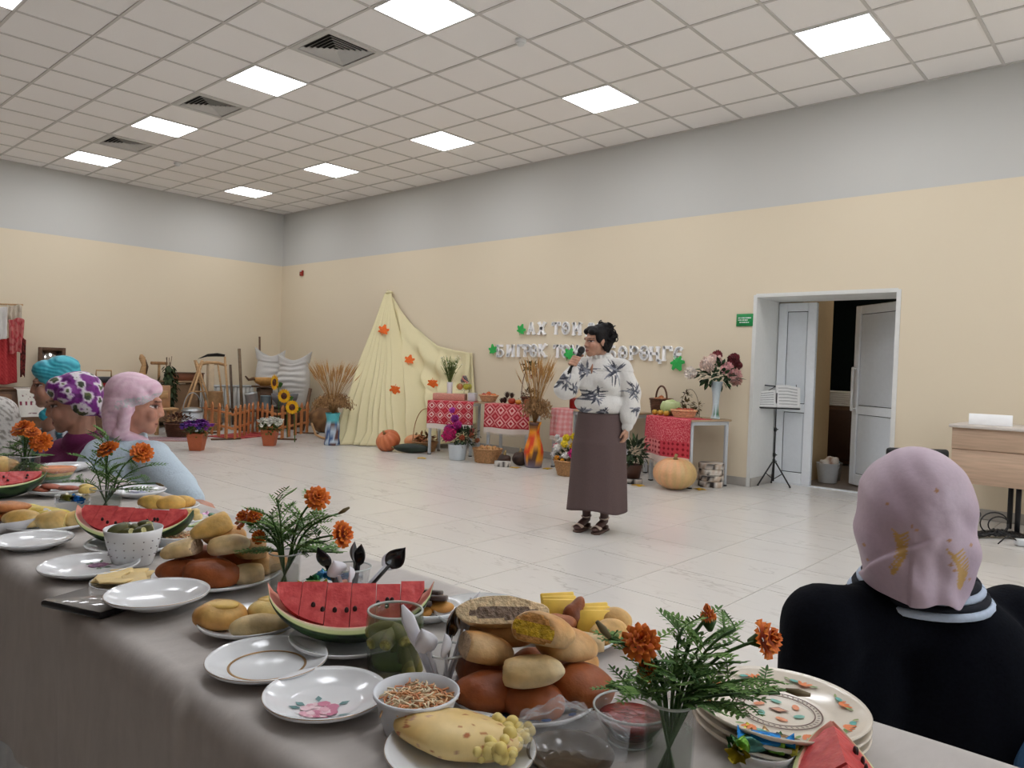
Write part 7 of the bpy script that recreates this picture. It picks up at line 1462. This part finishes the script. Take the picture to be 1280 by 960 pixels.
for k, (du, dd, z, c, c2, rz, lb) in enumerate([(-.028,-.02,.014,(110,160,40),(200,190,60),20,'lime green foil sweet in the dish behind the watermelon'), (.0,.01,.022,(20,110,190),(70,150,210),-30,'bright blue foil sweet in the dish behind the watermelon'), (.024,-.02,.016,(206,110,60),(220,180,150),50,'orange foil sweet in the dish behind the watermelon'), (-.03,.025,.016,(60,140,90),None,80,'sea green foil sweet in the dish behind the watermelon'), (.03,.03,.018,(110,170,210),(226,230,240),10,'pale blue foil sweet in the dish behind the watermelon')]): candy(B+RH_*du+FH*dd+Vector((0,0,z)), .03, R_(42+rz), c, lb, 'sweets behind the watermelon', 0, c2)
# ---- marigold bouquets
PET = pmat('marigold_petal', .6, .08, 60, .1)
def marigold(mb, c, r, axis, seed, col=(234,122,30), dark=(156,46,16)):
    rr = random.Random(seed); ax = Vector(axis).normalized(); sx = ax.orthogonal().normalized(); sy = ax.cross(sx)
    for ring, (n, L, up_) in enumerate([(13,1.0,.12),(11,.82,.45),(9,.6,.9),(6,.38,1.6)]):
        for i in range(n):
            a = 2*math.pi*(i+.5*ring+rr.uniform(-.15,.15))/n; d = (sx*math.cos(a)+sy*math.sin(a)+ax*up_).normalized(); s2 = ax.cross(d).normalized(); p = Vector(c)+ax*.004*ring; Lr = r*L; W = r*.42
            V = [p+d*Lr*.1-s2*W*.2, p+d*Lr*.1+s2*W*.2, p+d*Lr*.7+s2*W*.5+ax*rr.uniform(-.002,.003), p+d*Lr*.7-s2*W*.5+ax*rr.uniform(-.002,.003), p+d*Lr+s2*W*.36-ax*.003, p+d*Lr-s2*W*.36-ax*.003, p+d*Lr*1.04+ax*.002]
            k = rr.random(); c1 = mixc(col, dark, k*.55); mb.add(V, [(0,1,2,3),(3,2,6),(3,6,5),(2,4,6)], col=[dark,dark,c1,c1,mixc(col,(240,160,50),.5),mixc(col,(240,160,50),.5),col])
def bouquet(px, py, vr, vh, heads, tips, label, seed, frl=1.15, fs=1.0):
    B = tp(px, py); s = pm(B); rr = random.Random(seed); t = thing('marigold_vase', label, 'flower vase', B); r, h = vr*s, vh*s
    MB().lathe([(r*.9,0),(r*.94,.003),(r,h*.5),(r*1.03,h),(r*.97,h),(r*.94,h*.5),(r*.86,.008),(0,.008)], 36).build('glass', GLASS, t)
    rim(t, r*1.0, h); rim(t, r*.9, .003)
    MB().lathe([(0,.0095),(r*.84,.0095),(r*.9,h*.5),(r*.9,h*.68),(0,h*.68)], 30, cap0=False).build('water', mat('vase_water', (110,140,96), .05, 0, alpha=.16), t)
    mouth = Vector((0,0,h)); fo = MB()
    def curve(tx, ty, dd):
        e = RH_*((tx-px)*s)+FH*dd+Vector((0,0,(py-ty)*s)); o = RH_*max(-.75*r, min(.75*r, (tx-px)*s*.2))+FH*max(-.6*r, min(.6*r, dd*.4)); b0 = -o*.6+Vector((0,0,.012)); m_ = o+Vector((0,0,h)); 
        top = bez(m_, m_+Vector((o.x*.6, o.y*.6, (e.z-h)*.75)), e, 7); return [b0]+top
    def frond(p, d, L, n=7):
        d = Vector(d).normalized(); sd = d.cross(Vector((rr.uniform(-.3,.3), rr.uniform(-.3,.3), 1))).normalized(); pts = [Vector(p)+d*L*i/n-Vector((0,0,.18*L*(i/n)**2)) for i in range(n+1)]
        cc = mixc((112,150,74),(68,106,54), rr.random()); fo.tube(pts, .0009, 3, col=cc)
        for i in range(1, n+1):
            for g in (-1, 1): leaf_blade(fo, pts[i], d*.75+sd*g, L*.36*(1-.4*i/n)*frl, L*.12, col=mixc(cc, (120,156,76), rr.random()*.5))
        leaf_blade(fo, pts[-1], d, L*.3, L*.1, col=cc)
    for k, (hx, hy, hr, ax, kind) in enumerate(heads):
        dd = rr.uniform(-.03,.03); pts = curve(hx, hy, dd); st = MB().tube(pts, [.002]*(len(pts)-1)+[.0016], 6).build('stem', GREEN, t); e = pts[-1]
        A = RH_*ax[0]+Vector((0,0,ax[1]))-FH*ax[2]
        if kind == 'bud': mb = MB(); mb.tube([e, e+A*.012, e+A*.024], [.0022,.0042,.002], 8, col=(106,92,60)); mb.build('bud', PET, st)
        else:
            mb = MB(); mb.tube([e-A.normalized()*.016, e-A.normalized()*.004], [.003,.0085], 10, col=(74,104,50)); mb.build('calyx', PET, st)
            mb = MB(); marigold(mb, e, hr*s, A, seed*10+k); mb.build('flower_head', PET, st)
        for i in range(3, len(pts)-1):
            for g in range(1): a = rr.uniform(0, 6.28); frond(pts[i], (math.cos(a), math.sin(a), .5), rr.uniform(.03,.05)*fs, 5)
    for k, (tx, ty) in enumerate(tips):
        dd = rr.uniform(-.05,.05); pts = curve(tx, ty, dd); MB().tube(pts, .0016, 5).build('stem', GREEN, t)
        for i in range(2, len(pts)):
            for g in range(2 if i % 2 else 1): a = rr.uniform(0, 6.28); dv = (pts[i]-pts[i-1]).normalized(); frond(pts[i], Vector((math.cos(a), math.sin(a), .2))+dv*.8, rr.uniform(.03,.048)*fs, 5)
    stuff(fo.build('foliage', PAINT, t)); return t
bouquet(355, 744, 19, 54, [(300,655,16,(-.7,.6,.3),'f'), (395,620,16,(.3,.5,.7),'f'), (428,661,17,(.9,.3,.4),'f'), (424,636,8,(.8,.5,0),'bud'), (310,652,10,(-.2,.8,.5),'f'), (322,672,9,(-.2,.2,.9),'f')], [(350,618),(335,640),(372,650),(410,670),(300,672),(320,690),(390,690),(405,640),(345,660),(425,690)], 'glass of orange marigolds between the pies and the watermelon', 2)
bouquet(834, 985, 31, 112, [(790,797,24,(-.1,.6,.7),'f'), (948,797,24,(.75,.35,.5),'f'), (972,851,10,(1,-.1,.2),'bud'), (752,790,9,(-.6,.7,0),'bud'), (882,775,10,(-.2,.9,.2),'f'), (800,830,12,(0,-.4,.8),'f')], [(760,800),(745,835),(770,870),(900,770),(905,790),(870,800),(850,790),(930,830),(960,850),(790,860),(880,840),(905,900),(830,830),(915,860)], 'tall glass of orange marigolds beside the folk plates', 3, fs=.8)
bouquet(132, 644, 18, 34, [(138,562,14,(-.3,.8,.5),'f'), (170,566,14,(.5,.5,.7),'f'), (190,603,6,(.9,-.3,0),'bud')], [(135,545),(110,570),(120,590),(150,580),(185,580),(160,600),(105,600),(175,610),(118,548)], 'glass of orange marigolds before the pale blue jacket', 4)
bouquet(30, 610, 17, 40, [(26,537,14,(-.1,.8,.6),'f'), (50,552,13,(.4,.3,.8),'f'), (42,541,10,(.2,.8,.4),'f')], [(10,560),(0,570),(20,550),(40,570),(55,580),(15,590),(60,590),(30,580)], 'glass of orange marigolds before the magenta top', 5)
# ---- far end of the table
t, R = plate(60, 662, 100, 'pale plate of bread rolls at the far end')
heap(60, 662, [(-.05,-.02,.01,(.1,.06,.05),0,(0,0),GOLDN,None,('bread_roll','a','bread')), (.03,-.02,.01,(.09,.055,.05),10,(0,0),GOLDN,.6,('bread_roll','b','bread',(222,200,130))), (.08,.0,.01,(.07,.05,.05),30,(0,0),GOLDN,.5,('bread_roll','b','bread',(222,200,130)))], 'bread rolls at the far end', {'a': 'whole golden bread roll at the far end plate', 'b': 'torn golden bread roll at the far end plate'})
B = tp(10,662); s = pm(B); t = thing('pastry_dish', 'grey oval dish of flat brown pastries at the table edge', 'dish', B-RH_*.04); MB().lathe([(.07,0),(.1,.004),(.125,.035),(.12,.035),(.09,.008),(0,.008)], 40).build('dish_body', mat('grey_dish', (196,194,196), .3, .03), t)
heap(6, 656, [(-.04,0,.012,(.13,.08,.03),0,(0,0),((190,120,66),(170,96,50)),None,('flat_pastry','a','pastry')), (.0,.0,.036,(.12,.075,.028),20,(0,0),((200,132,76),(176,104,56)),None,('flat_pastry','a','pastry')), (.05,.06,.012,(.11,.05,.03),10,(0,0),((232,206,96),(222,190,80)),None,('melon_slice','c','fruit slice')), (-.01,.09,.012,(.11,.05,.03),0,(0,0),((232,210,100),(222,190,80)),None,('melon_slice','c','fruit slice')), (.1,.04,.012,(.08,.04,.028),30,(0,0),((236,214,110),(222,190,80)),None,('melon_slice','c','fruit slice'))], 'food in the far dish', {'a': 'flat brown pastry in the grey oval dish', 'c': 'pale yellow melon slice behind the brown pastries'})
B = tp(90,640); t = thing('sweet_bowl', 'square white bowl with a blue wrapped sweet at the far end', 'bowl', B); MB().lathe([(.03,0),(.034,.002),(.05,.035),(.046,.035),(.028,.005),(0,.005)], 4, r=.5, sx=1.2, sy=1.2).build('bowl_body', CERAM, t, smooth=False)
for k, (du, dd, c, c2, lb) in enumerate([(.018,-.01,(20,110,200),(60,150,220),'bright blue wrapped sweet in the square bowl'), (-.016,.0,(110,110,40),(200,200,200),'olive wrapped sweet in the square bowl'), (.0,.02,(220,214,190),(226,220,200),'cream wrapped sweet in the square bowl')]): candy(B+RH_*du+FH*dd+Vector((0,0,.03)), .034, R_(20*k), c, lb, 'sweets in the square bowl', 0, c2)
t, R = plate(72, 618, 70, 'plate of sliced cold meat at the far end')
heap(72, 618, [(-.05+.03*k, .012*(k % 3)-.01, .012+.006*(k % 2), (.06,.05,.016), 20*k, (0,8), ((176,96,70),(160,84,60)), None, ('meat_slice','a','meat')) for k in range(5)]+[(.09,.0,.012,(.05,.03,.03),0,(0,0),((236,206,120),(226,190,100)),None,('cheese_piece','b','cheese')), (.11,-.03,.012,(.05,.03,.03),30,(0,0),((240,214,130),(226,190,100)),None,('cheese_piece','b','cheese'))], 'cold meat and cheese far away', {'a': 'folded slice of brown cold meat at the far end', 'b': 'pale yellow cheese piece next to the cold meat'})
B = tp(64,604); t = thing('layered_salad_bowl', 'clear glass bowl of layered vegetable salad at the far end', 'bowl', B); MB().lathe([(.05,0),(.055,.003),(.085,.06),(.08,.06),(.05,.006),(0,.006)], 36).build('bowl_body', PLC, t)
for k, c in enumerate([(150,170,150),(96,150,70),(226,190,90),(226,140,80)]): MB().lathe([(.0,.008+.011*k),(.05+.0065*k,.008+.011*k),(.055+.0065*k,.018+.011*k),(0,.019+.011*k)], 30, cap0=False).build('salad_layer', mat('salad_%d' % k, c, .5, .25, 70, .3), t)
plate(84, 588, 58, 'white plate behind the layered salad bowl'); t, R = plate(172, 620, 66, 'white plate with grey blue flower print before the pale blue jacket', deco=lambda t, R: rose(t, R, (0,.1), 1.1, ((140,150,180),(180,188,206),(120,130,160)), (120,130,150)))
t, R = plate(212, 640, 70, 'white plate of golden buns near the pale blue sleeve')
heap(200, 640, [(-.02,.0,.01,(.09,.05,.045),0,(0,0),((230,186,96),(214,160,80)),None,('golden_bun','a','bun')), (.03,.0,.01,(.08,.05,.045),20,(0,0),((226,180,90),(210,156,76)),None,('golden_bun','a','bun')), (.05,.03,.01,(.07,.05,.04),20,(0,0),((226,180,90),(210,156,76)),None,('golden_bun','a','bun'))], 'golden buns by the sleeve', {'a': 'golden bun on the plate near the pale blue sleeve'})
t, R = plate(236, 657, 46, 'small plate of pale cheese cubes near the cucumber')
for k in range(5): p = tp(236,655)+RH_*(-.02+.011*k)+FH*(.01*(k % 2))+Vector((0,0,.011+.012*(k % 2))); o = MB().rbox((0,0,.008), (.02,.018,.016), .003, 1).build('cheese_cube', mat('cheese'), loc=p); o.rotation_euler.z = k; tag(o, 'pale cheese cube on the small plate near the cucumber', 'cheese', 'cheese cubes')
t, R = plate(236, 671, 56, 'small plate of cucumber slices behind the salad'); CUC = mat('cucumber_flesh', (200,214,160), .4, .1, 50); CSK = mat('cucumber_skin', (60,100,46), .45, .2, 40)
for k in range(8):
    p = tp(236,670)+RH_*(-.035+.01*k)+FH*(.012*(k % 3)-.012)+Vector((0,0,.011+.004*(k % 3))); t = thing('cucumber_slice', 'thick cucumber slice on the small plate behind the salad', 'cucumber', p, Euler((R_(14),R_(10*(k % 3)),k), 'XYZ'), 'cucumber slices')
    MB().lathe([(.018,0),(.019,.002),(.019,.006),(.018,.008)], 20, cap1=True, sx=1.3).build('peel', CSK, t); MB().lathe([(.0165,.0081),(.0165,.0087)], 20, cap1=True, sx=1.3).build('flesh', CUC, t)
B = tp(268,652); candy(B, .04, R_(10), (90,150,120), 'green and pink wrapped sweet alone on the cloth near the hand', None, 0, (196,150,180))
heap(6, 590, [(0,0,.0,(.11,.08,.06),0,(0,0),((230,190,120),(206,140,80)),None,('pastry','a','pastry')), (-.06,.05,.0,(.11,.08,.06),0,(0,0),((230,190,120),(206,140,80)),None,('pastry','a','pastry'))], 'pastries beyond the watermelon', {'a': 'golden pastry lying beyond the far watermelon wedge'})
